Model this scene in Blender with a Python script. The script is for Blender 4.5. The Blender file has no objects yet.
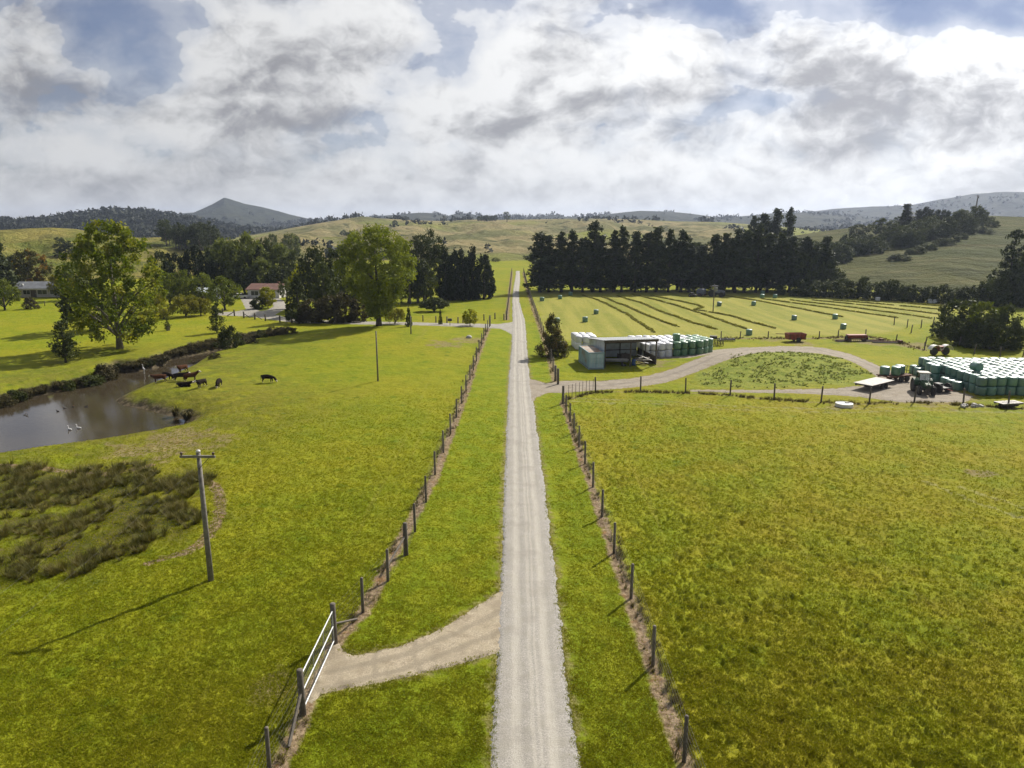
import bpy, math, random
import numpy as np
from mathutils import Vector, Matrix, Quaternion

SC = bpy.context.scene
COL = SC.collection
R = math.radians
RNG = np.random.default_rng(7)
random.seed(7)

# ------------------------------------------------------------------ camera geometry
CAM_H, PITCH, FPX = 20.0, R(12.5), 711.0
CP, SP = math.cos(PITCH), math.sin(PITCH)


def ray(px, py):
    a = (np.asarray(px, float) - 512.0) / FPX
    b = (384.0 - np.asarray(py, float)) / FPX
    return a, CP + b * SP, -SP + b * CP


# ------------------------------------------------------------------ noise
def _hash(ix, iy, s):
    h = (ix.astype(np.int64) * 374761393 + iy.astype(np.int64) * 668265263 + s * 1442695041) & 0xFFFFFFFF
    h = ((h ^ (h >> 13)) * 1274126177) & 0xFFFFFFFF
    return ((h ^ (h >> 16)) & 0xFFFF) / 65535.0


def vnoise(x, y, s=0):
    ix, iy = np.floor(x), np.floor(y)
    fx, fy = x - ix, y - iy
    fx = fx * fx * (3 - 2 * fx)
    fy = fy * fy * (3 - 2 * fy)
    a = _hash(ix, iy, s); b = _hash(ix + 1, iy, s); c = _hash(ix, iy + 1, s); d = _hash(ix + 1, iy + 1, s)
    return (a * (1 - fx) + b * fx) * (1 - fy) + (c * (1 - fx) + d * fx) * fy


def fbm(x, y, o=4, s=0):
    t = 0.0; amp = 0.5
    for k in range(o):
        t = t + amp * vnoise(x, y, s + k * 17)
        x = x * 2.03 + 11.7; y = y * 2.03 - 5.3; amp *= 0.5
    return t / (1 - 0.5 ** o)


def sst(a, b, x):
    t = np.clip((x - a) / (b - a), 0, 1)
    return t * t * (3 - 2 * t)


def poly_sd(x, y, poly):
    """signed distance to a polygon, negative inside"""
    P = np.asarray(poly, float)
    d2 = np.full(x.shape, 1e18); inside = np.zeros(x.shape, bool)
    n = len(P)
    for i in range(n):
        ax, ay = P[i]; bx, by = P[(i + 1) % n]
        ex, ey = bx - ax, by - ay
        t = np.clip(((x - ax) * ex + (y - ay) * ey) / (ex * ex + ey * ey + 1e-12), 0, 1)
        d2 = np.minimum(d2, (x - ax - t * ex) ** 2 + (y - ay - t * ey) ** 2)
        c = (ay > y) != (by > y)
        xi = ex * (y - ay) / (ey if abs(ey) > 1e-12 else 1e-12) + ax
        inside ^= c & (x < xi)
    d = np.sqrt(d2)
    return np.where(inside, -d, d)


def line_d(x, y, pts):
    P = np.asarray(pts, float)
    d2 = np.full(x.shape, 1e18)
    for i in range(len(P) - 1):
        ax, ay = P[i][:2]; bx, by = P[i + 1][:2]
        ex, ey = bx - ax, by - ay
        t = np.clip(((x - ax) * ex + (y - ay) * ey) / (ex * ex + ey * ey + 1e-12), 0, 1)
        d2 = np.minimum(d2, (x - ax - t * ex) ** 2 + (y - ay - t * ey) ** 2)
    return np.sqrt(d2)


# ------------------------------------------------------------------ terrain
WATER_Z = -1.5


def plane(px, py, z=0.0):
    a, dy, dz = ray(px, py)
    t = (z - CAM_H) / dz
    return float(a * t), float(dy * t)


RIVER_PX = [(-90, 412), (-30, 409), (0, 408), (14, 402), (60, 391), (96, 383), (112, 377), (118, 371), (138, 371.5), (160, 367),
            (170, 360), (190, 356), (212, 351.5), (232, 347), (250, 342.5), (264, 339.5), (276, 337.5), (279, 338.5),
            (268, 341.5), (252, 345.5), (240, 349), (222, 356.8),
            (204, 362.3), (190, 368), (175, 374.8), (160, 382), (147, 387), (132, 392), (120, 397.5), (116, 401), (124, 405.5),
            (145, 409), (165, 414.5), (184, 419.5), (189, 423), (178, 427), (150, 431.5), (110, 438), (80, 442), (40, 447),
            (0, 453), (-40, 457), (-110, 462)]
RIVER = [plane(px, py, WATER_Z) for px, py in RIVER_PX]
RB = (min(p[0] for p in RIVER) - 30, max(p[0] for p in RIVER) + 30, min(p[1] for p in RIVER) - 30, max(p[1] for p in RIVER) + 30)


def river_sd(x, y):
    out = np.full(x.shape, 60.0)
    m = (x > RB[0]) & (x < RB[1]) & (y > RB[2]) & (y < RB[3])
    if m.any():
        out[m] = poly_sd(x[m], y[m], RIVER)
    return out


# skylines of the hills: (distance, foot distance, kind, [(pixel x, pixel y of the crest)])
RIDGES = [
    (3400, 2300, 'far', [(560, 232), (700, 226), (760, 219), (790, 214), (830, 209), (870, 206.5), (905, 206), (940, 199), (970, 193.5), (1000, 192), (1060, 193), (1200, 205), (1500, 215)]),
    (3000, 2000, 'peak', [(-400, 222), (-100, 221), (60, 219), (130, 216), (165, 214.5), (195, 212.5), (205, 208), (215, 203.5), (222, 199.6), (226, 197.4), (231, 198.6), (238, 201), (246, 203.6), (262, 206.5), (275, 210), (290, 214.5), (310, 219), (350, 224), (420, 230)]),
    (2500, 1500, 'far', [(260, 226), (300, 220), (340, 219.5), (370, 216.5), (400, 214.5), (418, 213), (438, 213.5), (448, 216), (457, 213.2), (472, 214), (485, 216.5), (520, 217), (543, 216), (553, 214), (568, 217), (600, 215), (625, 212), (640, 210.5), (665, 211), (690, 213.5), (715, 217), (740, 216.5), (770, 213.5), (800, 212.5), (830, 214), (860, 217), (900, 221)]),
    (1500, 900, 'forest', [(-500, 226), (-200, 219), (0, 221), (30, 222.5), (60, 218.5), (90, 214), (118, 211.5), (150, 213), (172, 216), (195, 221), (225, 227), (260, 232)]),
    (1150, 430, 'dry', [(200, 242), (250, 235), (290, 228), (320, 223), (345, 219), (362, 216.5), (380, 218.5), (410, 220), (440, 221), (480, 219.5), (500, 219.8), (540, 219.3), (600, 218.5), (640, 219.5), (680, 221.5), (720, 222), (760, 225), (800, 228), (900, 236)]),
    (620, 425, 'dry', [(240, 240), (270, 235), (290, 233), (315, 236), (335, 242), (352, 248), (375, 254), (410, 256), (432, 246), (455, 239.5), (475, 240), (500, 243), (520, 246), (560, 240), (590, 246), (660, 252), (800, 256)]),
    (520, 320, 'left', [(-500, 214), (-200, 222), (-60, 229), (0, 230), (30, 228.3), (50, 227.6), (75, 229), (100, 234), (140, 238), (165, 237), (185, 236), (205, 240), (240, 250), (290, 262)]),
    (500, 262, 'right', [(700, 262), (740, 248), (780, 238), (820, 232), (860, 226.5), (900, 222), (935, 218), (955, 215.5), (985, 215.5), (1024, 217), (1100, 212), (1300, 206), (1600, 214)]),
]
KINDS = ['flat', 'far', 'peak', 'forest', 'dry', 'left', 'right']


def terrain(x, y, want_kind=False):
    x = np.asarray(x, float); y = np.asarray(y, float)
    z = np.zeros(x.shape)
    # undulations of the valley floor
    z = z + 1.3 * np.exp(-((x + 17) / 20) ** 2 - ((y - 122) / 26) ** 2)
    z = z + 1.5 * np.exp(-((x - 38) / 13) ** 2 - ((y - 103) / 8.5) ** 2)
    z = z - 0.9 * sst(-18, -34, x) * sst(86, 60, y) * sst(20, 40, y)
    z = z + 0.5 * (fbm(x / 40, y / 40, 2, 3) - .5) * sst(8, 20, np.abs(x - .5)) * sst(300, 200, y)
    sd = river_sd(x, y)
    far_side = sst(0, 8, (y - (78 + (x + 80) * .9)))
    w = 5.5 - 3.3 * far_side
    wig = (fbm(x / 2.5, y / 2.5, 3, 9) - .5) * .9 * sst(0, 1.5, sd)
    t = np.clip((sd + wig) / w, 0, 1)
    bank = WATER_Z + .02 + (np.maximum(z, -1.0) - WATER_Z) * (1 - (1 - t) ** 2)
    z = np.where(sd < 40, np.where(sd > 0, bank, WATER_Z - .7 * sst(0, -2.0, sd)), z)
    # hills
    r = np.hypot(x, y)
    th = np.where(y > 1.0, x / np.maximum(y, 1.0), np.sign(x) * 5)
    pxh = 512 + th * FPX * 1.026
    kind = np.zeros(x.shape, np.int8)
    front = y > 20
    base = z.copy()
    for i, (D, D0, kd, sky) in enumerate(RIDGES):
        sx = np.array([p[0] for p in sky], float); sy = np.array([p[1] for p in sky], float)
        crest_y = np.interp(pxh, sx, sy)
        b = (384 - crest_y) / FPX
        elev = (-SP + b * CP) / np.hypot(CP + b * SP, (pxh - 512) / FPX)
        top = CAM_H + elev * D
        wob = (fbm(pxh / 60 + i * 9, r / 400, 3, 40 + i) - .5)
        s = np.clip((r - D0 * (1 + .10 * wob)) / (D - D0), 0, 1.0)
        if kd == 'right':
            prof = s ** 0.95
        elif kd in ('dry', 'left'):
            prof = s * s * (3 - 2 * s) * .6 + s * .4
        else:
            prof = s ** 1.1
        fall = sst(0, 1, (r - D) / (D * .35))
        hz = top * prof * (1 - .8 * fall)
        if kd in ('dry', 'left', 'far', 'peak'):
            sc = D * (.075 if kd == 'dry' else .06)
            g = (np.abs(fbm(x / sc + 3.3, y / (sc * 1.6), 4, 60 + i) - .5) * 2)
            hz = hz - top * (.85 if kd == 'dry' else .42) * (g - .15) * np.sin(np.pi * np.clip(s, 0, 1)) * (1 - fall)
        if kd == 'right':
            hz = hz + (fbm(x / 60, y / 60, 3, 77) - .5) * 2.5 * np.sin(np.pi * s)
        edge = np.where(front & (s > 0.0), 1.0, 0.0)
        hz = np.where(edge > 0, hz, -50)
        up = hz > z + .02
        kind = np.where(up, KINDS.index(kd), kind)
        z = np.where(up, hz, z)
    if want_kind:
        return z, kind, sd
    return z


_T = 14.0 * (1.0035 ** np.arange(1500))


def G(px, py):
    """where the line of sight through a pixel of the photograph meets the terrain -> (x, y, z)"""
    a, dy, dz = (float(v) for v in ray(px, py))
    xs, ys, zs = a * _T, dy * _T, CAM_H + dz * _T
    h = terrain(xs, ys)
    below = np.nonzero(zs <= h)[0]
    if len(below) == 0:
        i = len(_T) - 1
        return xs[i], ys[i], h[i]
    i = int(below[0])
    if i == 0:
        return xs[0], ys[0], h[0]
    f0, f1 = zs[i - 1] - h[i - 1], zs[i] - h[i]
    t = _T[i - 1] + (_T[i] - _T[i - 1]) * f0 / (f0 - f1 + 1e-12)
    x, y = a * t, dy * t
    return x, y, float(terrain(np.array([x]), np.array([y]))[0])


def Z(x, y):
    return float(terrain(np.array([x], float), np.array([y], float))[0])


def height_at(py, x, y):
    """world height seen at pixel row py above ground point (x, y)"""
    # camera axis coordinates: row py -> b ; solve z for given y
    b = (384 - py) / FPX
    # dz/dy of ray plane
    m = (-SP + b * CP) / (CP + b * SP)
    return CAM_H + m * y


# ------------------------------------------------------------------ objects
def tag(o, label=None, cat=None, group=None, kind=None):
    if label: o['label'] = label
    if cat: o['category'] = cat
    if group: o['group'] = group
    if kind: o['kind'] = kind
    return o


def empty(name, loc, rz=0.0, label=None, cat=None, group=None):
    o = bpy.data.objects.new(name, None); COL.objects.link(o)
    o.location = loc; o.rotation_euler = (0, 0, rz); o.empty_display_size = .3
    return tag(o, label, cat, group)


def np_mesh(name, V, quads=None, tris=None, smooth=False):
    me = bpy.data.meshes.new(name)
    V = np.asarray(V, np.float32)
    fl = []; 
    nq = 0 if quads is None else len(quads); nt = 0 if tris is None else len(tris)
    idx = []
    if nq: idx.append(np.asarray(quads, np.int32).ravel())
    if nt: idx.append(np.asarray(tris, np.int32).ravel())
    idx = np.concatenate(idx)
    me.vertices.add(len(V)); me.vertices.foreach_set('co', V.ravel())
    me.loops.add(len(idx)); me.loops.foreach_set('vertex_index', idx)
    me.polygons.add(nq + nt)
    starts = np.concatenate([np.arange(nq) * 4, nq * 4 + np.arange(nt) * 3]).astype(np.int32)
    me.polygons.foreach_set('loop_start', starts)
    me.update(calc_edges=True)
    if smooth:
        me.polygons.foreach_set('use_smooth', np.ones(nq + nt, bool))
    return me


def add_obj(name, me, m=None, parent=None, loc=None, rz=0.0):
    o = bpy.data.objects.new(name, me); COL.objects.link(o)
    if m is not None:
        for q in (m if isinstance(m, (list, tuple)) else [m]): me.materials.append(q)
    if parent is not None: o.parent = parent
    if loc is not None: o.location = loc
    o.rotation_euler = (0, 0, rz)
    return o


def copy_tree(o, parent=None):
    c = o.copy(); COL.objects.link(c)
    if parent is not None: c.parent = parent
    for ch in list(o.children): copy_tree(ch, c)
    return c


class MB:
    """collects shapes, links them as one mesh"""
    def __init__(s): s.V = []; s.F = []; s.mi = []

    def add(s, V, F, mi=0):
        b = len(s.V); s.V += [tuple(v) for v in V]; s.F += [tuple(b + i for i in f) for f in F]; s.mi += [mi] * len(F); return s

    def box(s, c, d, rz=0.0, rx=0.0, ry=0.0, mi=0, taper=1.0):
        M = Matrix.Translation(c) @ Matrix.Rotation(rz, 4, 'Z') @ Matrix.Rotation(ry, 4, 'Y') @ Matrix.Rotation(rx, 4, 'X')
        hx, hy, hz = d[0] / 2, d[1] / 2, d[2] / 2
        P = []
        for z, t in ((-hz, 1), (hz, taper)):
            for x, y in ((-hx, -hy), (hx, -hy), (hx, hy), (-hx, hy)):
                P.append(M @ Vector((x * t, y * t, z)))
        return s.add(P, [(3, 2, 1, 0), (4, 5, 6, 7), (0, 1, 5, 4), (1, 2, 6, 5), (2, 3, 7, 6), (3, 0, 4, 7)], mi)

    def bevel_box(s, c, d, b=.03, rz=0.0, mi=0):
        hx, hy = d[0] / 2, d[1] / 2
        M = Matrix.Translation(c) @ Matrix.Rotation(rz, 4, 'Z')
        rings = [(-d[2] / 2, b), (-d[2] / 2 + b, 0), (d[2] / 2 - b, 0), (d[2] / 2, b)]
        P = []
        for z, i in rings:
            x0, y0 = hx - i, hy - i; e = b
            for x, y in ((-x0 + e, -y0), (x0 - e, -y0), (x0, -y0 + e), (x0, y0 - e), (x0 - e, y0), (-x0 + e, y0), (-x0, y0 - e), (-x0, -y0 + e)):
                P.append(M @ Vector((x, y, z)))
        F = [tuple(range(7, -1, -1)), tuple(range(24, 32))]
        for k in range(3):
            for j in range(8):
                a = k * 8 + j; b2 = k * 8 + (j + 1) % 8
                F.append((a, b2, b2 + 8, a + 8))
        return s.add(P, F, mi)

    def tube(s, pts, rad, n=6, mi=0, cap=True):
        pts = [Vector(p) for p in pts]
        if not isinstance(rad, (list, tuple)): rad = [rad] * len(pts)
        P = []; F = []
        ref = Vector((0.13, 0.97, 0.21))
        for i, p in enumerate(pts):
            t = (pts[min(i + 1, len(pts) - 1)] - pts[max(i - 1, 0)]).normalized()
            r0 = ref if abs(t.dot(ref)) < .9 else Vector((1, 0, 0))
            u = t.cross(r0).normalized(); v = t.cross(u)
            for k in range(n):
                a = 2 * math.pi * k / n
                P.append(p + (u * math.cos(a) + v * math.sin(a)) * rad[i])
        for i in range(len(pts) - 1):
            for k in range(n):
                F.append((i * n + k, i * n + (k + 1) % n, (i + 1) * n + (k + 1) % n, (i + 1) * n + k))
        if cap:
            F.append(tuple(range(n - 1, -1, -1))); F.append(tuple((len(pts) - 1) * n + k for k in range(n)))
        return s.add(P, F, mi)

    def lathe(s, prof, c=(0, 0, 0), n=20, M=None, mi=0):
        """prof [(r, z)...] about the z axis"""
        T = Matrix.Translation(c) @ (M if M is not None else Matrix.Identity(4))
        P = []; F = []
        for r, z in prof:
            for k in range(n):
                a = 2 * math.pi * k / n
                P.append(T @ Vector((r * math.cos(a), r * math.sin(a), z)))
        for i in range(len(prof) - 1):
            for k in range(n):
                F.append((i * n + k, i * n + (k + 1) % n, (i + 1) * n + (k + 1) % n, (i + 1) * n + k))
        F.append(tuple(range(n - 1, -1, -1))); F.append(tuple((len(prof) - 1) * n + k for k in range(n)))
        return s.add(P, F, mi)

    def mesh(s, name, smooth=False):
        me = bpy.data.meshes.new(name); me.from_pydata(s.V, [], s.F); me.update()
        me.polygons.foreach_set('material_index', s.mi)
        if smooth: me.polygons.foreach_set('use_smooth', [True] * len(s.F))
        return me

    def build(s, name, m, parent=None, loc=None, rz=0.0, smooth=False):
        return add_obj(name, s.mesh(name, smooth), m, parent, loc, rz)


# ------------------------------------------------------------------ materials
class NT:
    def __init__(s, tree): s.t = tree

    def n(s, typ, props=None, **inp):
        nd = s.t.nodes.new(typ)
        for k, v in (props or {}).items(): setattr(nd, k, v)
        for k, v in inp.items():
            sock = nd.inputs[int(k[1:])] if (k[0] == 'i' and k[1:].isdigit()) else nd.inputs[k.replace('_', ' ')]
            s.set(sock, v)
        return nd

    def set(s, sock, v):
        if isinstance(v, bpy.types.NodeSocket): s.t.links.new(v, sock)
        elif isinstance(v, bpy.types.Node): s.t.links.new(v.outputs[0], sock)
        else:
            if sock.type == 'RGBA' and len(v) == 3: v = (*v, 1)
            sock.default_value = v

    def math(s, op, a, b=None, c=None, clamp=False):
        kw = {'i0': a}
        if b is not None: kw['i1'] = b
        if c is not None: kw['i2'] = c
        return s.n('ShaderNodeMath', {'operation': op, 'use_clamp': clamp}, **kw).outputs[0]

    def mix(s, f, a, b, mode='MIX'):
        nd = s.t.nodes.new('ShaderNodeMix'); nd.data_type = 'RGBA'; nd.blend_type = mode
        s.set(nd.inputs['Factor'], f); s.set(nd.inputs[6], a); s.set(nd.inputs[7], b)
        return nd.outputs[2]

    def noise(s, vec, scale, detail=4, rough=.55, dist=0.0):
        nd = s.n('ShaderNodeTexNoise', None, Scale=scale, Detail=detail, Roughness=rough, Distortion=dist)
        if vec is not None: s.set(nd.inputs['Vector'], vec)
        return nd.outputs[0]

    def step(s, x, a, b):
        nd = s.n('ShaderNodeMapRange', {'interpolation_type': 'SMOOTHSTEP'}, Value=x)
        nd.inputs[1].default_value = a; nd.inputs[2].default_value = b
        return nd.outputs[0]

    def attr(s, name, out='Fac'):
        return s.n('ShaderNodeAttribute', {'attribute_name': name}).outputs[out]


def new_mat(name):
    m = bpy.data.materials.new(name); m.use_nodes = True
    t = m.node_tree; t.nodes.clear()
    nt = NT(t); out = nt.n('ShaderNodeOutputMaterial')
    return m, nt, out


def pbr(name, col, rough=.7, col2=None, scale=3.0, amount=.5, bump=0.0, bscale=None, metallic=0.0, spec=.5, obj_var=0.0, dirt=None, dirt_amt=.5):
    """a surface with two-tone mottling, optional stains and fine bump"""
    m, nt, out = new_mat(name)
    tc = nt.n('ShaderNodeTexCoord').outputs['Object']
    c2 = col2 or tuple(c * .6 for c in col)
    f = nt.step(nt.noise(tc, scale, 6, .6), .5 - amount * .4, .5 + amount * .4)
    c = nt.mix(f, c2, col)
    if dirt is not None:
        c = nt.mix(nt.math('MULTIPLY', nt.step(nt.noise(tc, scale * .37, 8, .7), .5, .68), dirt_amt), c, dirt)
    if obj_var:
        ri = nt.n('ShaderNodeObjectInfo').outputs['Random']
        v = nt.math('MULTIPLY_ADD', ri, obj_var * 2, 1 - obj_var)
        c = nt.mix(1.0, c, nt.n('ShaderNodeCombineColor', None, i0=v, i1=v, i2=v).outputs[0], 'MULTIPLY')
    p = nt.n('ShaderNodeBsdfPrincipled', None, Base_Color=c, Roughness=rough, Metallic=metallic)
    p.inputs['Specular IOR Level'].default_value = spec
    if bump:
        b = nt.n('ShaderNodeBump', None, Strength=bump, Distance=.02, Height=nt.noise(tc, bscale or scale * 6, 5, .6))
        nt.set(p.inputs['Normal'], b)
    nt.set(out.inputs[0], p)
    return m


def leaf_mat(name, a, b, c=None, trans=.35, var=.18, tint=None, rough=.6):
    """leaves: tone attribute picks between colours, light passes through"""
    m, nt, out = new_mat(name)
    tone = nt.attr('tone')
    ri = nt.n('ShaderNodeObjectInfo').outputs['Random']
    col = nt.mix(tone, a, b)
    if c is not None:
        col = nt.mix(nt.step(nt.attr('tone2'), .62, .9), col, c)
    v = nt.math('MULTIPLY_ADD', ri, var * 2, 1 - var)
    col = nt.mix(1.0, col, nt.n('ShaderNodeCombineColor', None, i0=v, i1=v, i2=v).outputs[0], 'MULTIPLY')
    d = nt.n('ShaderNodeBsdfPrincipled', None, Base_Color=col, Roughness=rough)
    d.inputs['Specular IOR Level'].default_value = .12
    tcol = nt.mix(1.0, col, (1.0, 1.0, .55), 'MULTIPLY')
    tr = nt.n('ShaderNodeBsdfTranslucent', None, Color=tcol)
    ms = nt.n('ShaderNodeMixShader', None, i0=trans, i1=d.outputs[0], i2=tr.outputs[0])
    nt.set(out.inputs[0], ms)
    return m
# ================================================================== lines on the ground
def GL(pts): return [G(*p)[:2] for p in pts]

ROAD_PX = [(768, 490.5, 580), (700, 494, 570.3), (650, 496.5, 564), (600, 499, 558), (560, 500.7, 554), (500, 503.3, 546.5), (450, 505.5, 540),
           (420, 507, 536), (395, 508, 532), (372, 509, 529.5), (350, 511, 527), (338, 512, 526), (327, 512, 525.6), (320, 512.4, 524.6),
           (310, 512.4, 521.8), (300, 512, 519), (293, 512.6, 518.8), (285, 514, 519.9), (278, 515.2, 520), (271, 516, 519.8)]
ROAD_L = [G(a, y)[:2] for y, a, b in ROAD_PX]
ROAD_R = [G(b, y)[:2] for y, a, b in ROAD_PX]
_w = ROAD_R[0][0] - ROAD_L[0][0]
ROAD_L = [(ROAD_L[0][0] + .3, -60.0), (ROAD_L[0][0], 8.0)] + ROAD_L
ROAD_R = [(ROAD_L[0][0] + _w, -60.0), (ROAD_L[0][0] + _w - .3, 8.0)] + ROAD_R
ROAD_POLY = ROAD_L + ROAD_R[::-1]

DRIVE_NEAR_PX = [(508, 582), (500, 590), (480, 603), (440, 629), (400, 645), (352, 655), (338, 644), (330, 648), (318, 668), (304, 700), (312, 704), (322, 694),
                 (345, 689), (380, 683), (420, 674), (460, 664), (496, 653), (508, 662)]
TRACK_RIGHT_PX = [(522, 374), (531, 379), (545, 383), (565, 380.5), (600, 381), (640, 377.5), (672, 369), (698, 358.5), (712, 354), (690, 357.5), (655, 358.5), (656, 353), (715, 350), (740, 347.6),
                  (780, 346), (810, 346.5), (828, 348.5), (850, 354), (872, 363), (885, 369), (905, 373), (920, 377), (945, 380), (952, 390), (975, 396), (965, 402),
                  (900, 402), (860, 396.5), (800, 393), (720, 392), (690, 391), (690, 389.6), (760, 390), (835, 388.5), (868, 385), (880, 379), (868, 370), (848, 360), (820, 353.5), (790, 352),
                  (750, 354), (720, 362), (690, 374), (665, 382.5), (630, 387.5), (590, 390.5), (565, 392.5), (548, 392.5), (536, 397), (531, 405), (522, 412)]
DRIVE_LEFT_PX = [(518, 318), (512, 322), (498, 324), (470, 323.6), (430, 322.8), (380, 321.6), (330, 320.4), (300, 319), (285, 317), (275, 314.5), (287, 308), (284, 301), (276, 297),
                 (258, 297), (240, 297.5), (243, 303), (246, 309), (236, 311.5), (215, 312.3), (215, 315), (250, 316.4), (268, 319), (290, 322.2), (330, 323.4), (380, 324.5), (430, 325.6), (470, 327),
                 (500, 328.4), (508, 332), (516, 337)]
ISLAND_PX = [(254, 304), (262, 301.5), (272, 302), (275, 306), (268, 310), (258, 311)]
DRIVE_NEAR = GL(DRIVE_NEAR_PX); TRACK_RIGHT = GL(TRACK_RIGHT_PX); DRIVE_LEFT = GL(DRIVE_LEFT_PX); ISLAND = GL(ISLAND_PX)

# fence lines
F_LEFT_FAR = G(490, 326)[:2]
GATE_FAR = G(335, 643)[:2]; GATE_NEAR = G(303, 715)[:2]
_d = np.array(GATE_NEAR) - np.array(GATE_FAR); _d = _d / np.linalg.norm(_d)
F_LEFT_END = tuple(np.array(GATE_NEAR) + _d * 18)
F_RIGHT_FAR = G(563, 402)[:2]; _p = np.array(G(684, 762)[:2]); _q = np.array(G(602, 517)[:2])
_e = (_p - _q) / np.linalg.norm(_p - _q)
F_RIGHT_END = tuple(_p + _e * 16)
LFENCE = [F_LEFT_FAR, GL([(435, 476)])[0], GL([(363, 613)])[0], GATE_FAR, GATE_NEAR, F_LEFT_END]
RFENCE = [F_RIGHT_FAR, GL([(602, 517)])[0], GL([(684, 762)])[0], F_RIGHT_END]
CFENCE_PX = [(563, 400), (595.5, 392.5), (640.5, 391.7), (685.5, 393), (730, 395.5), (774, 399.5), (821, 402.5), (869, 404), (914, 402.5), (963, 405), (1008, 408), (1060, 412)]
CFENCE = GL(CFENCE_PX)
TFENCE_PX = [(558, 384.5), (555.4, 381), (548.5, 352), (539, 324), (528.5, 293.5), (523.5, 272)]
TFENCE = GL(TFENCE_PX)
LFARFENCE = GL([(506.5, 320), (512, 271.5)])
HAY_S = GL([(721, 338.5), (740, 338.5), (768, 338.5), (819, 338.5), (838, 337.5), (865.5, 336.5), (896, 342), (924.5, 350)])

HAYFIELD_PX = [(531, 292), (545, 330), (552, 342), (590, 336), (720, 337.5), (845, 335), (885, 333.5), (905, 326), (940, 322), (960, 303), (960, 296.5), (840, 294), (700, 291.5)]
HAYFIELD = GL(HAYFIELD_PX)
REED_PX = [(-60, 480), (0, 466), (60, 472), (150, 462), (198, 478), (205, 500), (190, 530), (150, 545), (90, 578), (0, 584), (-70, 584)]
REED = GL(REED_PX)
COWPATH = [GL([(-20, 465), (10, 466), (55, 470), (110, 475), (150, 466)]), GL([(208, 482), (217, 488), (221, 505), (219, 520), (208, 536), (192, 550), (150, 562)])]
WEED_PX = [(690, 386), (700, 372), (730, 357), (790, 351), (840, 358), (866, 372), (850, 385), (770, 388)]
WEED = GL(WEED_PX)
BARE = [(G(445, 344)[:2], 4.2), (G(470, 340)[:2], 4.0), (G(432, 345)[:2], 2.2), (G(985, 475)[:2], 1.6), (G(290, 690)[:2], 2.0), (G(845, 407)[:2], 2.4), (G(165, 445)[:2], 7), (G(925, 395)[:2], 7),
        (G(655, 362)[:2], 4.0), (G(800, 343)[:2], 4.0), (G(862, 341)[:2], 6.0), (G(775, 341)[:2], 3.0), (G(915, 345)[:2], 4)]
WHEELTRACKS = [GL([(566, 398), (600, 399), (660, 401), (740, 406), (830, 409), (940, 406), (1040, 409)]), GL([(568, 401), (600, 402), (660, 404), (740, 409.5), (830, 412.5), (940, 410), (1040, 413)]),
               GL([(925, 482), (965, 498), (1000, 510), (1060, 530)]), GL([(960, 488), (1000, 500), (1060, 517)])]


# ================================================================== the ground sheet
def detail(x, y, rr):
    fade = sst(150, 60, rr)
    d = (fbm(x / .55, y / .55, 3, 5) - .5) * .15 + (fbm(x / 1.9, y / 1.9, 2, 6) - .5) * .16
    right = sst(6.5, 9, x) * sst(87, 78, y)
    d = d * (1 + .6 * right)
    pug = np.clip(fbm(x / .33, y / .33, 2, 15) - .58, 0, 1) * -.80 * right
    return (d + pug) * fade


def road_mask(x, y, rr):
    near = rr < 420
    s = np.full(x.shape, 99.0)
    if near.any():
        xs, ys = x[near], y[near]
        v = poly_sd(xs, ys, ROAD_POLY)
        for P in (DRIVE_NEAR, TRACK_RIGHT, DRIVE_LEFT):
            v = np.minimum(v, poly_sd(xs, ys, P))
        s[near] = v
    return s


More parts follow.
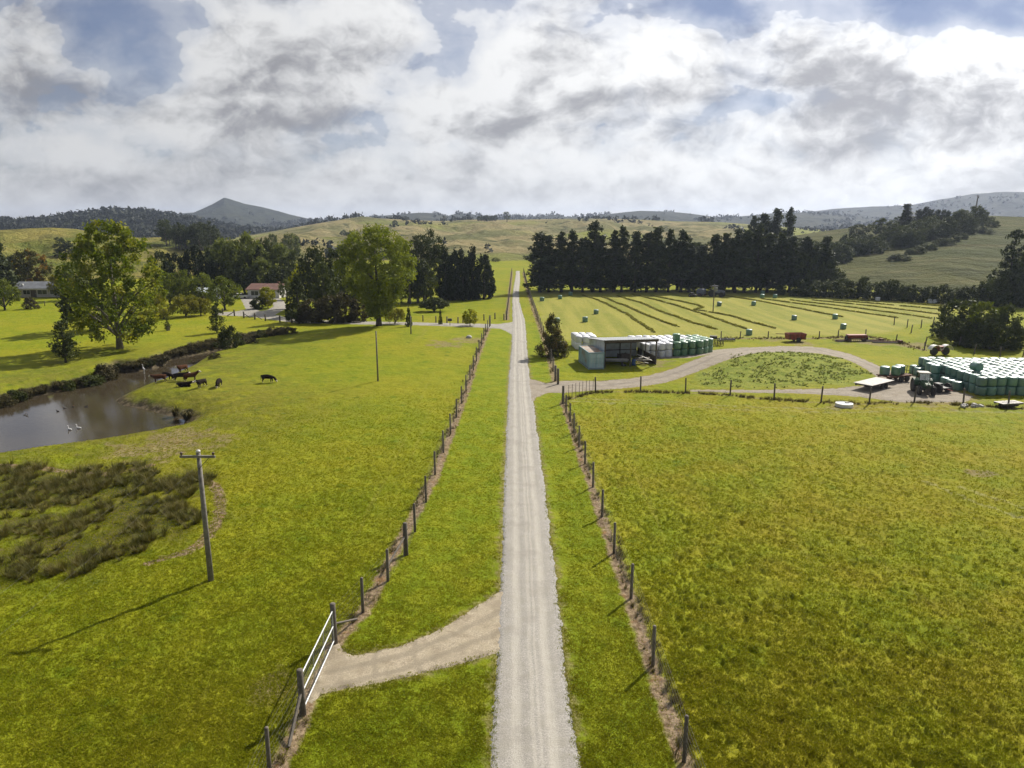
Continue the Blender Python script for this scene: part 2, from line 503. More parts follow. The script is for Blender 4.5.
def make_ground():
    th = np.radians(np.concatenate([np.linspace(-180, -60, 15)[:-1], np.linspace(-60, -40, 41)[:-1], np.linspace(-40, 40, 881), np.linspace(40, 60, 41)[1:], np.linspace(60, 180, 15)[1:-1]]))
    rs = [0.5, 4, 9, 14, 18]
    r = 21.0
    while r < 140: rs.append(r); r *= 1.0046
    while r < 600: rs.append(r); r *= 1.0062
    while r < 5200: rs.append(r); r *= 1.013
    rs = np.array(rs)
    nr, na = len(rs), len(th)
    rr, tt = np.meshgrid(rs, th, indexing='ij')
    x, y = (rr * np.sin(tt)).ravel(), (rr * np.cos(tt)).ravel(); rr = rr.ravel()
    z, kind, rsd = terrain(x, y, True)
    rm = road_mask(x, y, rr)
    near = rr < 420

    def region(poly, w):
        o = np.zeros(x.shape); xs, ys = x[near], y[near]
        o[near] = sst(w, -w, poly_sd(xs, ys, poly) + (fbm(xs / 2, ys / 2, 3, 21) - .5) * w * 2.4); return o

    def along(line, w, jag=.5):
        o = np.zeros(x.shape); m = rr < 330
        xs, ys = x[m], y[m]
        o[m] = sst(w, w * .35, line_d(xs, ys, line) + (fbm(xs / .5, ys / .5, 3, 31) - .5) * w * jag * 2); return o

    wet = sst(40, 0, rsd)
    keep = sst(0.0, 1.2, rm)
    z = z + detail(x, y, rr) * keep * sst(0, 2.5, rsd) - .07 * sst(.02, -.12, rm)
    hay = region(HAYFIELD, 1.5)
    z = z - 0  # the mown field keeps the same level
    reed = region(REED, 3.0)
    weed = region(WEED, 1.6)
    dirt = np.maximum(along(LFENCE, .62, .45), along(RFENCE, .55, .45))
    for t in TFENCE, LFARFENCE: dirt = np.maximum(dirt, along(t, .8) * .9)
    dirt = np.maximum(dirt, along(CFENCE, .5) * .55)
    dirt = np.maximum(dirt, along(HAY_S, 1.1) * .75)
    for p in COWPATH: dirt = np.maximum(dirt, along(p, .55, .5) * 1.2)
    for (bx, by), rad in BARE:
        d = np.hypot(x - bx, (y - by)) / rad + (fbm(x / 1.2, y / 1.2, 3, 44) - .5) * 1.5
        dirt = np.maximum(dirt, sst(1.0, .35, d) * .62)
    dirt = np.maximum(dirt, sst(.55, .0, rm + (fbm(x / .3, y / .3, 3, 47) - .5) * .7) * sst(200, 100, rr) * .55)
    mud = sst(1.9, .2, rsd + (fbm(x / 1.1, y / 1.1, 3, 51) - .5) * 1.8)
    # mown verges on both sides of the road
    lx = np.interp(y, [p[1] for p in LFENCE[::-1]], [p[0] for p in LFENCE[::-1]])
    rx = np.interp(y, [p[1] for p in RFENCE[::-1]] + [150, 400], [p[0] for p in RFENCE[::-1]] + [7.5, 8.0])
    verge = ((x > lx) & (x < rx) & (y > 2) & (y < 150)).astype(float)
    right = ((x > rx) & (y < 92) & (y > 0)).astype(float)
    trk = np.zeros(x.shape)
    for p in WHEELTRACKS: trk = np.maximum(trk, along(p, .3, .9))
    rough = sst(26, 3, rsd) * sst(150, 110, rr) * .55
    V = np.stack([x, y, z], 1)
    i, j = np.meshgrid(np.arange(nr - 1), np.arange(na), indexing='ij')
    j2 = (j + 1) % na
    q = np.stack([i * na + j, i * na + j2, (i + 1) * na + j2, (i + 1) * na + j], -1).reshape(-1, 4)[:, ::-1]
    tri = np.stack([np.arange(na), (np.arange(na) + 1) % na, np.full(na, len(V))], 1)
    V = np.vstack([V, [[0, 0, 0]]])
    me = np_mesh('ground', V, q, tri[:, ::-1], True)

    def put(name, a):
        at = me.attributes.new(name, 'FLOAT', 'POINT'); at.data.foreach_set('value', np.append(a, 0).astype(np.float32))
    put('dirt', dirt); put('hay', hay); put('reed', np.maximum(reed, rough)); put('mud', mud); put('verge', verge * (1 - hay)); put('right', right)
    put('weed', weed); put('trk', trk)
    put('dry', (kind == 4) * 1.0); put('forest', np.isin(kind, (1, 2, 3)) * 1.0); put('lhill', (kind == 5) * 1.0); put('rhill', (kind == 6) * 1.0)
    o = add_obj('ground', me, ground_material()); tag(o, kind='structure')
    return o


def grass_tones(nt, P):
    """pasture colour from noise at several sizes; P is the position in metres"""
    big = nt.noise(P, .045, 4, .55); mid = nt.noise(P, .33, 5, .6); fine = nt.noise(P, 2.3, 5, .65); blade = nt.noise(P, 11.0, 4, .7)
    g = nt.mix(nt.step(mid, .34, .68), (.150, .182, .008), (.205, .214, .011))
    g = nt.mix(nt.step(big, .42, .62), g, nt.mix(.5, g, (.245, .215, .015)))
    g = nt.mix(nt.math('MULTIPLY', nt.step(fine, .50, .72), .34), g, (.095, .132, .007))
    g = nt.mix(nt.math('MULTIPLY', nt.step(blade, .54, .74), .35), g, (.265, .250, .028))
    vo = nt.n('ShaderNodeTexVoronoi', None, Scale=.42, Randomness=1.0); nt.set(vo.inputs['Vector'], nt.n('ShaderNodeVectorMath', {'operation': 'ADD'}, i0=P, i1=nt.n('ShaderNodeCombineXYZ', None, X=fine, Y=mid, Z=0.0)).outputs[0])
    g = nt.mix(nt.math('MULTIPLY', nt.step(vo.outputs['Distance'], .26, .10), .55), g, (.075, .125, .006))
    st = nt.n('ShaderNodeMapping', None, Vector=P); st.inputs['Rotation'].default_value = (0, 0, R(-35)); st.inputs['Scale'].default_value = (.9, .035, 1)
    g = nt.mix(nt.math('MULTIPLY', nt.step(nt.noise(st, 1.0, 4, .6), .58, .72), .30), g, (.25, .215, .05))
    return g, big, mid, fine, blade


def ground_material():
    m, nt, out = new_mat('ground')
    P = nt.n('ShaderNodeNewGeometry').outputs['Position']
    g, big, mid, fine, blade = grass_tones(nt, P)
    A = nt.attr
    # heavier brown hue in the grazed right paddock
    rb = nt.math('MULTIPLY', A('right'), nt.step(nt.noise(P, .16, 5, .65), .40, .66))
    g = nt.mix(nt.math('MULTIPLY', rb, .55), g, (.225, .178, .016))
    # lush mown verge
    v = nt.mix(nt.step(nt.noise(P, .5, 5, .6), .38, .66), (.135, .182, .008), (.200, .216, .011))
    v = nt.mix(nt.math('MULTIPLY', nt.step(fine, .55, .75), .4), v, (.10, .15, .008))
    g = nt.mix(nt.math('MULTIPLY', A('verge'), .8), g, v)
    # mown hay field, pale, faint mowing bands
    sx = nt.n('ShaderNodeMapping', {'vector_type': 'POINT'}, Vector=P); sx.inputs['Rotation'].default_value = (0, 0, R(-28)); sx.inputs['Scale'].default_value = (.32, .02, .1)
    band = nt.noise(sx, 1.0, 3, .5)
    h = nt.mix(nt.step(band, .38, .62), (.190, .200, .034), (.262, .250, .050))
    h = nt.mix(nt.math('MULTIPLY', nt.step(mid, .45, .7), .5), h, (.28, .245, .065))
    g = nt.mix(A('hay'), g, h)
    # rough rushy ground, weeds
    rr_ = nt.mix(nt.step(nt.noise(P, .9, 6, .7), .38, .62), (.052, .060, .012), (.115, .098, .030))
    g = nt.mix(nt.math('MULTIPLY', A('reed'), nt.step(nt.noise(P, .35, 5, .65), .30, .56)), g, rr_)
    w = nt.mix(nt.step(nt.noise(P, .8, 6, .7), .40, .6), (.130, .170, .022), (.215, .232, .042))
    g = nt.mix(nt.math('MULTIPLY', A('weed'), .85), g, w)
    # hills
    hp = nt.noise(P, .012, 7, .62); hq = nt.noise(P, .05, 6, .65)
    dry = nt.mix(nt.step(hp, .40, .60), (.135, .135, .045), (.285, .235, .105))
    dry = nt.mix(nt.step(hq, .54, .66), dry, (.075, .082, .026))
    dry = nt.mix(nt.step(nt.noise(P, .004, 4, .5), .50, .62), dry, (.215, .230, .040))
    g = nt.mix(A('dry'), g, dry)
    lh = nt.mix(nt.step(hp, .42, .58), (.110, .130, .022), (.250, .215, .055))
    lh = nt.mix(nt.math('MULTIPLY', nt.step(hq, .5, .66), .5), lh, (.06, .07, .02))
    g = nt.mix(A('lhill'), g, lh)
    rh = nt.mix(nt.step(hp, .40, .60), (.058, .068, .014), (.088, .090, .022))  # right hill: grass colours darkened to stand in for a cloud shadow
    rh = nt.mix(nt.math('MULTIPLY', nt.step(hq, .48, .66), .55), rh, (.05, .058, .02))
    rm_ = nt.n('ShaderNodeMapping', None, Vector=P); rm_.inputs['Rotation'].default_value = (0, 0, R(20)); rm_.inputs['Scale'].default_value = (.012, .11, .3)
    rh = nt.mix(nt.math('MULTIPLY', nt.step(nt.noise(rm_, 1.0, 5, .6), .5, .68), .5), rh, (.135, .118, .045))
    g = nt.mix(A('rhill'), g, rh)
    fo = nt.mix(nt.step(nt.noise(P, .018, 8, .7), .40, .60), (.016, .021, .013), (.036, .042, .024))
    fo = nt.mix(nt.math('MULTIPLY', nt.step(nt.noise(P, .003, 4, .5), .56, .66), .35), fo, (.08, .08, .04))
    g = nt.mix(A('forest'), g, fo)
    # bare soil, wheel marks, mud
    soil = nt.mix(nt.step(nt.noise(P, 3.5, 6, .7), .38, .62), (.13, .088, .052), (.285, .215, .135))
    soil = nt.mix(nt.math('MULTIPLY', nt.step(nt.noise(P, 1.1, 4, .6), .55, .7), .7), soil, (.20, .105, .040))
    dm = nt.math('MULTIPLY', A('dirt'), nt.step(nt.math('ADD', nt.noise(P, 2.2, 5, .7), nt.math('MULTIPLY', A('dirt'), .45)), .50, .72))
    g = nt.mix(dm, g, soil)
    g = nt.mix(nt.math('MULTIPLY', A('trk'), .5), g, (.24, .225, .11))
    mud = nt.mix(nt.step(nt.noise(P, 1.6, 6, .7), .4, .62), (.045, .036, .020), (.150, .120, .075))
    g = nt.mix(A('mud'), g, mud)
    bs = nt.math('ADD', nt.math('MULTIPLY', fine, .7), nt.math('MULTIPLY', blade, .4))
    far = nt.math('MAXIMUM', nt.math('MAXIMUM', A('dry'), A('forest')), nt.math('MAXIMUM', A('lhill'), A('rhill')))
    b0 = nt.n('ShaderNodeBump', None, Strength=.7, Distance=.30, Height=nt.noise(P, 1.0, 4, .6))
    b1 = nt.n('ShaderNodeBump', None, Strength=.9, Distance=.09, Height=bs, Normal=b0)
    hb = nt.math('MULTIPLY', nt.noise(P, .03, 8, .68), far)
    b2 = nt.n('ShaderNodeBump', None, Strength=.8, Distance=24.0, Height=hb, Normal=b1)
    p = nt.n('ShaderNodeBsdfPrincipled', None, Base_Color=g, Roughness=.85, Normal=b2)
    p.inputs['Specular IOR Level'].default_value = .05
    nt.set(out.inputs[0], p)
    return m


# ------------------------------------------------------------------ gravel
def gravel_mat(name, tint, rut=False):
    m, nt, out = new_mat(name)
    P = nt.n('ShaderNodeNewGeometry').outputs['Position']
    n1 = nt.noise(P, 14.0, 4, .75); n2 = nt.noise(P, 1.3, 6, .65); n3 = nt.noise(P, 45.0, 2, .6)
    a = tuple(c * .62 for c in tint)
    c = nt.mix(nt.step(n1, .36, .66), a, tint)
    c = nt.mix(nt.math('MULTIPLY', nt.step(n2, .42, .66), .75), c, tuple(v * .70 for v in tint[:2]) + (tint[2] * .66,))
    c = nt.mix(nt.math('MULTIPLY', nt.step(n3, .55, .7), .35), c, tuple(min(1, v * 1.35) for v in tint))
    hgt = n1
    if not rut:
        c = nt.mix(nt.math('MULTIPLY', nt.step(nt.noise(P, .9, 6, .7), .50, .62), .55), c, (.20, .155, .10))
        c = nt.mix(nt.math('MULTIPLY', nt.step(nt.noise(P, 7.0, 4, .7), .58, .70), .5), c, (.50, .46, .38))
        c = nt.mix(nt.math('MULTIPLY', nt.step(nt.noise(P, .45, 5, .65), .46, .66), .5), c, tuple(v * .62 for v in tint))
        c = nt.mix(nt.math('MULTIPLY', nt.attr('rut'), .62), c, tuple(v * .5 for v in tint))
    if rut:
        u = nt.attr('lane')                      # 0..1 across the road
        wob = nt.math('MULTIPLY_ADD', nt.noise(P, .25, 3, .5), .10, -.05)
        uu = nt.math('ADD', u, wob)
        def lane(c0, w): return nt.step(nt.math('ABSOLUTE', nt.math('SUBTRACT', uu, c0)), w, w * .25)
        ruts = nt.math('MAXIMUM', nt.math('MAXIMUM', lane(.30, .10), lane(.73, .10)), nt.math('MULTIPLY', nt.math('MAXIMUM', lane(.50, .045), lane(.58, .03)), .8))
        mp = nt.n('ShaderNodeMapping', None); mp.inputs['Scale'].default_value = (11, .30, 1); nt.set(mp.inputs['Vector'], P)
        streak = nt.noise(mp, 1.0, 5, .65)
        c = nt.mix(nt.math('MULTIPLY', ruts, nt.math('MULTIPLY_ADD', streak, 1.1, -.1)), c, (.45, .42, .355))
        c = nt.mix(nt.math('MULTIPLY', nt.step(nt.noise(P, .38, 5, .65), .50, .66), .42), c, (.235, .215, .185))
        edge = nt.step(nt.math('ABSOLUTE', nt.math('SUBTRACT', u, .5)), .36, .47)
        c = nt.mix(nt.math('MULTIPLY', edge, .6), c, nt.mix(nt.step(n1, .4, .6), (.19, .18, .165), (.36, .345, .325)))
        c = nt.mix(nt.math('MULTIPLY', nt.step(streak, .56, .72), .45), c, (.22, .20, .165))
    b = nt.n('ShaderNodeBump', None, Strength=.7, Distance=.035, Height=nt.math('ADD', hgt, nt.math('MULTIPLY', n2, 1.2)))
    p = nt.n('ShaderNodeBsdfPrincipled', None, Base_Color=c, Roughness=.9, Normal=b)
    p.inputs['Specular IOR Level'].default_value = .2
    nt.set(out.inputs[0], p)
    return m


def make_road():
    L = np.array(ROAD_L); Rr = np.array(ROAD_R)
    mid = (L + Rr) / 2
    s = np.concatenate([[0], np.cumsum(np.linalg.norm(np.diff(mid, axis=0), axis=1))])
    ts = [0.0]
    while ts[-1] < s[-1]:
        yy = np.interp(ts[-1], s, mid[:, 1]); ts.append(ts[-1] + (2.0 if yy < 15 else .10 + max(0, yy - 25) * .004))
    ts = np.array(ts[:-1] + [s[-1]])
    lx, ly = np.interp(ts, s, L[:, 0]), np.interp(ts, s, L[:, 1]); rx, ry = np.interp(ts, s, Rr[:, 0]), np.interp(ts, s, Rr[:, 1])
    n = 25; u = np.linspace(0, 1, n)
    jl = (fbm(ly / .16, ly * 0 + 3, 4, 61) - .5) * .34 + (fbm(ly / 3.3, ly * 0 + 9, 3, 62) - .5) * .34
    jr = (fbm(ry / .16, ry * 0 + 7, 4, 63) - .5) * .34 + (fbm(ry / 3.3, ry * 0 + 1, 3, 64) - .5) * .34
    X = lx[:, None] + (rx - lx)[:, None] * u; Y = ly[:, None] + (ry - ly)[:, None] * u
    X = X + jl[:, None] * np.clip(1 - u * 5, 0, 1) + jr[:, None] * np.clip(1 - (1 - u) * 5, 0, 1)
    Zz = terrain(X, Y) + .035 + .05 * (1 - (2 * u - 1) ** 2)[None]
    rut = np.exp(-((u - .30) / .07) ** 2) + np.exp(-((u - .73) / .07) ** 2)
    Zz = Zz - .03 * rut[None] + (fbm(X / .4, Y / .9, 3, 66) - .5) * .04
    Zz[:, 0] -= .06; Zz[:, -1] -= .06
    m = len(ts)
    i, j = np.meshgrid(np.arange(m - 1), np.arange(n - 1), indexing='ij')
    q = np.stack([i * n + j, i * n + j + 1, (i + 1) * n + j + 1, (i + 1) * n + j], -1).reshape(-1, 4)
    me = np_mesh('gravel_road', np.stack([X, Y, Zz], -1).reshape(-1, 3), q, None, True)
    at = me.attributes.new('lane', 'FLOAT', 'POINT'); at.data.foreach_set('value', np.tile(u, m).astype(np.float32))
    return tag(add_obj('gravel_road', me, gravel_mat('road_gravel', (.375, .35, .31), True)), kind='structure')


def patch(name, poly, cell, m, jag=.35, lift=.03, hole=None, ruts=()):
    P = np.array(poly); x0, y0 = P.min(0) - 1; x1, y1 = P.max(0) + 1
    xs, ys = np.arange(x0, x1, cell), np.arange(y0, y1, cell)
    X, Y = np.meshgrid(xs, ys, indexing='ij')
    w = (fbm(X / .6, Y / .6, 3, 71) - .5) * jag * 2.2
    sd = poly_sd(X, Y, poly) + w
    if hole is not None: sd = np.maximum(sd, -poly_sd(X, Y, hole))
    Zz = terrain(X, Y) + lift + (fbm(X / .7, Y / .7, 2, 72) - .5) * .03 - .07 * sst(-.25, 0, sd)
    ins = sd < 0
    c = ins[:-1, :-1] | ins[1:, :-1] | ins[1:, 1:] | ins[:-1, 1:]
    ny = len(ys)
    i, j = np.nonzero(c)
    q = np.stack([i * ny + j, (i + 1) * ny + j, (i + 1) * ny + j + 1, i * ny + j + 1], 1)
    u, inv = np.unique(q.ravel(), return_inverse=True)
    V = np.stack([X, Y, Zz], -1).reshape(-1, 3)[u]
    me = np_mesh(name, V, inv.reshape(-1, 4), None, True)
    rt = np.zeros(len(V))
    for ln, w in ruts: rt = np.maximum(rt, sst(w, w * .3, line_d(V[:, 0], V[:, 1], ln) + (fbm(V[:, 0] / .4, V[:, 1] / .4, 3, 74) - .5) * w * 1.1))
    me.attributes.new('rut', 'FLOAT', 'POINT').data.foreach_set('value', rt.astype(np.float32))
    return tag(add_obj(name, me, m), kind='structure')


def make_water():
    m, nt, out = new_mat('river_water')
    P = nt.n('ShaderNodeNewGeometry').outputs['Position']
    mp = nt.n('ShaderNodeMapping', None, Vector=P); mp.inputs['Scale'].default_value = (1.0, .55, 1)
    b = nt.n('ShaderNodeBump', None, Strength=.28, Distance=.03, Height=nt.math('ADD', nt.noise(mp, 3.2, 4, .6), nt.math('MULTIPLY', nt.noise(mp, .5, 3, .5), 1.2)))
    c = nt.mix(nt.step(nt.noise(P, .15, 4, .6), .4, .65), (.046, .036, .022), (.062, .049, .030))
    p = nt.n('ShaderNodeBsdfPrincipled', None, Base_Color=c, Roughness=.08, Normal=b, IOR=1.5)
    p.inputs['Specular IOR Level'].default_value = .9
    nt.set(out.inputs[0], p)
    P2 = np.array(RIVER); x0, y0 = P2.min(0) - 8; x1, y1 = P2.max(0) + 4
    xs, ys = np.arange(x0, x1, 1.5), np.arange(y0, y1, 1.5)
    X, Y = np.meshgrid(xs, ys, indexing='ij')
    c_ = (poly_sd(X, Y, RIVER) < 5); ny = len(ys)
    i, j = np.nonzero(c_[:-1, :-1])
    q = np.stack([i * ny + j, (i + 1) * ny + j, (i + 1) * ny + j + 1, i * ny + j + 1], 1)
    u, inv = np.unique(q.ravel(), return_inverse=True)
    V = np.stack([X, Y, np.full(X.shape, WATER_Z)], -1).reshape(-1, 3)[u]
    return tag(add_obj('river', np_mesh('river', V, inv.reshape(-1, 4)), m), kind='structure')


# ================================================================== sky, sun, air, camera
SUN_AZ, SUN_EL = R(40), R(40)
SUN = Vector((math.sin(SUN_AZ) * math.cos(SUN_EL), math.cos(SUN_AZ) * math.cos(SUN_EL), math.sin(SUN_EL)))


def make_light():
    l = bpy.data.lights.new('sun', 'SUN'); l.energy = 5.0; l.angle = R(.6); l.color = (1.0, .94, .84)
    o = bpy.data.objects.new('sun', l); COL.objects.link(o)
    o.rotation_euler = SUN.to_track_quat('Z', 'Y').to_euler(); o.location = (60, 80, 120)


# cloud masses and blue gaps: (pixel x, y, half width, half height, amount)
GAPS = [(100, 20, 75, 60, -.62), (165, 62, 38, 50, -.50), (240, 152, 100, 14, .22), (30, 172, 60, 10, -.16), (20, 128, 50, 12, -.22), (400, 92, 44, 30, -.34), (380, 134, 26, 14, -.22), (800, 128, 70, 26, .30), (440, 36, 34, 36, -.32), (455, 72, 22, 22, -.25),
        (715, 4, 50, 15, -.70), (640, 10, 50, 16, -.30), (900, 6, 120, 22, -.85), (1005, 26, 50, 16, -.6), (770, 98, 36, 11, -.42), (455, 146, 22, 9, -.3), (620, 132, 34, 12, -.20), (205, 15, 16, 20, -.3), (940, 176, 60, 8, -.2), (700, 178, 70, 8, -.15),
        (310, 55, 100, 50, .42), (60, 78, 80, 42, .58), (20, 30, 40, 40, .30), (250, 112, 110, 22, .32), (180, 112, 60, 16, .3), (560, 55, 80, 60, .34), (860, 95, 150, 52, .45), (500, 195, 500, 22, .22), (505, 124, 52, 30, .40), (700, 60, 70, 40, .25), (380, 20, 60, 30, .25), (150, 185, 200, 14, .12)]
GREYS = [(318, 64, 62, 22, .80), (270, 80, 40, 14, .30), (285, 118, 56, 11, .65), (60, 92, 70, 18, .70), (20, 60, 40, 40, .35), (552, 46, 46, 22, .70), (606, 100, 62, 13, .80), (824, 78, 46, 24, .70), (884, 108, 50, 24, .65), (850, 142, 90, 15, .95), (985, 118, 56, 18, .85),
         (500, 126, 40, 9, .55), (120, 176, 180, 12, .30), (690, 152, 80, 8, .35), (742, 72, 40, 10, .4), (935, 84, 30, 10, .5), (370, 160, 60, 9, .25), (480, 66, 28, 50, -.35), (430, 170, 60, 30, -.3), (590, 160, 90, 24, -.4), (920, 58, 110, 8, -.6), (650, 55, 60, 24, -.4), (505, 104, 40, 8, -.5), (280, 98, 50, 6, -.5), (340, 22, 60, 14, -.4), (90, 66, 50, 10, -.35)]


def make_world():
    w = bpy.data.worlds.new('World'); SC.world = w; w.use_nodes = True
    t = w.node_tree; t.nodes.clear(); nt = NT(t)
    out = nt.n('ShaderNodeOutputWorld')
    D = nt.n('ShaderNodeTexCoord').outputs['Generated']
    sky = nt.n('ShaderNodeTexSky', {'sky_type': 'NISHITA', 'sun_disc': False, 'sun_elevation': SUN_EL, 'sun_rotation': SUN_AZ, 'altitude': 50, 'air_density': 1.0, 'dust_density': .15, 'ozone_density': 3.0})
    sep = nt.n('ShaderNodeSeparateXYZ', None, Vector=D)
    x, y, z = sep.outputs
    yf = nt.math('MAXIMUM', y, .12)
    u = nt.math('DIVIDE', x, yf); v = nt.math('DIVIDE', z, yf)
    front = nt.step(y, .10, .45)
    zz = nt.math('ADD', nt.math('MAXIMUM', z, 0.0), .11)
    # clouds as a layer overhead, flattened towards the horizon
    px_ = nt.math('DIVIDE', x, zz); py_ = nt.math('DIVIDE', y, zz)
    lay = nt.n('ShaderNodeCombineXYZ', None, X=nt.math('MULTIPLY', px_, .62), Y=nt.math('MULTIPLY', py_, .80), Z=2.7).outputs[0]
    az = nt.n('ShaderNodeCombineXYZ', None, X=nt.math('MULTIPLY', u, 5.4), Y=nt.math('MULTIPLY', v, 8.4), Z=4.2).outputs[0]
    azu = nt.n('ShaderNodeVectorMath', {'operation': 'ADD'}, i0=az, i1=(-.16, .42, 0)).outputs[0]
    azs = nt.n('ShaderNodeVectorMath', {'operation': 'ADD'}, i0=az, i1=(-.05, .13, 0)).outputs[0]
    az2 = nt.n('ShaderNodeVectorMath', {'operation': 'MULTIPLY'}, i0=az, i1=(2.7, 3.0, 1)).outputs[0]
    az2u = nt.n('ShaderNodeVectorMath', {'operation': 'ADD'}, i0=az2, i1=(-.12, .34, 0)).outputs[0]
    layu = nt.n('ShaderNodeVectorMath', {'operation': 'ADD'}, i0=lay, i1=(.05, -.22, 0)).outputs[0]
    wv = nt.n('ShaderNodeTexNoise', None, Scale=1.3, Detail=5.0, Roughness=.55); nt.set(wv.inputs['Vector'], az)
    warp = nt.n('ShaderNodeVectorMath', {'operation': 'SUBTRACT'}, i0=wv.outputs['Color'], i1=(.5, .5, .5)).outputs[0]
    warp = nt.n('ShaderNodeVectorMath', {'operation': 'MULTIPLY'}, i0=warp, i1=(.55, .45, 0)).outputs[0]

    def billow(a, sc):
        q = nt.n('ShaderNodeVectorMath', {'operation': 'ADD'}, i0=a, i1=warp).outputs[0]
        v = nt.n('ShaderNodeTexVoronoi', {'feature': 'F1', 'normalize': True, 'voronoi_dimensions': '2D'}, Scale=sc, Detail=3.0, Roughness=.5, Lacunarity=2.3)
        nt.set(v.inputs['Vector'], q)
        return nt.math('SUBTRACT', 1.0, v.outputs['Distance'])

    def dens(a, b):
        n = nt.math('ADD', nt.math('MULTIPLY', nt.noise(a, 1.0, 6, .5, .3), .55), nt.math('MULTIPLY', nt.noise(b, 1.0, 6, .52, .2), .12))
        n = nt.math('ADD', n, nt.math('MULTIPLY', billow(a, 1.5), .33)); return nt.math('MULTIPLY_ADD', n, 1.75, -.485)
    d0 = dens(az, lay); d1 = dens(azu, layu)
    uv = nt.n('ShaderNodeCombineXYZ', None, X=u, Y=v, Z=0.0).outputs[0]
    wn = nt.n('ShaderNodeTexNoise', None, Scale=6.0, Detail=4.0); nt.set(wn.inputs['Vector'], uv)
    wob = nt.n('ShaderNodeVectorMath', {'operation': 'SUBTRACT'}, i0=wn.outputs['Color'], i1=(.5, .5, .5)).outputs[0]
    wob = nt.n('ShaderNodeVectorMath', {'operation': 'MULTIPLY'}, i0=wob, i1=(.10, .07, 0)).outputs[0]
    uvw = nt.n('ShaderNodeVectorMath', {'operation': 'ADD'}, i0=uv, i1=wob).outputs[0]

    def blobs(lst):
        tot = None
        for (qx, qy, hw, hh, amt) in lst:
            a, dy, dz = (float(k) for k in ray(qx, qy))
            cu, cv = a / dy, dz / dy
            sv = nt.n('ShaderNodeVectorMath', {'operation': 'SUBTRACT'}, i0=uvw, i1=(cu, cv, 0)).outputs[0]
            sv = nt.n('ShaderNodeVectorMath', {'operation': 'MULTIPLY'}, i0=sv, i1=(FPX / hw, FPX / hh, 0)).outputs[0]
            l2 = nt.n('ShaderNodeVectorMath', {'operation': 'DOT_PRODUCT'}, i0=sv, i1=sv).outputs['Value']
            e = nt.math('MULTIPLY', nt.math('POWER', 2.718, nt.math('MULTIPLY', l2, -1.0)), amt)
            tot = e if tot is None else nt.math('ADD', tot, e)
        return nt.math('MULTIPLY', tot, front)
    low = nt.step(z, .15, .015)
    cov = nt.math('ADD', d0, nt.math('MULTIPLY', blobs(GAPS), .50))
    bias = nt.math('MULTIPLY_ADD', front, .135, -.06)
    cov = nt.math('ADD', cov, nt.math('MULTIPLY_ADD', low, .10, bias))
    thick = nt.step(cov, .54, .88)
    body = nt.math('MULTIPLY', nt.step(cov, .480, .560), nt.math('MULTIPLY_ADD', nt.step(cov, .50, .74), .30, .70))
    alpha = nt.math('MAXIMUM', body, nt.math('MULTIPLY_ADD', nt.step(cov, .22, .58), .40, .08))
    alpha = nt.math('MAXIMUM', alpha, nt.math('MULTIPLY', nt.step(z, .10, .0), .80))
    thick = nt.step(cov, .54, .88)
    relief = nt.math('MULTIPLY', nt.math('SUBTRACT', d0, d1), 2.4)
    fine = nt.math('MULTIPLY', nt.math('SUBTRACT', billow(az, 4.2), billow(azs, 4.2)), 1.3)
    grey = nt.math('ADD', nt.math('MULTIPLY', blobs(GREYS), .80), nt.math('MULTIPLY', thick, .30))
    grey = nt.math('SUBTRACT', grey, nt.math('MULTIPLY', nt.math('ADD', relief, fine), nt.math('MULTIPLY_ADD', low, -.45, 1.0)))
    grey = nt.math('ADD', grey, nt.math('MULTIPLY_ADD', nt.noise(az, 1.6, 6, .5), .9, -.38))
    grey = nt.math('ADD', grey, nt.math('MULTIPLY', low, .10))
    grey = nt.step(grey, -.20, 1.28)
    cloud = nt.mix(grey, CLOUD_BRIGHT, CLOUD_GREY)
    sd = nt.n('ShaderNodeVectorMath', {'operation': 'DOT_PRODUCT'}, i0=D, i1=tuple(SUN)).outputs['Value']
    glow = nt.math('MULTIPLY_ADD', nt.math('POWER', nt.math('MAXIMUM', sd, 0.0), 3.0), .75, .62)
    cloud = nt.mix(1.0, cloud, nt.n('ShaderNodeCombineColor', None, i0=glow, i1=glow, i2=glow).outputs[0], 'MULTIPLY')
    sky = nt.mix(1.0, sky, (1.06, .93, 1.0), 'MULTIPLY')
    bsky = nt.n('ShaderNodeBackground', None, Color=sky, Strength=SKY_STRENGTH)
    bcl = nt.n('ShaderNodeBackground', None, Color=cloud, Strength=1.0)
    ms = nt.n('ShaderNodeMixShader', None, i0=nt.math('MULTIPLY', alpha, .97), i1=bsky.outputs[0], i2=bcl.outputs[0])
    nt.set(out.inputs[0], ms)
    w.cycles.sampling_method = 'MANUAL'; w.cycles.sample_map_resolution = 512


SKY_STRENGTH = .045
CLOUD_BRIGHT = (.78, .78, .775)
CLOUD_GREY = (.31, .31, .325)


def make_haze(density=.00010):
    b = MB(); b.box((0, 2050, 86), (9600, 9000, 178))
    m, nt, out = new_mat('haze_air')
    v = nt.n('ShaderNodeVolumePrincipled', None, Density=density, Anisotropy=.35); v.inputs['Color'].default_value = (.66, .77, 1.0, 1)
    nt.set(out.inputs['Volume'], v)
    o = b.build('haze', m); tag(o, kind='stuff')
    m.cycles.homogeneous_volume = True
    return o


def make_camera():
    c = bpy.data.cameras.new('camera'); c.sensor_width = 36; c.lens = FPX / 1024 * 36; c.clip_end = 12000; c.clip_start = .5
    o = bpy.data.objects.new('camera', c); COL.objects.link(o)
    o.location = (0, 0, CAM_H); o.rotation_euler = (R(90) - PITCH, 0, 0)
    SC.camera = o


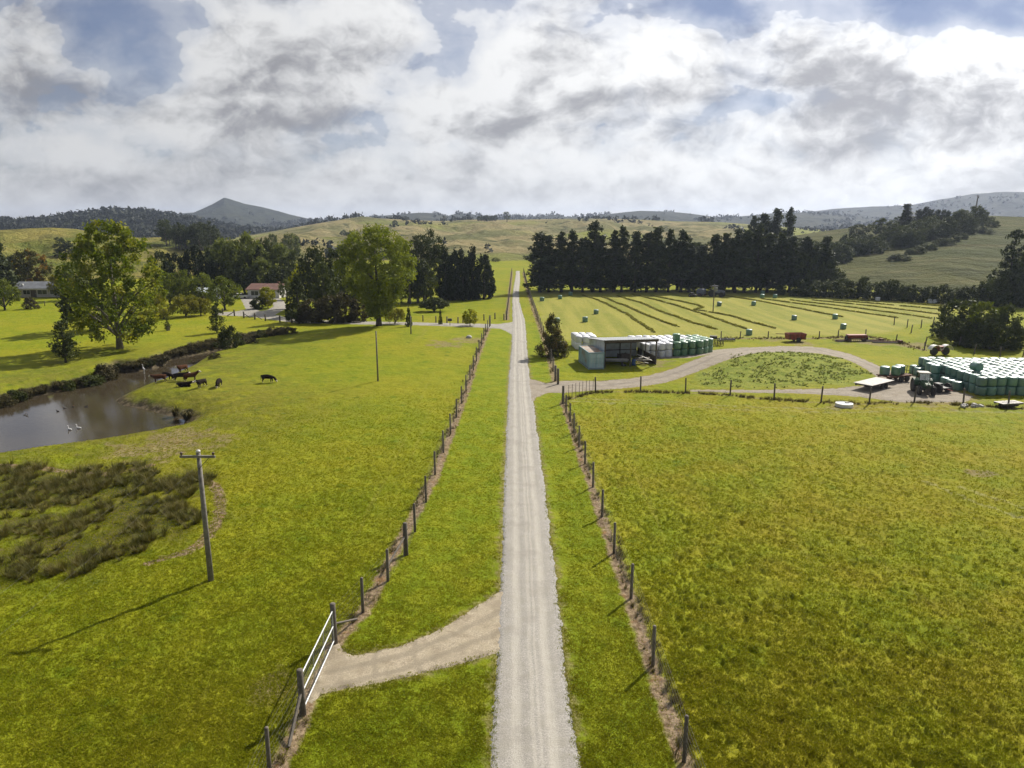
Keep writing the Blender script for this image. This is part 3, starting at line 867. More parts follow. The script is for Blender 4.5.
def settings():
    SC.render.engine = 'CYCLES'; SC.cycles.use_denoising = True
    SC.cycles.max_bounces = 6; SC.cycles.diffuse_bounces = 2; SC.cycles.glossy_bounces = 3; SC.cycles.transmission_bounces = 4; SC.cycles.volume_bounces = 0
    SC.cycles.transparent_max_bounces = 8; SC.cycles.use_adaptive_sampling = True; SC.cycles.adaptive_threshold = .02
    SC.cycles.caustics_reflective = False; SC.cycles.caustics_refractive = False
    SC.view_settings.view_transform = 'Standard'; SC.view_settings.look = 'None'; SC.view_settings.gamma = 1; SC.view_settings.use_curve_mapping = False
    SC.view_settings.exposure = EXPOSURE
    SC.render.film_transparent = False


EXPOSURE = .48
# ================================================================== plants
def cards_mesh(name, centers, radii, counts, size, rng, flat=1.0, up=0.0, tone_c=.5, droop=0.0, spread=.62, aspect=.55):
    """leaf-sized faces scattered through clumps of foliage"""
    idx = np.repeat(np.arange(len(centers)), counts)
    n = len(idx)
    d = rng.normal(size=(n, 3)); d /= np.linalg.norm(d, axis=1)[:, None]
    rad = rng.random(n) ** spread
    off = d * rad[:, None] * radii[idx][:, None]; off[:, 2] *= flat
    off[:, 2] -= droop * rad * radii[idx]
    P = centers[idx] + off
    nrm = d * .55 + rng.normal(size=(n, 3)) * .6; nrm[:, 2] += up; nrm /= np.linalg.norm(nrm, axis=1)[:, None]
    t = np.cross(nrm, rng.normal(size=(n, 3))); t /= np.linalg.norm(t, axis=1)[:, None] + 1e-9
    if droop > 0:
        t = t * .5 + np.array([0, 0, -1.0]); t -= nrm * (t * nrm).sum(1)[:, None]; t /= np.linalg.norm(t, axis=1)[:, None] + 1e-9
    b = np.cross(nrm, t)
    s = size * (.55 + .9 * rng.random(n))
    k = (rng.random(n) - .5) * .6
    V = np.stack([P + t * s[:, None], P + b * (s * aspect)[:, None] + t * (s * k)[:, None], P - t * s[:, None], P - b * (s * aspect)[:, None] - t * (s * k)[:, None]], 1).reshape(-1, 3)
    q = np.arange(n * 4).reshape(n, 4)
    me = np_mesh(name, V, q)
    ct = rng.random(len(centers))
    tone = np.clip(ct[idx] * tone_c + rng.random(n) * (1 - tone_c), 0, 1)
    me.attributes.new('tone', 'FLOAT', 'FACE').data.foreach_set('value', tone.astype(np.float32))
    c2 = rng.random(len(centers))
    me.attributes.new('tone2', 'FLOAT', 'FACE').data.foreach_set('value', np.clip(c2[idx] * .8 + rng.random(n) * .2, 0, 1).astype(np.float32))
    return me


BARK = dict()


def trunk_mesh(name, rng, h, r0, limbs, lean=.02, n=8, stems=1):
    b = MB()
    for s in range(stems):
        a0 = rng.random() * 6.28
        pts = []; rad = []
        sx = (math.cos(a0) * .05 * h if stems > 1 else 0); sy = (math.sin(a0) * .05 * h if stems > 1 else 0)
        for k in range(8):
            t = k / 7
            pts.append((sx * t * 1.6 + lean * h * t * t * math.cos(a0) + rng.normal() * .006 * h * t, sy * t * 1.6 + lean * h * t * t * math.sin(a0) + rng.normal() * .006 * h * t, h * t - .25 * (k == 0)))
            rad.append(r0 * (1.35 if k == 0 else 1) * (1 - t) ** .8 + .02)
        b.tube(pts, rad, n)
    for (x, y, z) in limbs:
        d = math.hypot(x, y); z0 = max(.12 * h, z - d * (.75 + .5 * rng.random())); z0 = min(z0, .93 * h)
        t = z0 / h; rr = max(.03, r0 * (1 - t) ** .8 * .55)
        m = (x * .45 + rng.normal() * .05 * d, y * .45 + rng.normal() * .05 * d, z0 + (z - z0) * .55)
        b.tube([(0, 0, z0), m, (x, y, z)], [rr, rr * .6, .02], 5)
    return b.mesh(name, True)


def oval_clumps(rng, n, h, cb, w, prof, jit=.28, hollow=.45):
    out = []
    ph = rng.random(4) * 6.28
    while len(out) < n:
        t = rng.random(); a = rng.random() * 6.28
        p = prof(t)
        if rng.random() > (p + .12): continue
        lob = 1 + jit * (.6 * math.sin(2 * a + ph[0] + 5 * t) + .5 * math.sin(3 * a + ph[1] - 8 * t) + .35 * math.sin(5 * a + ph[2] + 13 * t))
        rad = w * p * lob * (hollow + (1 - hollow) * rng.random() ** .45)
        out.append((rad * math.cos(a), rad * math.sin(a), cb + (h - cb) * t))
    return np.array(out)


def egg(lo, peak=.4, p=.8):
    def f(t):
        if t < peak: return lo + (1 - lo) * math.sin(t / peak * math.pi / 2)
        return max(0.0, math.cos((t - peak) / (1 - peak) * math.pi / 2)) ** p
    return f


def cone(lo=.75, p=.85):
    def f(t): return (lo + (1 - lo) * min(1, t / .15)) * max(.02, (1 - t)) ** p
    return f


def pine_parts(rng, h, w, levels, cbf, openf, tip=.3):
    """whorls of branches ending in tufts of needles"""
    cs, rs, limbs = [], [], []
    for k in range(levels):
        t = k / (levels - 1)
        z = h * (cbf + (1 - cbf) * t ** .95)
        L0 = w * (1 - t * .98) ** .52 * (.55 + .7 * rng.random()) if t > .12 else w * (.62 + .5 * rng.random())
        nb = 3 + int(rng.integers(0, 3))
        a0 = rng.random() * 6.28
        for j in range(nb):
            a = a0 + j * 6.28 / nb + rng.normal() * .3
            L = max(.4, L0 * (.55 + .65 * rng.random()))
            if rng.random() < openf: continue
            zz = z + L * (.18 + .2 * rng.random())
            limbs.append((L * math.cos(a), L * math.sin(a), zz))
            m = 2 + int(L / 1.1)
            for q in range(m):
                f = (.35 + .65 * (q + .5) / m)
                cs.append((L * f * math.cos(a) + rng.normal() * .18, L * f * math.sin(a) + rng.normal() * .18, z + (zz - z) * f + rng.normal() * .2)); rs.append(.45 + .35 * rng.random() + .22 * (1 - t))
        cs.append((0, 0, z)); rs.append(.5)
    cs.append((0, 0, h - .2)); rs.append(tip)
    return np.array(cs), np.array(rs), limbs


PROTO = {}


def leafmats():
    M = {}
    M['cottonwood'] = leaf_mat('cottonwood_leaf', (.075, .118, .009), (.185, .205, .020), (.26, .25, .03), .45)
    M['poplar'] = leaf_mat('poplar_leaf', (.110, .145, .014), (.205, .225, .028), None, .38)
    M['gum'] = leaf_mat('gum_leaf', (.036, .050, .018), (.085, .100, .034), None, .22)
    M['cypress'] = leaf_mat('cypress_leaf', (.016, .025, .010), (.042, .052, .018), None, .12)
    M['pine'] = leaf_mat('pine_needle', (.024, .037, .013), (.075, .088, .030), None, .24)
    M['broadleaf'] = leaf_mat('broadleaf_leaf', (.065, .095, .010), (.165, .185, .022), None, .36)
    M['dark'] = leaf_mat('dark_leaf', (.032, .046, .012), (.088, .102, .024), None, .22)
    M['willow'] = leaf_mat('willow_leaf', (.15, .165, .016), (.29, .26, .03), None, .40)
    M['greywillow'] = leaf_mat('greywillow_leaf', (.090, .115, .026), (.180, .200, .052), None, .36)
    M['orange'] = leaf_mat('autumn_leaf', (.045, .055, .012), (.105, .090, .018), (.26, .135, .022), .36)
    M['brown'] = leaf_mat('brown_leaf', (.040, .038, .015), (.105, .088, .036), None, .2)
    M['sedge'] = leaf_mat('sedge_blade', (.045, .044, .016), (.120, .098, .042), None, .25)
    M['oliveleaf'] = leaf_mat('olive_leaf', (.050, .058, .016), (.135, .125, .040), (.17, .12, .05), .3)
    M['yellow'] = leaf_mat('yellow_leaf', (.22, .25, .012), (.38, .36, .02), None, .42)
    return M


LM = None
BARKM = None


def protos():
    global LM, BARKM
    LM = leafmats()
    BARKM = {'grey': pbr('bark_grey', (.20, .175, .14), .9, (.09, .075, .06), 4, .7, .6), 'dark': pbr('bark_dark', (.085, .07, .055), .9, (.04, .033, .027), 4, .7, .6)}

    def reg(kind, h, w, cs, rs, counts, size, mat, limbs, r0, bark='grey', trunk_h=.85, stems=1, **kw):
        v = PROTO.setdefault(kind, [])
        rng = np.random.default_rng(len(v) * 131 + sum(map(ord, kind)))
        cr = cards_mesh(kind + '_crown', cs, rs, counts, size, rng, **kw)
        cr.materials.append(LM[mat])
        tk = None
        if r0:
            tk = trunk_mesh(kind + '_trunk', rng, h * trunk_h, r0, limbs, stems=stems); tk.materials.append(BARKM[bark])
        v.append((h, w, cr, tk))
    for k in range(2):
        g = np.random.default_rng(100 + k)
        cs = oval_clumps(g, 260, 20.0, 1.8, 7.2, egg(.72, .45, .45), .18, .30)
        reg('cottonwood', 21, 15.5, cs, .75 + .75 * g.random(len(cs)), 62, .26, 'cottonwood', [tuple(c) for c in cs[:20]], .46, 'grey', .8, stems=1)
    g = np.random.default_rng(120)
    cs = oval_clumps(g, 420, 19.3, 2.4, 7.6, egg(.16, .60, .40), .06, .42)
    reg('poplar', 20.5, 16.6, cs, .9 + .6 * g.random(len(cs)), 56, .25, 'poplar', [tuple(c) for c in cs[:12]], .5, 'dark', .75)
    for k in range(3):
        g = np.random.default_rng(130 + k)
        cs = oval_clumps(g, 60, 19, 4.5, 4.6, egg(.6, .45, .5), .45, .3)
        reg('gum', 20, 11, cs, .9 + .8 * g.random(len(cs)), 55, .33, 'gum', [tuple(c) for c in cs[:14]], .4, 'grey', .85, flat=.75)
    for k in range(3):
        g = np.random.default_rng(140 + k)
        cs = oval_clumps(g, 120, 13.8, .6, 3.8, cone(.7, .62), .16, .55)
        reg('cypress', 14.3, 8, cs, .6 + .5 * g.random(len(cs)), 34, .34, 'cypress', [], .35, 'dark', .9, flat=1.5)
    for k in range(5):
        g = np.random.default_rng(150 + k)
        cs, rs, lb = pine_parts(g, 17.6, 3.7, 15, .08 + .05 * g.random(), .12, .6)
        reg('pine', 18.3, 8, cs, rs * 1.25, 22, .36, 'pine', lb[:30], .3, 'dark', .97, up=.3)
    for k in range(2):
        g = np.random.default_rng(160 + k)
        cs, rs, lb = pine_parts(g, 16, 5.6, 10, .28, .22)
        reg('open_pine', 16.3, 11.5, cs, rs * 1.1, 26, .30, 'pine', lb, .33, 'dark', .97, up=.4, flat=.7)
    for k in range(3):
        g = np.random.default_rng(170 + k)
        cs = oval_clumps(g, 75, 8.6, 1.6, 3.9, egg(.6, .42, .55), .22, .4)
        reg('broadleaf', 9, 8.6, cs, .6 + .5 * g.random(len(cs)), 46, .24, 'broadleaf', [tuple(c) for c in cs[:12]], .26, 'dark', .75)
        reg('dark_tree', 9, 8.6, cs, .65 + .5 * g.random(len(cs)), 46, .26, 'dark', [tuple(c) for c in cs[:12]], .26, 'dark', .75)
        reg('orange', 9, 8.6, cs, .6 + .5 * g.random(len(cs)), 46, .26, 'orange', [tuple(c) for c in cs[:10]], .26, 'dark', .75)
        reg('brown_tree', 9, 8.6, cs, .65 + .5 * g.random(len(cs)), 46, .26, 'brown', [tuple(c) for c in cs[:12]], .26, 'dark', .75, flat=.75)
        reg('greywillow', 9, 8.6, cs, .7 + .5 * g.random(len(cs)), 50, .26, 'greywillow', [tuple(c) for c in cs[:10]], .26, 'dark', .75)
        ct = oval_clumps(g, 90, 8.4, .3, 4.0, egg(.92, .35, .5), .22, .35)
        reg('thicket', 9, 8.6, ct, .7 + .6 * g.random(len(ct)), 46, .27, 'dark', [], .15, 'dark', .6)
        reg('brown_thicket', 9, 8.6, ct, .7 + .5 * g.random(len(ct)), 46, .26, 'brown', [], .15, 'dark', .6, flat=.75)
        reg('yellow_shrub', 9, 8.6, cs, .65 + .5 * g.random(len(cs)), 46, .30, 'yellow', [tuple(c) for c in cs[:8]], .2, 'dark', .7)
        cs = oval_clumps(g, 60, 6.0, 2.2, 3.5, egg(.7, .45, .5), .18, .45)
        reg('willow', 7, 8, cs, .7 + .4 * g.random(len(cs)), 60, .30, 'willow', [tuple(c) for c in cs[:12]], .2, 'dark', .7, droop=1.1, aspect=.3)
        cs = oval_clumps(g, 55, 3.0, .1, 1.75, egg(.8, .35, .5), .25, .4)
        reg('bush', 3.2, 4, cs, .35 + .35 * g.random(len(cs)), 46, .15, 'dark', [], .08, 'dark', .5)
        reg('brown_bush', 3.2, 4, cs, .35 + .35 * g.random(len(cs)), 46, .15, 'brown', [], .08, 'dark', .5)
        reg('green_bush', 3.2, 4, cs, .35 + .35 * g.random(len(cs)), 46, .15, 'broadleaf', [], .08, 'dark', .5)
    for k in range(2):
        g = np.random.default_rng(180 + k)
        cs = oval_clumps(g, 110, 12.6, .8, 3.4, cone(.85, .8), .14, .55)
        reg('spruce', 13, 7.2, cs, .5 + .5 * g.random(len(cs)), 40, .27, 'dark', [], .25, 'dark', .95, droop=.4)
        cs, rs, lb = pine_parts(g, 5.2, 2.0, 8, .16, .10, .2)
        reg('young_tree', 5.4, 4.4, cs, rs * .62, 30, .13, 'broadleaf', lb, .10, 'grey', .95, up=.4)
        reg('young_dark', 5.4, 4.4, cs, rs * .62, 34, .13, 'dark', lb, .10, 'dark', .95, up=.4)
        cs = oval_clumps(g, 150, 4.4, 1.3, 3.2, egg(.92, .3, .6), .12, .25)
        reg('umbrella', 4.9, 7, cs, .45 + .3 * g.random(len(cs)), 50, .17, 'dark', [tuple(c) for c in cs[:14]], .2, 'dark', .6, flat=.7)
        cs = oval_clumps(g, 95, 13, 1.2, 7.2, egg(.7, .3, .55), .28, .4)
        reg('macrocarpa', 14, 16, cs, 1.0 + .9 * g.random(len(cs)), 60, .36, 'cypress', [tuple(c) for c in cs[:10]], .5, 'dark', .7, flat=.8)
        cs = oval_clumps(g, 120, 8.4, .4, 2.9, cone(.95, .62), .2, .35)
        reg('olive_conifer', 9, 6.4, cs, .55 + .4 * g.random(len(cs)), 48, .17, 'oliveleaf', [tuple(c) for c in cs[:10]], .16, 'dark', .9)
    for k in range(4):
        g = np.random.default_rng(190 + k)
        n = 150; a = g.random(n) * 6.28; L = .7 + .6 * g.random(n); sp = .25 + .75 * g.random(n)
        bx, by = np.cos(a) * g.random(n) * .32, np.sin(a) * g.random(n) * .32
        ux, uy = np.cos(a) * sp, np.sin(a) * sp
        wv = np.stack([-np.sin(a), np.cos(a), a * 0], 1) * (.018 + .016 * g.random(n))[:, None]
        B = np.stack([bx, by, a * 0], 1); Mi = B + np.stack([ux * L * .5, uy * L * .5, L * .72], 1); T = B + np.stack([ux * L * 1.05, uy * L * 1.05, L * (.95 - .45 * sp)], 1)
        V = np.stack([B - wv, B + wv, Mi + wv, Mi - wv, T], 1).reshape(-1, 3); i5 = np.arange(n) * 5
        me = np_mesh('sedge_crown', V, np.stack([i5, i5 + 1, i5 + 2, i5 + 3], 1), np.stack([i5 + 3, i5 + 2, i5 + 4], 1))
        tn = g.random(n); me.attributes.new('tone', 'FLOAT', 'FACE').data.foreach_set('value', np.concatenate([tn, tn]).astype(np.float32))
        me.attributes.new('tone2', 'FLOAT', 'FACE').data.foreach_set('value', np.zeros(2 * n, np.float32))
        me.materials.append(LM['sedge'])
        PROTO.setdefault('sedge', []).append((1.15, 2.2, me, None))


_pc = [0]


def plant(kind, x, y, z, h, w, name, label, cat, group=None, variant=None, rz=None):
    v = PROTO[kind]; _pc[0] += 1
    H, W, cr, tk = v[(_pc[0] if variant is None else variant) % len(v)]
    rz = (_pc[0] * 2.399) % 6.283 if rz is None else rz
    if tk is None:
        o = add_obj(name, cr, None, None, (x, y, z), rz); o.scale = (w / W, w / W, h / H)
        return tag(o, label, cat, group)
    o = empty(name, (x, y, z), rz, label, cat, group); o.scale = (w / W, w / W, h / H)
    add_obj('trunk', tk, None, o); add_obj('crown', cr, None, o)
    return o


def ptree(kind, px, pyb, pyt, wpx, name, label, cat='tree', group=None, variant=None, sink=.1, y_extra=0.0, rz=None):
    """a tree whose foot, top and width are read off the photograph, put where it stands on the terrain"""
    x, y, z = G(px, pyb)
    if y_extra:
        k = 1 + y_extra / y; x, y = x * k, y * k; z = Z(x, y)
    top = height_at(pyt, x, y); depth = y * CP + (CAM_H - z) * SP
    w = wpx / FPX * depth
    return plant(kind, x, y, z - sink, max(.6, top - z + sink), w, name, label, cat, group, variant, rz)


# ------------------------------------------------------------------ ground cover nobody could count
def pasture_color(nt, P):
    g, big, mid, fine, blade = grass_tones(nt, P)
    rb = nt.math('MULTIPLY', nt.attr('right'), nt.step(nt.noise(P, .16, 5, .65), .40, .66))
    g = nt.mix(nt.math('MULTIPLY', rb, .55), g, (.225, .178, .016))
    return g


def make_grass(N=430000):
    rng = np.random.default_rng(5)
    az = np.radians(rng.uniform(-43, 43, N))
    py = rng.uniform(.17, .92, N) ** 1.0            # tangent of the depression angle: even cover on the ground as seen from above
    r = CAM_H / np.tan(np.radians(11.0 + 33 * rng.random(N) ** .8))
    x, y = r * np.sin(az), r * np.cos(az)
    rr = np.hypot(x, y)
    rm = road_mask(x, y, rr); sd = river_sd(x, y)
    lx = np.interp(y, [p[1] for p in LFENCE[::-1]], [p[0] for p in LFENCE[::-1]]); rx = np.interp(y, [p[1] for p in RFENCE[::-1]] + [150, 400], [p[0] for p in RFENCE[::-1]] + [7.5, 8.0])
    verge = (x > lx) & (x < rx); right = (x > rx) & (y < 92)
    dl = np.minimum(line_d(x, y, LFENCE), line_d(x, y, RFENCE))
    patchy = fbm(x / .55, y / .55, 2, 81) * .7 + fbm(x / 3.5, y / 3.5, 2, 82) * .3
    pit = fbm(x / .33, y / .33, 2, 15)
    ok = ((rm > -.02) | ((rm > -.24) & (rng.random(N) < .22))) & (sd > .8) & ((dl > .40) | (rng.random(N) < .10)) & (patchy + rng.random(N) * .8 > .48) & ~(right & (pit > .60))
    ok &= ~((rm < .35) & (rng.random(N) < .35))
    x, y, rr, verge, right, patchy, rm = x[ok], y[ok], rr[ok], verge[ok], right[ok], patchy[ok], rm[ok]
    n = len(x)
    z = terrain(x, y) + detail(x, y, rr) * .9 * sst(-.05, .3, rm) - .012 + .05 * (rm < 0)
    k = 4
    L = (.035 + .060 * rng.random((n, k)) + .05 * np.clip(patchy - .5, 0, 1)[:, None]) * (1 + .004 * (rr[:, None] - 25)) * sst(105, 70, rr)[:, None]
    L = np.where(verge[:, None], L * .7, L)
    a = rng.random((n, k)) * 6.283; lean = .3 + 1.0 * rng.random((n, k))
    wd = (.013 + .010 * rng.random((n, k))) * (1 + .016 * (rr[:, None] - 22))
    bx = x[:, None] + rng.normal(size=(n, k)) * .05; by = y[:, None] + rng.normal(size=(n, k)) * .05
    B = np.stack([bx, by, np.repeat(z[:, None], k, 1)], -1)
    W = np.stack([-np.sin(a), np.cos(a), a * 0], -1) * wd[..., None]
    T = B + np.stack([np.cos(a) * L * lean, np.sin(a) * L * lean, L], -1)
    V = np.stack([B - W, B + W, T], -2).reshape(-1, 3)
    me = np_mesh('grass', V, None, np.arange(n * k * 3).reshape(-1, 3))
    me.attributes.new('right', 'FLOAT', 'FACE').data.foreach_set('value', np.repeat(right.astype(np.float32), k))
    me.attributes.new('tone', 'FLOAT', 'FACE').data.foreach_set('value', rng.random(n * k).astype(np.float32))
    m, nt, out = new_mat('grass_blades')
    P = nt.n('ShaderNodeNewGeometry').outputs['Position']
    c = pasture_color(nt, P)
    c = nt.mix(nt.math('MULTIPLY_ADD', nt.attr('tone'), .6, .15), c, nt.mix(nt.step(nt.attr('tone'), .80, .95), (.285, .300, .011), (.38, .33, .05)))
    d = nt.n('ShaderNodeBsdfDiffuse', None, Color=c); tr = nt.n('ShaderNodeBsdfTranslucent', None, Color=c)
    nt.set(out.inputs[0], nt.n('ShaderNodeMixShader', None, i0=.55, i1=d.outputs[0], i2=tr.outputs[0]))
    return tag(add_obj('grass', me, m), 'short pasture grass tufts in the near paddocks', 'grass', kind='stuff')


def blade_field(name, label, cat, x, y, z, hts, nb, spread, wid, mat, seed):
    rng = np.random.default_rng(seed); n = len(x); k = nb
    L = hts[:, None] * (.55 + .55 * rng.random((n, k))); a = rng.random((n, k)) * 6.283; lean = .12 + spread * rng.random((n, k))
    r0 = rng.random((n, k)) * .22 * hts[:, None]
    B = np.stack([x[:, None] + np.cos(a) * r0, y[:, None] + np.sin(a) * r0, np.repeat(z[:, None], k, 1)], -1)
    W = np.stack([-np.sin(a), np.cos(a), a * 0], -1) * (wid * (.6 + .8 * rng.random((n, k))))[..., None]
    T = B + np.stack([np.cos(a) * L * lean, np.sin(a) * L * lean, L], -1)
    V = np.stack([B - W, B + W, T], -2).reshape(-1, 3)
    me = np_mesh(name, V, None, np.arange(n * k * 3).reshape(-1, 3))
    ct = rng.random(n)
    me.attributes.new('tone', 'FLOAT', 'FACE').data.foreach_set('value', np.clip(np.repeat(ct, k) * .6 + rng.random(n * k) * .4, 0, 1).astype(np.float32))
    me.attributes.new('tone2', 'FLOAT', 'FACE').data.foreach_set('value', np.zeros(n * k, np.float32))
    return tag(add_obj(name, me, mat), label, cat, kind='stuff')


def in_poly(rng, poly, n, clump, thr, seed):
    P = np.array(poly); lo, hi = P.min(0), P.max(0)
    out = np.zeros((0, 2))
    while len(out) < n:
        q = rng.uniform(lo, hi, (4000, 2))
        k = poly_sd(q[:, 0], q[:, 1], poly) + (fbm(q[:, 0] / 3, q[:, 1] / 3, 3, seed + 1) - .5) * 5 < 0
        k &= fbm(q[:, 0] / clump, q[:, 1] / clump, 3, seed) > thr
        out = np.vstack([out, q[k]])
    return out[:n]


def make_groundcover():
    rng = np.random.default_rng(12)
    p = in_poly(rng, REED, 900, 2.6, .44, 91)
    p = p[p[:, 1] < 75]
    p = p[river_sd(p[:, 0], p[:, 1]) > 3]
    blade_field('rushes', 'brown green rushes growing thick in the damp hollow beside the river', 'rushes', p[:, 0], p[:, 1], terrain(p[:, 0], p[:, 1]) - .05, (.30 + .60 * rng.random(len(p)) ** 1.5), 70, 1.15, .017,
                leaf_mat('rush_blade', (.050, .060, .011), (.20, .165, .05), None, .3), 13)
    # weeds on the mound inside the loop of the track
    p = in_poly(rng, WEED, 1700, 1.2, .46, 95)
    blade_field('weeds', 'leafy weeds covering the low mound inside the track loop', 'weeds', p[:, 0], p[:, 1], terrain(p[:, 0], p[:, 1]) - .03, .06 + .20 * rng.random(len(p)) ** 3 + .03, 16, 1.6, .05,
                leaf_mat('weed_blade', (.130, .165, .028), (.300, .320, .100), None, .35), 14)
    # rank grass under fences and along old machinery
    pts = []
    for ln, w, n in ((CFENCE, .5, 900), (HAY_S, 1.3, 600), (RFENCE, .45, 500), (LFENCE, .45, 420), (TFENCE, .6, 500)):
        P = np.array(ln); s = np.concatenate([[0], np.cumsum(np.linalg.norm(np.diff(P, axis=0), axis=1))])
        t = rng.random(n) * s[-1]
        pts.append(np.stack([np.interp(t, s, P[:, 0]) + rng.normal(size=n) * w * .5 + (.25 if ln is RFENCE else -.25 if ln is LFENCE else 0), np.interp(t, s, P[:, 1]) + rng.normal(size=n) * w * .5], 1))
    p = np.vstack(pts); kk = (road_mask(p[:, 0], p[:, 1], np.hypot(p[:, 0], p[:, 1])) > .2) & (fbm(p[:, 0] / 1.5, p[:, 1] / 1.5, 2, 97) > .42); p = p[kk]
    blade_field('rank_grass', 'long dry grass left growing along the fence lines', 'grass', p[:, 0], p[:, 1], terrain(p[:, 0], p[:, 1]) - .03, .18 + .30 * rng.random(len(p)), 22, .9, .014,
                leaf_mat('rank_blade', (.070, .070, .018), (.200, .155, .062), None, .3), 15)


def far_forest():
    """woods on the distant ridges, read as one mass"""
    rng = np.random.default_rng(33)
    N = 60000
    az = np.radians(rng.uniform(-50, 50, N)); r = np.exp(rng.uniform(math.log(450), math.log(3300), N))
    x, y = r * np.sin(az), r * np.cos(az)
    z, kind, _ = terrain(x, y, True)
    d = fbm(x / 130, y / 130, 4, 101)
    ok = np.zeros(N, bool)
    ok |= (kind == 3) & (d > .30) & (rng.random(N) < .95)
    ok |= (kind == 1) & (d > .55) & (rng.random(N) < .6)
    ok |= (kind == 2) & (d > .62) & (r < 2600) & (rng.random(N) < .5)
    ok |= (kind == 4) & (d > .64) & (fbm(x / 45, y / 45, 3, 103) > .52) & (rng.random(N) < .5)
    ok |= (kind == 4) & (rng.random(N) < .002)
    x, y, z, r, kind = x[ok], y[ok], z[ok], r[ok], kind[ok]
    sz = np.where(r > 1200, 5.0 + 4 * rng.random(len(x)), 2.2 + 2.6 * rng.random(len(x)))
    cs = np.stack([x, y, z + sz * .55], 1)
    me = cards_mesh('far_woods', cs, sz * .75, 11, 1.0, rng, flat=1.0)
    v = np.empty(len(me.vertices) * 3, np.float32); me.vertices.foreach_get('co', v); v = v.reshape(-1, 4, 3)
    c = v.mean(1, keepdims=True); k = (np.repeat(sz, 11) * .42)[:, None, None]
    me.vertices.foreach_set('co', (c + (v - c) * k).astype(np.float32).ravel()); me.update()
    return tag(add_obj('far_woods', me, leaf_mat('far_leaf', (.014, .019, .010), (.032, .038, .016), None, .08)), 'dark woods and scrub covering the distant ridges', 'woods', kind='stuff')
# ================================================================== made things
MT = {}


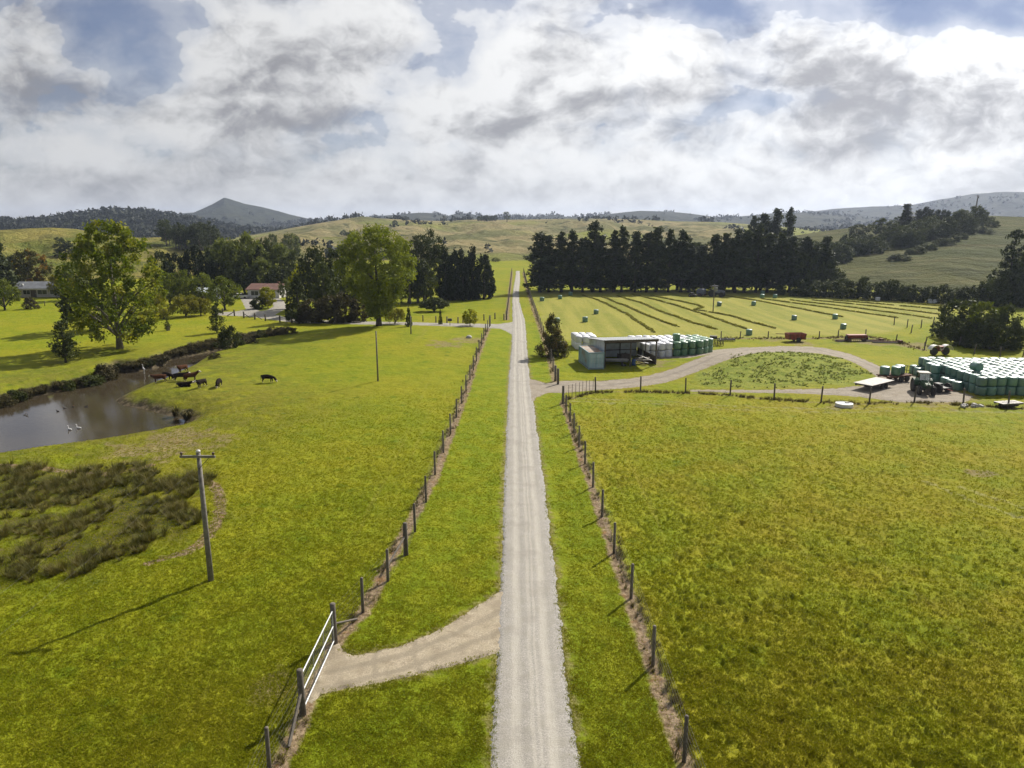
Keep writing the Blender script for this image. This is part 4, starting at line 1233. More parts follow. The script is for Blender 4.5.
def mats():
    MT['post'] = pbr('weathered_post', (.17, .145, .115), .85, (.085, .072, .058), 6, .6, .5, 40, obj_var=.25)
    MT['old_post'] = pbr('old_grey_post', (.15, .125, .10), .85, (.06, .05, .042), 6, .6, .5, 40, obj_var=.3)
    MT['wire'] = pbr('dull_wire', (.16, .155, .145), .7, (.10, .095, .085), 8, .4)
    MT['galv'] = pbr('galvanised_pipe', (.62, .63, .64), .4, (.45, .46, .46), 5, .4, metallic=.45)
    MT['pole'] = pbr('pole_timber', (.235, .215, .19), .85, (.12, .108, .095), 5, .6, .5, 30)
    MT['white_ceramic'] = pbr('insulator', (.6, .58, .55), .25, (.5, .46, .42), 5, .3)
    MT['dark_ceramic'] = pbr('brown_insulator', (.10, .06, .045), .3)
    MT['concrete'] = pbr('concrete', (.46, .44, .40), .85, (.30, .285, .255), 3, .6, .4, 30)
    MT['white_tin'] = pbr('pale_sheet_iron', (.60, .66, .68), .45, (.44, .48, .49), 1.3, .5, .2, dirt=(.28, .20, .13), dirt_amt=.35)
    MT['grey_tin'] = pbr('grey_sheet_iron', (.30, .31, .31), .5, (.19, .19, .185), 1.2, .5, .2, dirt=(.20, .13, .08), dirt_amt=.4)
    MT['roof_tin'] = pbr('galvanised_roof', (.52, .54, .55), .42, (.38, .39, .39), .9, .5, .2, metallic=.3, dirt=(.26, .18, .12), dirt_amt=.4)
    MT['timber'] = pbr('rough_timber', (.13, .105, .08), .85, (.06, .048, .038), 4, .6, .5)
    MT['container_door'] = pbr('bleached_blue_paint', (.44, .58, .63), .5, (.30, .43, .48), 1.4, .6, .15, dirt=(.62, .66, .66), dirt_amt=.6)
    MT['container'] = pbr('pale_blue_paint', (.27, .40, .46), .5, (.20, .30, .35), 1.1, .5, .15, dirt=(.20, .10, .05), dirt_amt=.75)
    MT['rust'] = pbr('rust', (.17, .075, .035), .85, (.075, .04, .025), 2.5, .6, .4)
    MT['red_paint'] = pbr('faded_red_paint', (.30, .055, .030), .6, (.17, .04, .025), 2.0, .5, .2, dirt=(.10, .06, .04), dirt_amt=.7)
    MT['tyre'] = pbr('tyre_rubber', (.022, .021, .020), .8, (.045, .04, .034), 4, .6, .4)
    MT['green_paint'] = pbr('green_paint', (.016, .055, .014), .65, (.014, .045, .012), 2, .4, dirt=(.08, .06, .035), dirt_amt=.4)
    MT['yellow_paint'] = pbr('yellow_paint', (.55, .40, .03), .5, (.36, .26, .03), 3, .4)
    MT['blue_grey'] = pbr('blue_grey_paint', (.16, .18, .23), .45, (.11, .12, .16), 2, .4)
    MT['black_metal'] = pbr('black_metal', (.030, .029, .028), .6, (.055, .046, .038), 3, .5, .2)
    MT['glass'] = pbr('dark_glass', (.03, .035, .038), .06, (.05, .055, .06), 1, .3)
    MT['white_paint'] = pbr('white_paint', (.72, .71, .68), .5, (.56, .55, .52), 1.2, .4, dirt=(.35, .30, .24), dirt_amt=.3)
    MT['cream_wall'] = pbr('cream_weatherboard', (.52, .48, .41), .7, (.42, .385, .33), .8, .4)
    MT['white_wall'] = pbr('white_wall', (.70, .68, .64), .7, (.57, .55, .51), .8, .4)
    MT['slate_roof'] = pbr('slate_roof', (.155, .165, .18), .6, (.10, .105, .115), .7, .5, .2)
    MT['red_roof'] = pbr('red_tile_roof', (.175, .085, .062), .9, (.11, .055, .042), .7, .5, .4)
    MT['deck'] = pbr('pale_deck', (.50, .47, .43), .7, (.36, .335, .30), 2, .5, .3)
    MT['blue_plastic'] = pbr('blue_plastic', (.03, .09, .28), .4, (.025, .07, .2), 2, .3)
    MT['plastic_tube'] = pbr('grey_guard', (.20, .17, .13), .7)
    MT['hide_brown'] = pbr('brown_hide', (.085, .033, .014), .9, (.045, .019, .010), 3, .5, spec=.1)
    MT['hide_dark'] = pbr('dark_hide', (.020, .013, .009), .9, (.011, .008, .006), 3, .5, spec=.1)
    MT['hide_white'] = pbr('white_face', (.62, .56, .48), .8, (.48, .42, .36), 3, .4)
    MT['feather_white'] = pbr('white_feathers', (.72, .71, .68), .8)
    MT['feather_dark'] = pbr('dark_feathers', (.022, .020, .018), .7)
    MT['beak'] = pbr('orange_beak', (.5, .2, .03), .5)
    MT['feather_grey'] = pbr('grey_feathers', (.42, .42, .42), .8)
    for nm, a, b in (('wrap_green', (.095, .225, .165), (.068, .170, .125)), ('wrap_white', (.68, .68, .69), (.56, .57, .60)), ('wrap_pale', (.085, .215, .10), (.060, .165, .075)), ('wrap_dark', (.060, .155, .115), (.045, .115, .09))):
        m, nt, out = new_mat(nm)
        tc = nt.n('ShaderNodeTexCoord').outputs['Object']
        ri = nt.n('ShaderNodeObjectInfo').outputs['Random']
        off = nt.n('ShaderNodeVectorMath', {'operation': 'ADD'}, i0=tc, i1=nt.n('ShaderNodeCombineXYZ', None, X=nt.math('MULTIPLY', ri, 37.0), Y=0.0, Z=nt.math('MULTIPLY', ri, 11.0))).outputs[0]
        mp = nt.n('ShaderNodeMapping', None, Vector=off); mp.inputs['Scale'].default_value = (1.0, 1.0, 4.5)
        f = nt.noise(mp, 2.6, 5, .6)
        c = nt.mix(nt.step(f, .38, .62), b, a)
        v = nt.math('MULTIPLY_ADD', ri, .36, .82)
        c = nt.mix(1.0, c, nt.n('ShaderNodeCombineColor', None, i0=v, i1=v, i2=v).outputs[0], 'MULTIPLY')
        p = nt.n('ShaderNodeBsdfPrincipled', None, Base_Color=c, Roughness=.44)
        p.inputs['Specular IOR Level'].default_value = .9; p.inputs['Coat Weight'].default_value = .6; p.inputs['Coat Roughness'].default_value = .35
        nt.set(p.inputs['Normal'], nt.n('ShaderNodeBump', None, Strength=.35, Distance=.02, Height=nt.noise(mp, 5.0, 5, .65)))
        nt.set(out.inputs[0], p)
        MT[nm] = m
    MT['hay'] = leaf_mat('cut_hay', (.165, .165, .028), (.300, .280, .070), None, .4)


# ------------------------------------------------------------------ fences
def along_line(line, spacing, start=0.0, end=None):
    P = np.array(line, float); s = np.concatenate([[0], np.cumsum(np.linalg.norm(np.diff(P, axis=0), axis=1))])
    t = np.arange(start, (s[-1] if end is None else end) + .01, spacing)
    return np.stack([np.interp(t, s, P[:, 0]), np.interp(t, s, P[:, 1])], 1)


def post_mesh(h, r, seed, square=False, lean=0.0, n=8):
    b = MB(); rg = random.Random(seed)
    dx, dy = rg.uniform(-1, 1) * lean * h, rg.uniform(-1, 1) * lean * h
    b.tube([(0, 0, -.4), (dx * .3, dy * .3, h * .4), (dx, dy, h - .03), (dx, dy, h)], [r * 1.05, r, r * .96, r * .7], 4 if square else n)
    return b.mesh('post', not square)


def make_fence(name, label, pts, h, r, netting='full', group=None, mat='post', lean=.012, posts=True, big=()):
    x0, y0 = pts[0]
    root = empty(name, (x0, y0, Z(x0, y0)), 0, label, 'fence', group)
    z0 = root.location.z
    meshes = [post_mesh(h, r, k + int(abs(x0) * 10), False, lean) for k in range(6)]
    thick = post_mesh(h * 1.05, r * 1.7, 3, False, .005)
    zs = [Z(x, y) for x, y in pts]
    for k, ((x, y), z) in enumerate(zip(pts, zs)):
        me = thick if k in big or (k == len(pts) - 1 and -1 in big) else meshes[k % 6]
        if not me.materials: me.materials.append(MT[mat])
        add_obj('post', me, None, root, (x - x0, y - y0, z - z0), k * 1.7)
    if netting:
        b = MB(); near = math.hypot(x0, y0) < 1e9
        hs = {'full': [.08, .22, .38, .56, .76, .98, 1.22, 1.48, 1.72], 'few': [.2, .45, .7, .95, 1.2], 'mid': [.12, .4, .7, 1.0, 1.35]}[netting]
        hs = [q * (h - .08) / hs[-1] for q in hs]
        for k in range(len(pts) - 1):
            (xa, ya), (xb, yb) = pts[k], pts[k + 1]
            za, zb = zs[k] - z0, zs[k + 1] - z0
            for q in hs:
                b.tube([(xa - x0, ya - y0, za + q), (xb - x0, yb - y0, zb + q)], (.0028 if netting == 'full' else .005), 3, cap=False)
            if netting == 'full':
                L = math.hypot(xb - xa, yb - ya); m = int(L / (.45 if math.hypot(xa, ya) < 60 else 1.2))
                for j in range(1, m):
                    f = j / m; x, y, z = xa + (xb - xa) * f - x0, ya + (yb - ya) * f - y0, za + (zb - za) * f
                    b.tube([(x, y, z + hs[0]), (x, y, z + hs[-1])], .0022, 3, cap=False)
        b.build('wire_netting' if netting == 'full' else 'wires', MT['wire'], root)
    return root


def brace(root, a, b, r=.06):
    m = MB(); o = root.location
    m.tube([Vector(a) - o, Vector(b) - o], r, 6); m.build('brace', MT['post'], root)


def make_fences():
    # left deer fence, beyond the gate
    px = [(388, 582), (406, 555), (415, 532), (426, 502), (435, 475)]
    p = [GATE_FAR] + [G(363, 613)[:2]] + [G(*q)[:2] for q in px]
    step = 6.0
    rest = along_line([p[-1], F_LEFT_FAR], step)[1:]
    root = make_fence('deer_fence', 'tall grey post and netting fence left of the road, running away from the open gate', p + [tuple(q) for q in rest] + [F_LEFT_FAR], 2.05, .085, 'full', None, big=(0, 3, -1))
    gx, gy = GATE_FAR; d = np.array(p[1]) - np.array(p[0]); d /= np.linalg.norm(d)
    brace(root, (gx + d[0] * .1, gy + d[1] * .1, Z(gx, gy) + 1.0), (gx + d[0] * 2.2, gy + d[1] * 2.2, Z(*(np.array([gx, gy]) + d * 2.2)) + .05))
    q = np.array(G(406, 555)[:2]); w = q - d * 2.6
    brace(root, (q[0], q[1], Z(*q) + 1.3), (w[0], w[1], Z(*w) + .5))
    pn = [GATE_NEAR, G(270, 775)[:2]] + [tuple(v) for v in along_line([G(270, 775)[:2], F_LEFT_END], 5.5)[1:]]
    root = make_fence('deer_fence', 'short run of netting fence at the bottom left, below the near gate post', pn, 2.05, .085, 'full', None, big=(0,))
    g2 = np.array(GATE_NEAR); e = _d * 1.9
    brace(root, (g2[0], g2[1], Z(*g2) + 1.15), (*(g2 + e), Z(*(g2 + e)) + .02), .07)
    # right deer fence
    pr = [(684, 762), (653, 665), (631, 598), (614, 553), (602, 517), (593, 487), (585, 464), (579, 447), (574, 433), (570, 422), (566, 413), (563, 404)]
    pw = [G(*q)[:2] for q in pr]; ext = [tuple(v) for v in along_line([pw[0], F_RIGHT_END], 5.6)[1:]]
    make_fence('deer_fence', 'tall dark post and netting fence right of the road beside the large grazed paddock', ext[::-1] + pw, 2.05, .085, 'full', None, mat='post', big=(len(ext) + 11,))
    # cross fence
    pc = [G(595.5, 392.5)[:2]] + CFENCE[2:]
    make_fence('paddock_fence', 'leaning post and wire fence across the far side of the grazed paddock, below the tractor', pc, 1.95, .095, 'few', None, 'old_post', .05)
    # wire gate between the corner and the first post: droppers
    a, b_ = np.array(CFENCE[0]) + np.array([.4, .1]), np.array(CFENCE[1])
    root = empty('wire_gate', (a[0], a[1], Z(*a)), 0, 'slack wire gate with thin droppers beside the fence corner at the track', 'gate')
    m = MB()
    for k in range(8):
        q = (b_ - a) * (k + .6) / 8.4
        m2 = MB(); m2.tube([(q[0], q[1], 0), (q[0] + .03 * math.sin(k * 3), q[1], 1.75)], .028, 5); m2.build('dropper', MT['old_post'], root)
    for h in (.3, .65, 1.0, 1.35, 1.68): m.tube([(0, 0, h), tuple((b_ - a) * .5) + (h - .05,), tuple(b_ - a) + (h,)], .006, 3, cap=False)
    m.build('wires', MT['wire'], root)
    # far runs along the road
    pt = [TFENCE[0]] + [tuple(v) for v in along_line(TFENCE[1:], 6.2)]
    make_fence('deer_fence', 'long fence right of the road past the track, with the olive tree on it', pt, 2.0, .09, 'full', None, big=(0, 1))
    make_fence('deer_fence', 'long fence on the left of the road beyond the driveway junction', [tuple(v) for v in along_line(LFARFENCE, 6.4)], 2.0, .10, 'full', None, big=(0,))
    make_fence('paddock_fence', 'short post and wire fence along the hay field behind the old machinery', [tuple(v) for v in HAY_S], 1.35, .10, 'few', None, 'old_post', .05)
    e1 = GL([(894, 332), (894, 325), (907, 327.5), (921, 328), (933, 325)])
    make_fence('paddock_fence', 'weathered fence in long dry grass between the hay field and the green bushes', e1[1:], 1.7, .10, 'few', None, 'old_post', .06)
    e2 = GL([(911, 333), (925, 346), (959, 346), (974, 354), (1000, 357), (1022, 360), (1060, 365)])
    make_fence('paddock_fence', 'old leaning fence on the bank behind the green silage stack', e2, 1.6, .10, 'few', None, 'old_post', .10)
    # rail across the corner
    r0 = GL([(865, 336.5), (906, 343)])
    pd = GL([(350, 320), (362, 321), (375, 319.5), (386, 320.5), (398, 320), (423, 321.5), (436, 322.5), (447, 323), (458, 323.5), (463, 323), (476, 321), (484, 320.5), (495, 319), (504, 320)])
    make_fence('paddock_fence', 'low post and wire fence along the far side of the driveway near the road junction', pd, 1.35, .13, 'few', None, 'old_post', .02)
    ph = GL([(205, 314.5), (223, 314.5), (234.5, 316), (244, 318), (255, 319.5), (265.5, 321), (280, 322.5), (292, 323.2), (306, 322.2), (320, 322.6), (336, 323.6)])
    r = make_fence('paddock_fence', 'dark timber post fence with braces in front of the red roofed house', ph, 1.45, .16, 'few', None, 'timber', .01)
    for k in (2, 3, 4):
        a, c = np.array(ph[k]), np.array(ph[k]) + np.array([1.6 if k != 2 else -1.6, -.3])
        brace(r, (*a, Z(*a) + 1.0), (*c, Z(*c) + .05), .09)
    pf = GL([(45, 306), (57, 306), (70, 306.5)])
    make_fence('paddock_fence', 'low wire fence at the foot of the lawn below the grey roofed house', pf, 1.2, .09, 'few', None, 'old_post', .02)


def make_gate():
    a, b = Vector((*GATE_FAR, Z(*GATE_FAR))), Vector((*GATE_NEAR, Z(*GATE_NEAR)))
    d = (b - a); L = d.length; d.normalize()
    root = empty('farm_gate', a, 0, 'silver pipe and mesh farm gate closing the gravel drive on the left', 'gate')
    s, e = .16, L - .20
    P = lambda t, h: d * t + Vector((0, 0, h))
    m = MB()
    for h in (.22, 1.0, 1.80): m.tube([P(s, h), P(e, h)], .034, 8)
    m.tube([P(s, .22), P(s, 1.8)], .03, 8); m.tube([P(e, .22), P(e, 1.8)], .03, 8)
    m.build('frame', MT['galv'], root)
    m = MB()
    for k in (1, 2): m.tube([P(s + (e - s) * k / 3, .22), P(s + (e - s) * k / 3, 1.8)], .018, 6)
    m.build('upright', MT['galv'], root)
    m = MB()
    for k in range(1, 9): m.tube([P(s, .22 + k * .175), P(e, .22 + k * .175)], .005, 3, cap=False)
    n = int((e - s) / .3)
    for k in range(1, n): m.tube([P(s + (e - s) * k / n, .22), P(s + (e - s) * k / n, 1.8)], .004, 3, cap=False)
    m.build('mesh', MT['wire'], root)
    for h in (.45, 1.6):
        m = MB(); m.tube([P(0, h), P(s + .03, h)], .022, 6); m.build('hinge', MT['black_metal'], root)


# ------------------------------------------------------------------ power poles
def power_pole(x, y, h, label, armed=True, r=.15, name='power_pole', arm_az=0.0, transformer=False, group=None):
    z = Z(x, y)
    o = empty(name, (x, y, z), arm_az, label, 'power pole', group)
    m = MB(); m.tube([(0, 0, -.5), (0, 0, h * .5), (0, 0, h)], [r * 1.1, r * .93, r * .75], 10); m.build('pole', MT['pole'], o, smooth=True)
    if armed:
        m = MB(); m.box((0, -.14, h - .22), (1.95, .10, .13)); m.build('crossarm', MT['pole'], o)
        m = MB(); m.tube([(0, -.14, h - .95), (.62, -.15, h - .30)], .018, 5); m.build('brace', MT['black_metal'], o)
        for sx in (-.88, .88):
            m = MB(); m.lathe([(.03, 0), (.03, .05), (.075, .06), (.055, .11), (.08, .12), (.06, .18), (.02, .2)], (sx, -.14, h - .155), 10); m.build('insulator', MT['dark_ceramic'], o, smooth=True)
        m = MB(); m.lathe([(r * .85, 0), (r * .88, .06), (r * .5, .12), (.01, .14)], (0, 0, h), 10); m.build('cap', MT['white_ceramic'], o, smooth=True)
    if transformer:
        m = MB(); m.lathe([(.3, 0), (.36, .05), (.36, .8), (.28, .9)], (.45, 0, h - 1.7), 12); m.build('transformer', MT['grey_tin'], o)
        m = MB(); m.box((0, 0, h - .5), (2.2, .12, .14)); m.build('crossarm', MT['pole'], o)
    return o


def span(a, b, label):
    ax, ay, az = a; bx, by, bz = b
    o = empty('overhead_wires', (ax, ay, az), 0, label, 'power lines')
    for s in (-.88, .88):
        m = MB(); P = []
        for k in range(15):
            f = k / 14; P.append((s + (bx - ax) * f, (by - ay) * f - .14, (bz - az) * f - 1.1 * 4 * f * (1 - f) * .5))
        m.tube(P, .0025, 4, cap=False); m.build('wire', MT['black_metal'], o)


def make_poles():
    x, y, _ = G(211, 580); h1 = height_at(452, x, y) - Z(x, y)
    power_pole(x, y, h1, 'leaning grey wooden power pole with a crossarm standing alone in the near left paddock')
    x2, y2, _ = G(378, 381); h2 = height_at(331, x2, y2) - Z(x2, y2)
    power_pole(x2, y2, h2, 'bare slim pole standing below the big round tree in the middle of the left paddock', False, .11)
    x3, y3, _ = G(411, 334); h3 = height_at(316, x3, y3) - Z(x3, y3)
    power_pole(x3, y3, h3, 'short dark pole beside the slim dark shrub near the driveway', False, .12)
    span((x, y, Z(x, y) + h1 + .05), (x - .6, -16, 6.6), 'two thin wires sagging from the near crossarm pole out over the rushes')
    x4, y4, _ = G(713, 311.5); h4 = height_at(284, x4, y4) - Z(x4, y4)
    power_pole(x4, y4, h4, 'thin power pole standing out in the hay field before the pines', False, .13, transformer=True)
    x5, y5, _ = G(975, 217); h5 = 12.0
    power_pole(x5, y5, h5, 'distant power pole on the crest of the right hand hill', False, .35, transformer=True)
    for px, lab in ((459, 'slim pole in the paddock left of the umbrella shaped tree'),):
        pass


# ------------------------------------------------------------------ bales
def bale_mesh(seed, lying=False):
    rg = np.random.default_rng(seed); b = MB(); n = 22; r, h = .60, 1.12
    prof = [(.02, .02), (r * .55, 0.0), (r * .86, .015), (r * .965, .07), (r * .99, .16), (r * 1.005, h * .35), (r * .985, h * .5), (r * 1.005, h * .66), (r * .985, h - .15), (r * .95, h - .06), (r * .84, h - .01), (r * .5, h + .012), (.02, h + .02)]
    P = []; F = []
    sq = rg.uniform(.97, 1.03); ph = rg.random() * 6.28
    for (rad, z) in prof:
        for k in range(n):
            a = 2 * math.pi * k / n
            w = 1 + .022 * math.sin(2 * a + ph) + .018 * math.sin(5 * a + ph * 2 + z * 3) + rg.normal() * .006
            P.append((rad * w * math.cos(a) * sq, rad * w * math.sin(a) / sq, z + rg.normal() * .006 + .03 * rad * math.cos(a + ph)))
    for i in range(len(prof) - 1):
        for k in range(n): F.append((i * n + k, i * n + (k + 1) % n, (i + 1) * n + (k + 1) % n, (i + 1) * n + k))
    F.append(tuple(range(n - 1, -1, -1))); F.append(tuple((len(prof) - 1) * n + k for k in range(n)))
    b.add(P, F); return b.mesh('silage_bale', True)


BALES = {}


def bale(x, y, z, wrap, label, group, rz=None, lying=None, s=1.0):
    if not BALES:
        for w in ('wrap_green', 'wrap_white', 'wrap_pale', 'wrap_dark'):
            for k in range(4):
                me = bale_mesh(k * 7 + len(w)); me.materials.append(MT[w]); BALES[(w, k)] = me
    rg = random.Random(int(x * 131 + y * 77 + z * 13))
    o = add_obj('silage_bale', BALES[(wrap, rg.randrange(4))], None, None, (x, y, z), rg.random() * 6.28)
    if lying is not None:
        o.rotation_euler = (R(90), 0, lying); o.location.z = z + .6
    if lying is None: o.rotation_euler = (rg.uniform(-.045, .045), rg.uniform(-.045, .045), rg.random() * 6.28)
    q = rg.uniform(.96, 1.03); o.scale = (q, q * rg.uniform(.98, 1.02), rg.uniform(.95, 1.03))
    return tag(o, label, 'bale', group)


def make_bales():
    rg = random.Random(4)
    # white and green stack by the shed
    A0 = np.array(G(661, 357)[:2]); sp = 1.22
    ux, uy = np.array([.995, .10]), np.array([-.10, .995])
    Wl = 'white wrapped bale in the two high stack right of the open shed'; Gl = 'green wrapped bale at the right end of the two high stack by the shed'
    gw, gg = 'white bales stacked by the shed', 'green bales stacked by the shed'
    for c in range(-2, 8):
        for r_ in range(8):
            if c >= 6 and r_ < (c - 5): continue
            p = A0 + ux * sp * c + uy * sp * r_ + np.array([rg.uniform(-.06, .06), rg.uniform(-.08, .08)])
            z = Z(*p)
            green = (c >= 2 and r_ < 2) or c >= 6 or (c >= 4 and r_ < 5 and rg.random() < .6)
            wrap = 'wrap_pale' if green else 'wrap_white'
            lab, gr = (Gl, gg) if green else (Wl, gw)
            bale(p[0], p[1], z + 1.12, wrap, lab, gr)
            if r_ == 0 or c == 7 or (c >= 6 and r_ <= 2): bale(p[0], p[1], z - .02, wrap, lab, gr)
    p = A0 + ux * sp * 2.3 + uy * sp * 1.2
    bale(p[0], p[1], Z(*p) + 2.26, 'wrap_pale', 'single green bale perched on top of the white stack by the shed', None)
    B0 = np.array(G(578.5, 349)[:2])
    for c in range(3):
        for r_ in range(4):
            p = B0 + ux * sp * c + uy * sp * r_
            bale(p[0], p[1], Z(*p) + 1.12, 'wrap_white', 'white wrapped bale in the stack left of the shed behind the blue container', 'white bales left of the shed')
            if c == 0 or r_ == 0: bale(p[0], p[1], Z(*p) - .02, 'wrap_white', 'white wrapped bale in the stack left of the shed behind the blue container', 'white bales left of the shed')
    # the long green stack at the right
    S0 = np.array(G(979, 394.5)[:2]); sp = 1.23
    T, Bt = 'green wrapped bale in the top layer of the large stack at the right edge', 'green wrapped bale in the bottom row of the large stack at the right edge'
    for c in range(0, 13):
        for r_ in range(0, 11):
            p = S0 + np.array([sp * c + rg.uniform(-.05, .05), (sp + .02) * r_ + rg.uniform(-.07, .07) + .04 * math.sin(c)])
            if (512 + FPX * (p[0] - .7) / (p[1] * CP + 4)) > 1040: continue
            z = Z(*p)
            wrap = 'wrap_green' if rg.random() < .8 else 'wrap_dark'
            bale(p[0], p[1], z + 1.12, wrap, T, 'top layer of the large green stack')
            if r_ == 0 or c == 0: bale(p[0], p[1], z - .02, wrap, Bt, 'bottom row of the large green stack')
    for k, (a, b, hi) in enumerate([(-1, 3, 0), (-1, 4, 0), (-1, 6, 0), (-1, 6, 1), (-1, 7, 0), (-1, 7, 1), (-2, 6, 0), (-1, 2, 0), (-1, 9, 0), (-1, 10, 0)]):
        p = S0 + np.array([sp * a, sp * b]); z = Z(*p)
        bale(p[0], p[1], z - .02 + 1.13 * hi, 'wrap_green', 'green bale set against the ragged left side of the large stack, near the tractor', 'loose bales beside the tractor')
    p = S0 + np.array([sp * 1.0, sp * 3.0])
    bale(p[0], p[1], Z(*p) + 2.26, 'wrap_green', 'single green bale lying on its side on top of the large right hand stack', None, lying=R(8))
    # scattered in the hay field
    F = [((749, 335), 'wrap_green', 'green bale nearest the stack of machinery, just inside the hay field fence'),
         ((843, 329), 'wrap_green', 'green bale near the hay field fence, right of the rusty machinery'),
         ((835, 319), 'wrap_green', 'green bale at the lower end of a windrow in the right of the hay field'),
         ((794, 320), 'wrap_green', 'green bale alone in the open middle of the hay field'),
         ((719, 306), 'wrap_dark', 'dull grey green bale just right of the field power pole'),
         ((753.5, 305.5), 'wrap_green', 'green bale on the bare patch right of the field power pole'),
         ((762, 298), 'wrap_green', 'green bale in front of its twin close to the pines'),
         ((762.5, 294.5), 'wrap_green', 'green bale right against the foot of the pines, behind its twin'),
         ((775, 298), 'wrap_green', 'green bale at the top of the right hand windrows near the pines'),
         ((596, 314), 'wrap_green', 'green bale midway up the left end of the hay field'),
         ((585, 322), 'wrap_green', 'green bale lowest in the left end of the hay field'),
         ((557, 322.5), 'wrap_pale', 'pale bale half hidden behind the olive green tree'),
         ((542, 301), 'wrap_green', 'green bale nearest the road at the far left of the hay field'),
         ((560, 299), 'wrap_green', 'green bale second from the road before the pines'),
         ((570.5, 295.5), 'wrap_dark', 'small dark bale in the pine shadow near the road'),
         ((877.5, 301), 'wrap_white', 'white bale beside the hedge at the back of the hay field'),
         ((930, 303), 'wrap_white', 'left one of two white bales under the hedge at far right of the field'),
         ((935, 303.3), 'wrap_white', 'right one of two white bales under the hedge at far right of the field')]
    for (q, w, lab) in F:
        x, y, z = G(*q); bale(x, y, z - .03, w, lab, 'bales left out in the hay field')


# ------------------------------------------------------------------ windrows
WINDROWS = [([(583, 295.3), (604, 303), (626, 314), (641, 324), (654, 332.5)], 'leftmost windrow of cut grass in the hay field'),
            ([(602, 297), (625, 306), (650, 317), (679, 327)], 'windrow of cut grass second from the left'),
            ([(617, 296), (640, 303), (663, 312), (690, 322), (715, 329.5)], 'windrow of cut grass third from the left'),
            ([(632, 294.6), (660, 301), (690, 310), (720, 320), (746, 329)], 'windrow ending just below the lone fence side bale'),
            ([(650, 295.6), (675, 300.5), (697, 305), (703, 307.5), (695, 310), (704, 311), (730, 316), (755, 323.5), (776, 328.5)], 'windrow with a hooked kink passing the field power pole'),
            ([(722, 295.6), (755, 300.5), (790, 307), (820, 313), (842, 317)], 'first of the right hand windrows, beginning near the tractor'),
            ([(762, 299), (800, 304), (850, 311), (897, 318)], 'second of the right hand windrows'),
            ([(790, 300.3), (840, 306), (890, 312.5), (932, 318.5)], 'third of the right hand windrows'),
            ([(812, 300.2), (860, 305), (905, 310), (940, 314.5)], 'fourth of the right hand windrows'),
            ([(834, 300.5), (880, 304), (942, 310)], 'fifth of the right hand windrows, near the hedge'),
            ([(858, 300.5), (900, 303), (944, 306.5)], 'topmost of the right hand windrows, close under the hedge')]


def make_windrows():
    for w, (px, lab) in enumerate(WINDROWS):
        P = np.array([G(*q)[:2] for q in px]); s = np.concatenate([[0], np.cumsum(np.linalg.norm(np.diff(P, axis=0), axis=1))])
        rng = np.random.default_rng(w + 300); L = s[-1]; n = int(L * 26)
        t = rng.random(n) * L
        k = np.stack([np.interp(t, s, P[:, 0]), np.interp(t, s, P[:, 1])], 1)
        wob = (fbm(t / 6, t * 0 + w * 5, 3, 7) - .5) * 1.1
        k += rng.normal(size=(n, 2)) * .14 + wob[:, None] * np.array([.8, .3])
        dens = fbm(t / 1.2, t * 0 + w, 2, 9)
        keep = dens > .22; k, t = k[keep], t[keep]; n = len(k)
        z = terrain(k[:, 0], k[:, 1]) + .03 + .17 * rng.random(n) * (.5 + dens[keep])
        me = cards_mesh('hay_windrow', np.stack([k[:, 0], k[:, 1], z], 1) - np.array([P[0][0], P[0][1], 0]), np.full(n, .16), 4, .17, rng, flat=.5, up=.4)
        o = add_obj('hay_windrow', me, MT['hay'], None, (P[0][0], P[0][1], 0))
        tag(o, lab, 'windrow', 'windrows of cut grass')


# ------------------------------------------------------------------ shed, container, yard
def sheet_wall(b, p0, p1, z0, z1, ribs=.25, d=.025, th=.02, z1b=None):
    """corrugated sheet between two ground points"""
    p0, p1 = Vector(p0), Vector(p1); L = (p1 - p0).length; t = (p1 - p0) / L; nrm = Vector((-t.y, t.x, 0))
    n = max(2, int(L / ribs * 2)); P = []; F = []
    for k in range(n + 1):
        q = p0 + t * (L * k / n) + nrm * (d if k % 2 else 0)
        for off in (0, th):
            P += [(q + nrm * off) + Vector((0, 0, z0)), (q + nrm * off) + Vector((0, 0, z1 + ((z1 if z1b is None else z1b) - z1) * k / n))]
    for k in range(n):
        a = k * 4; c = a + 4
        F += [(a, c, c + 1, a + 1), (a + 2, a + 3, c + 3, c + 2), (a + 1, c + 1, c + 3, a + 3)]
    b.add(P, F)


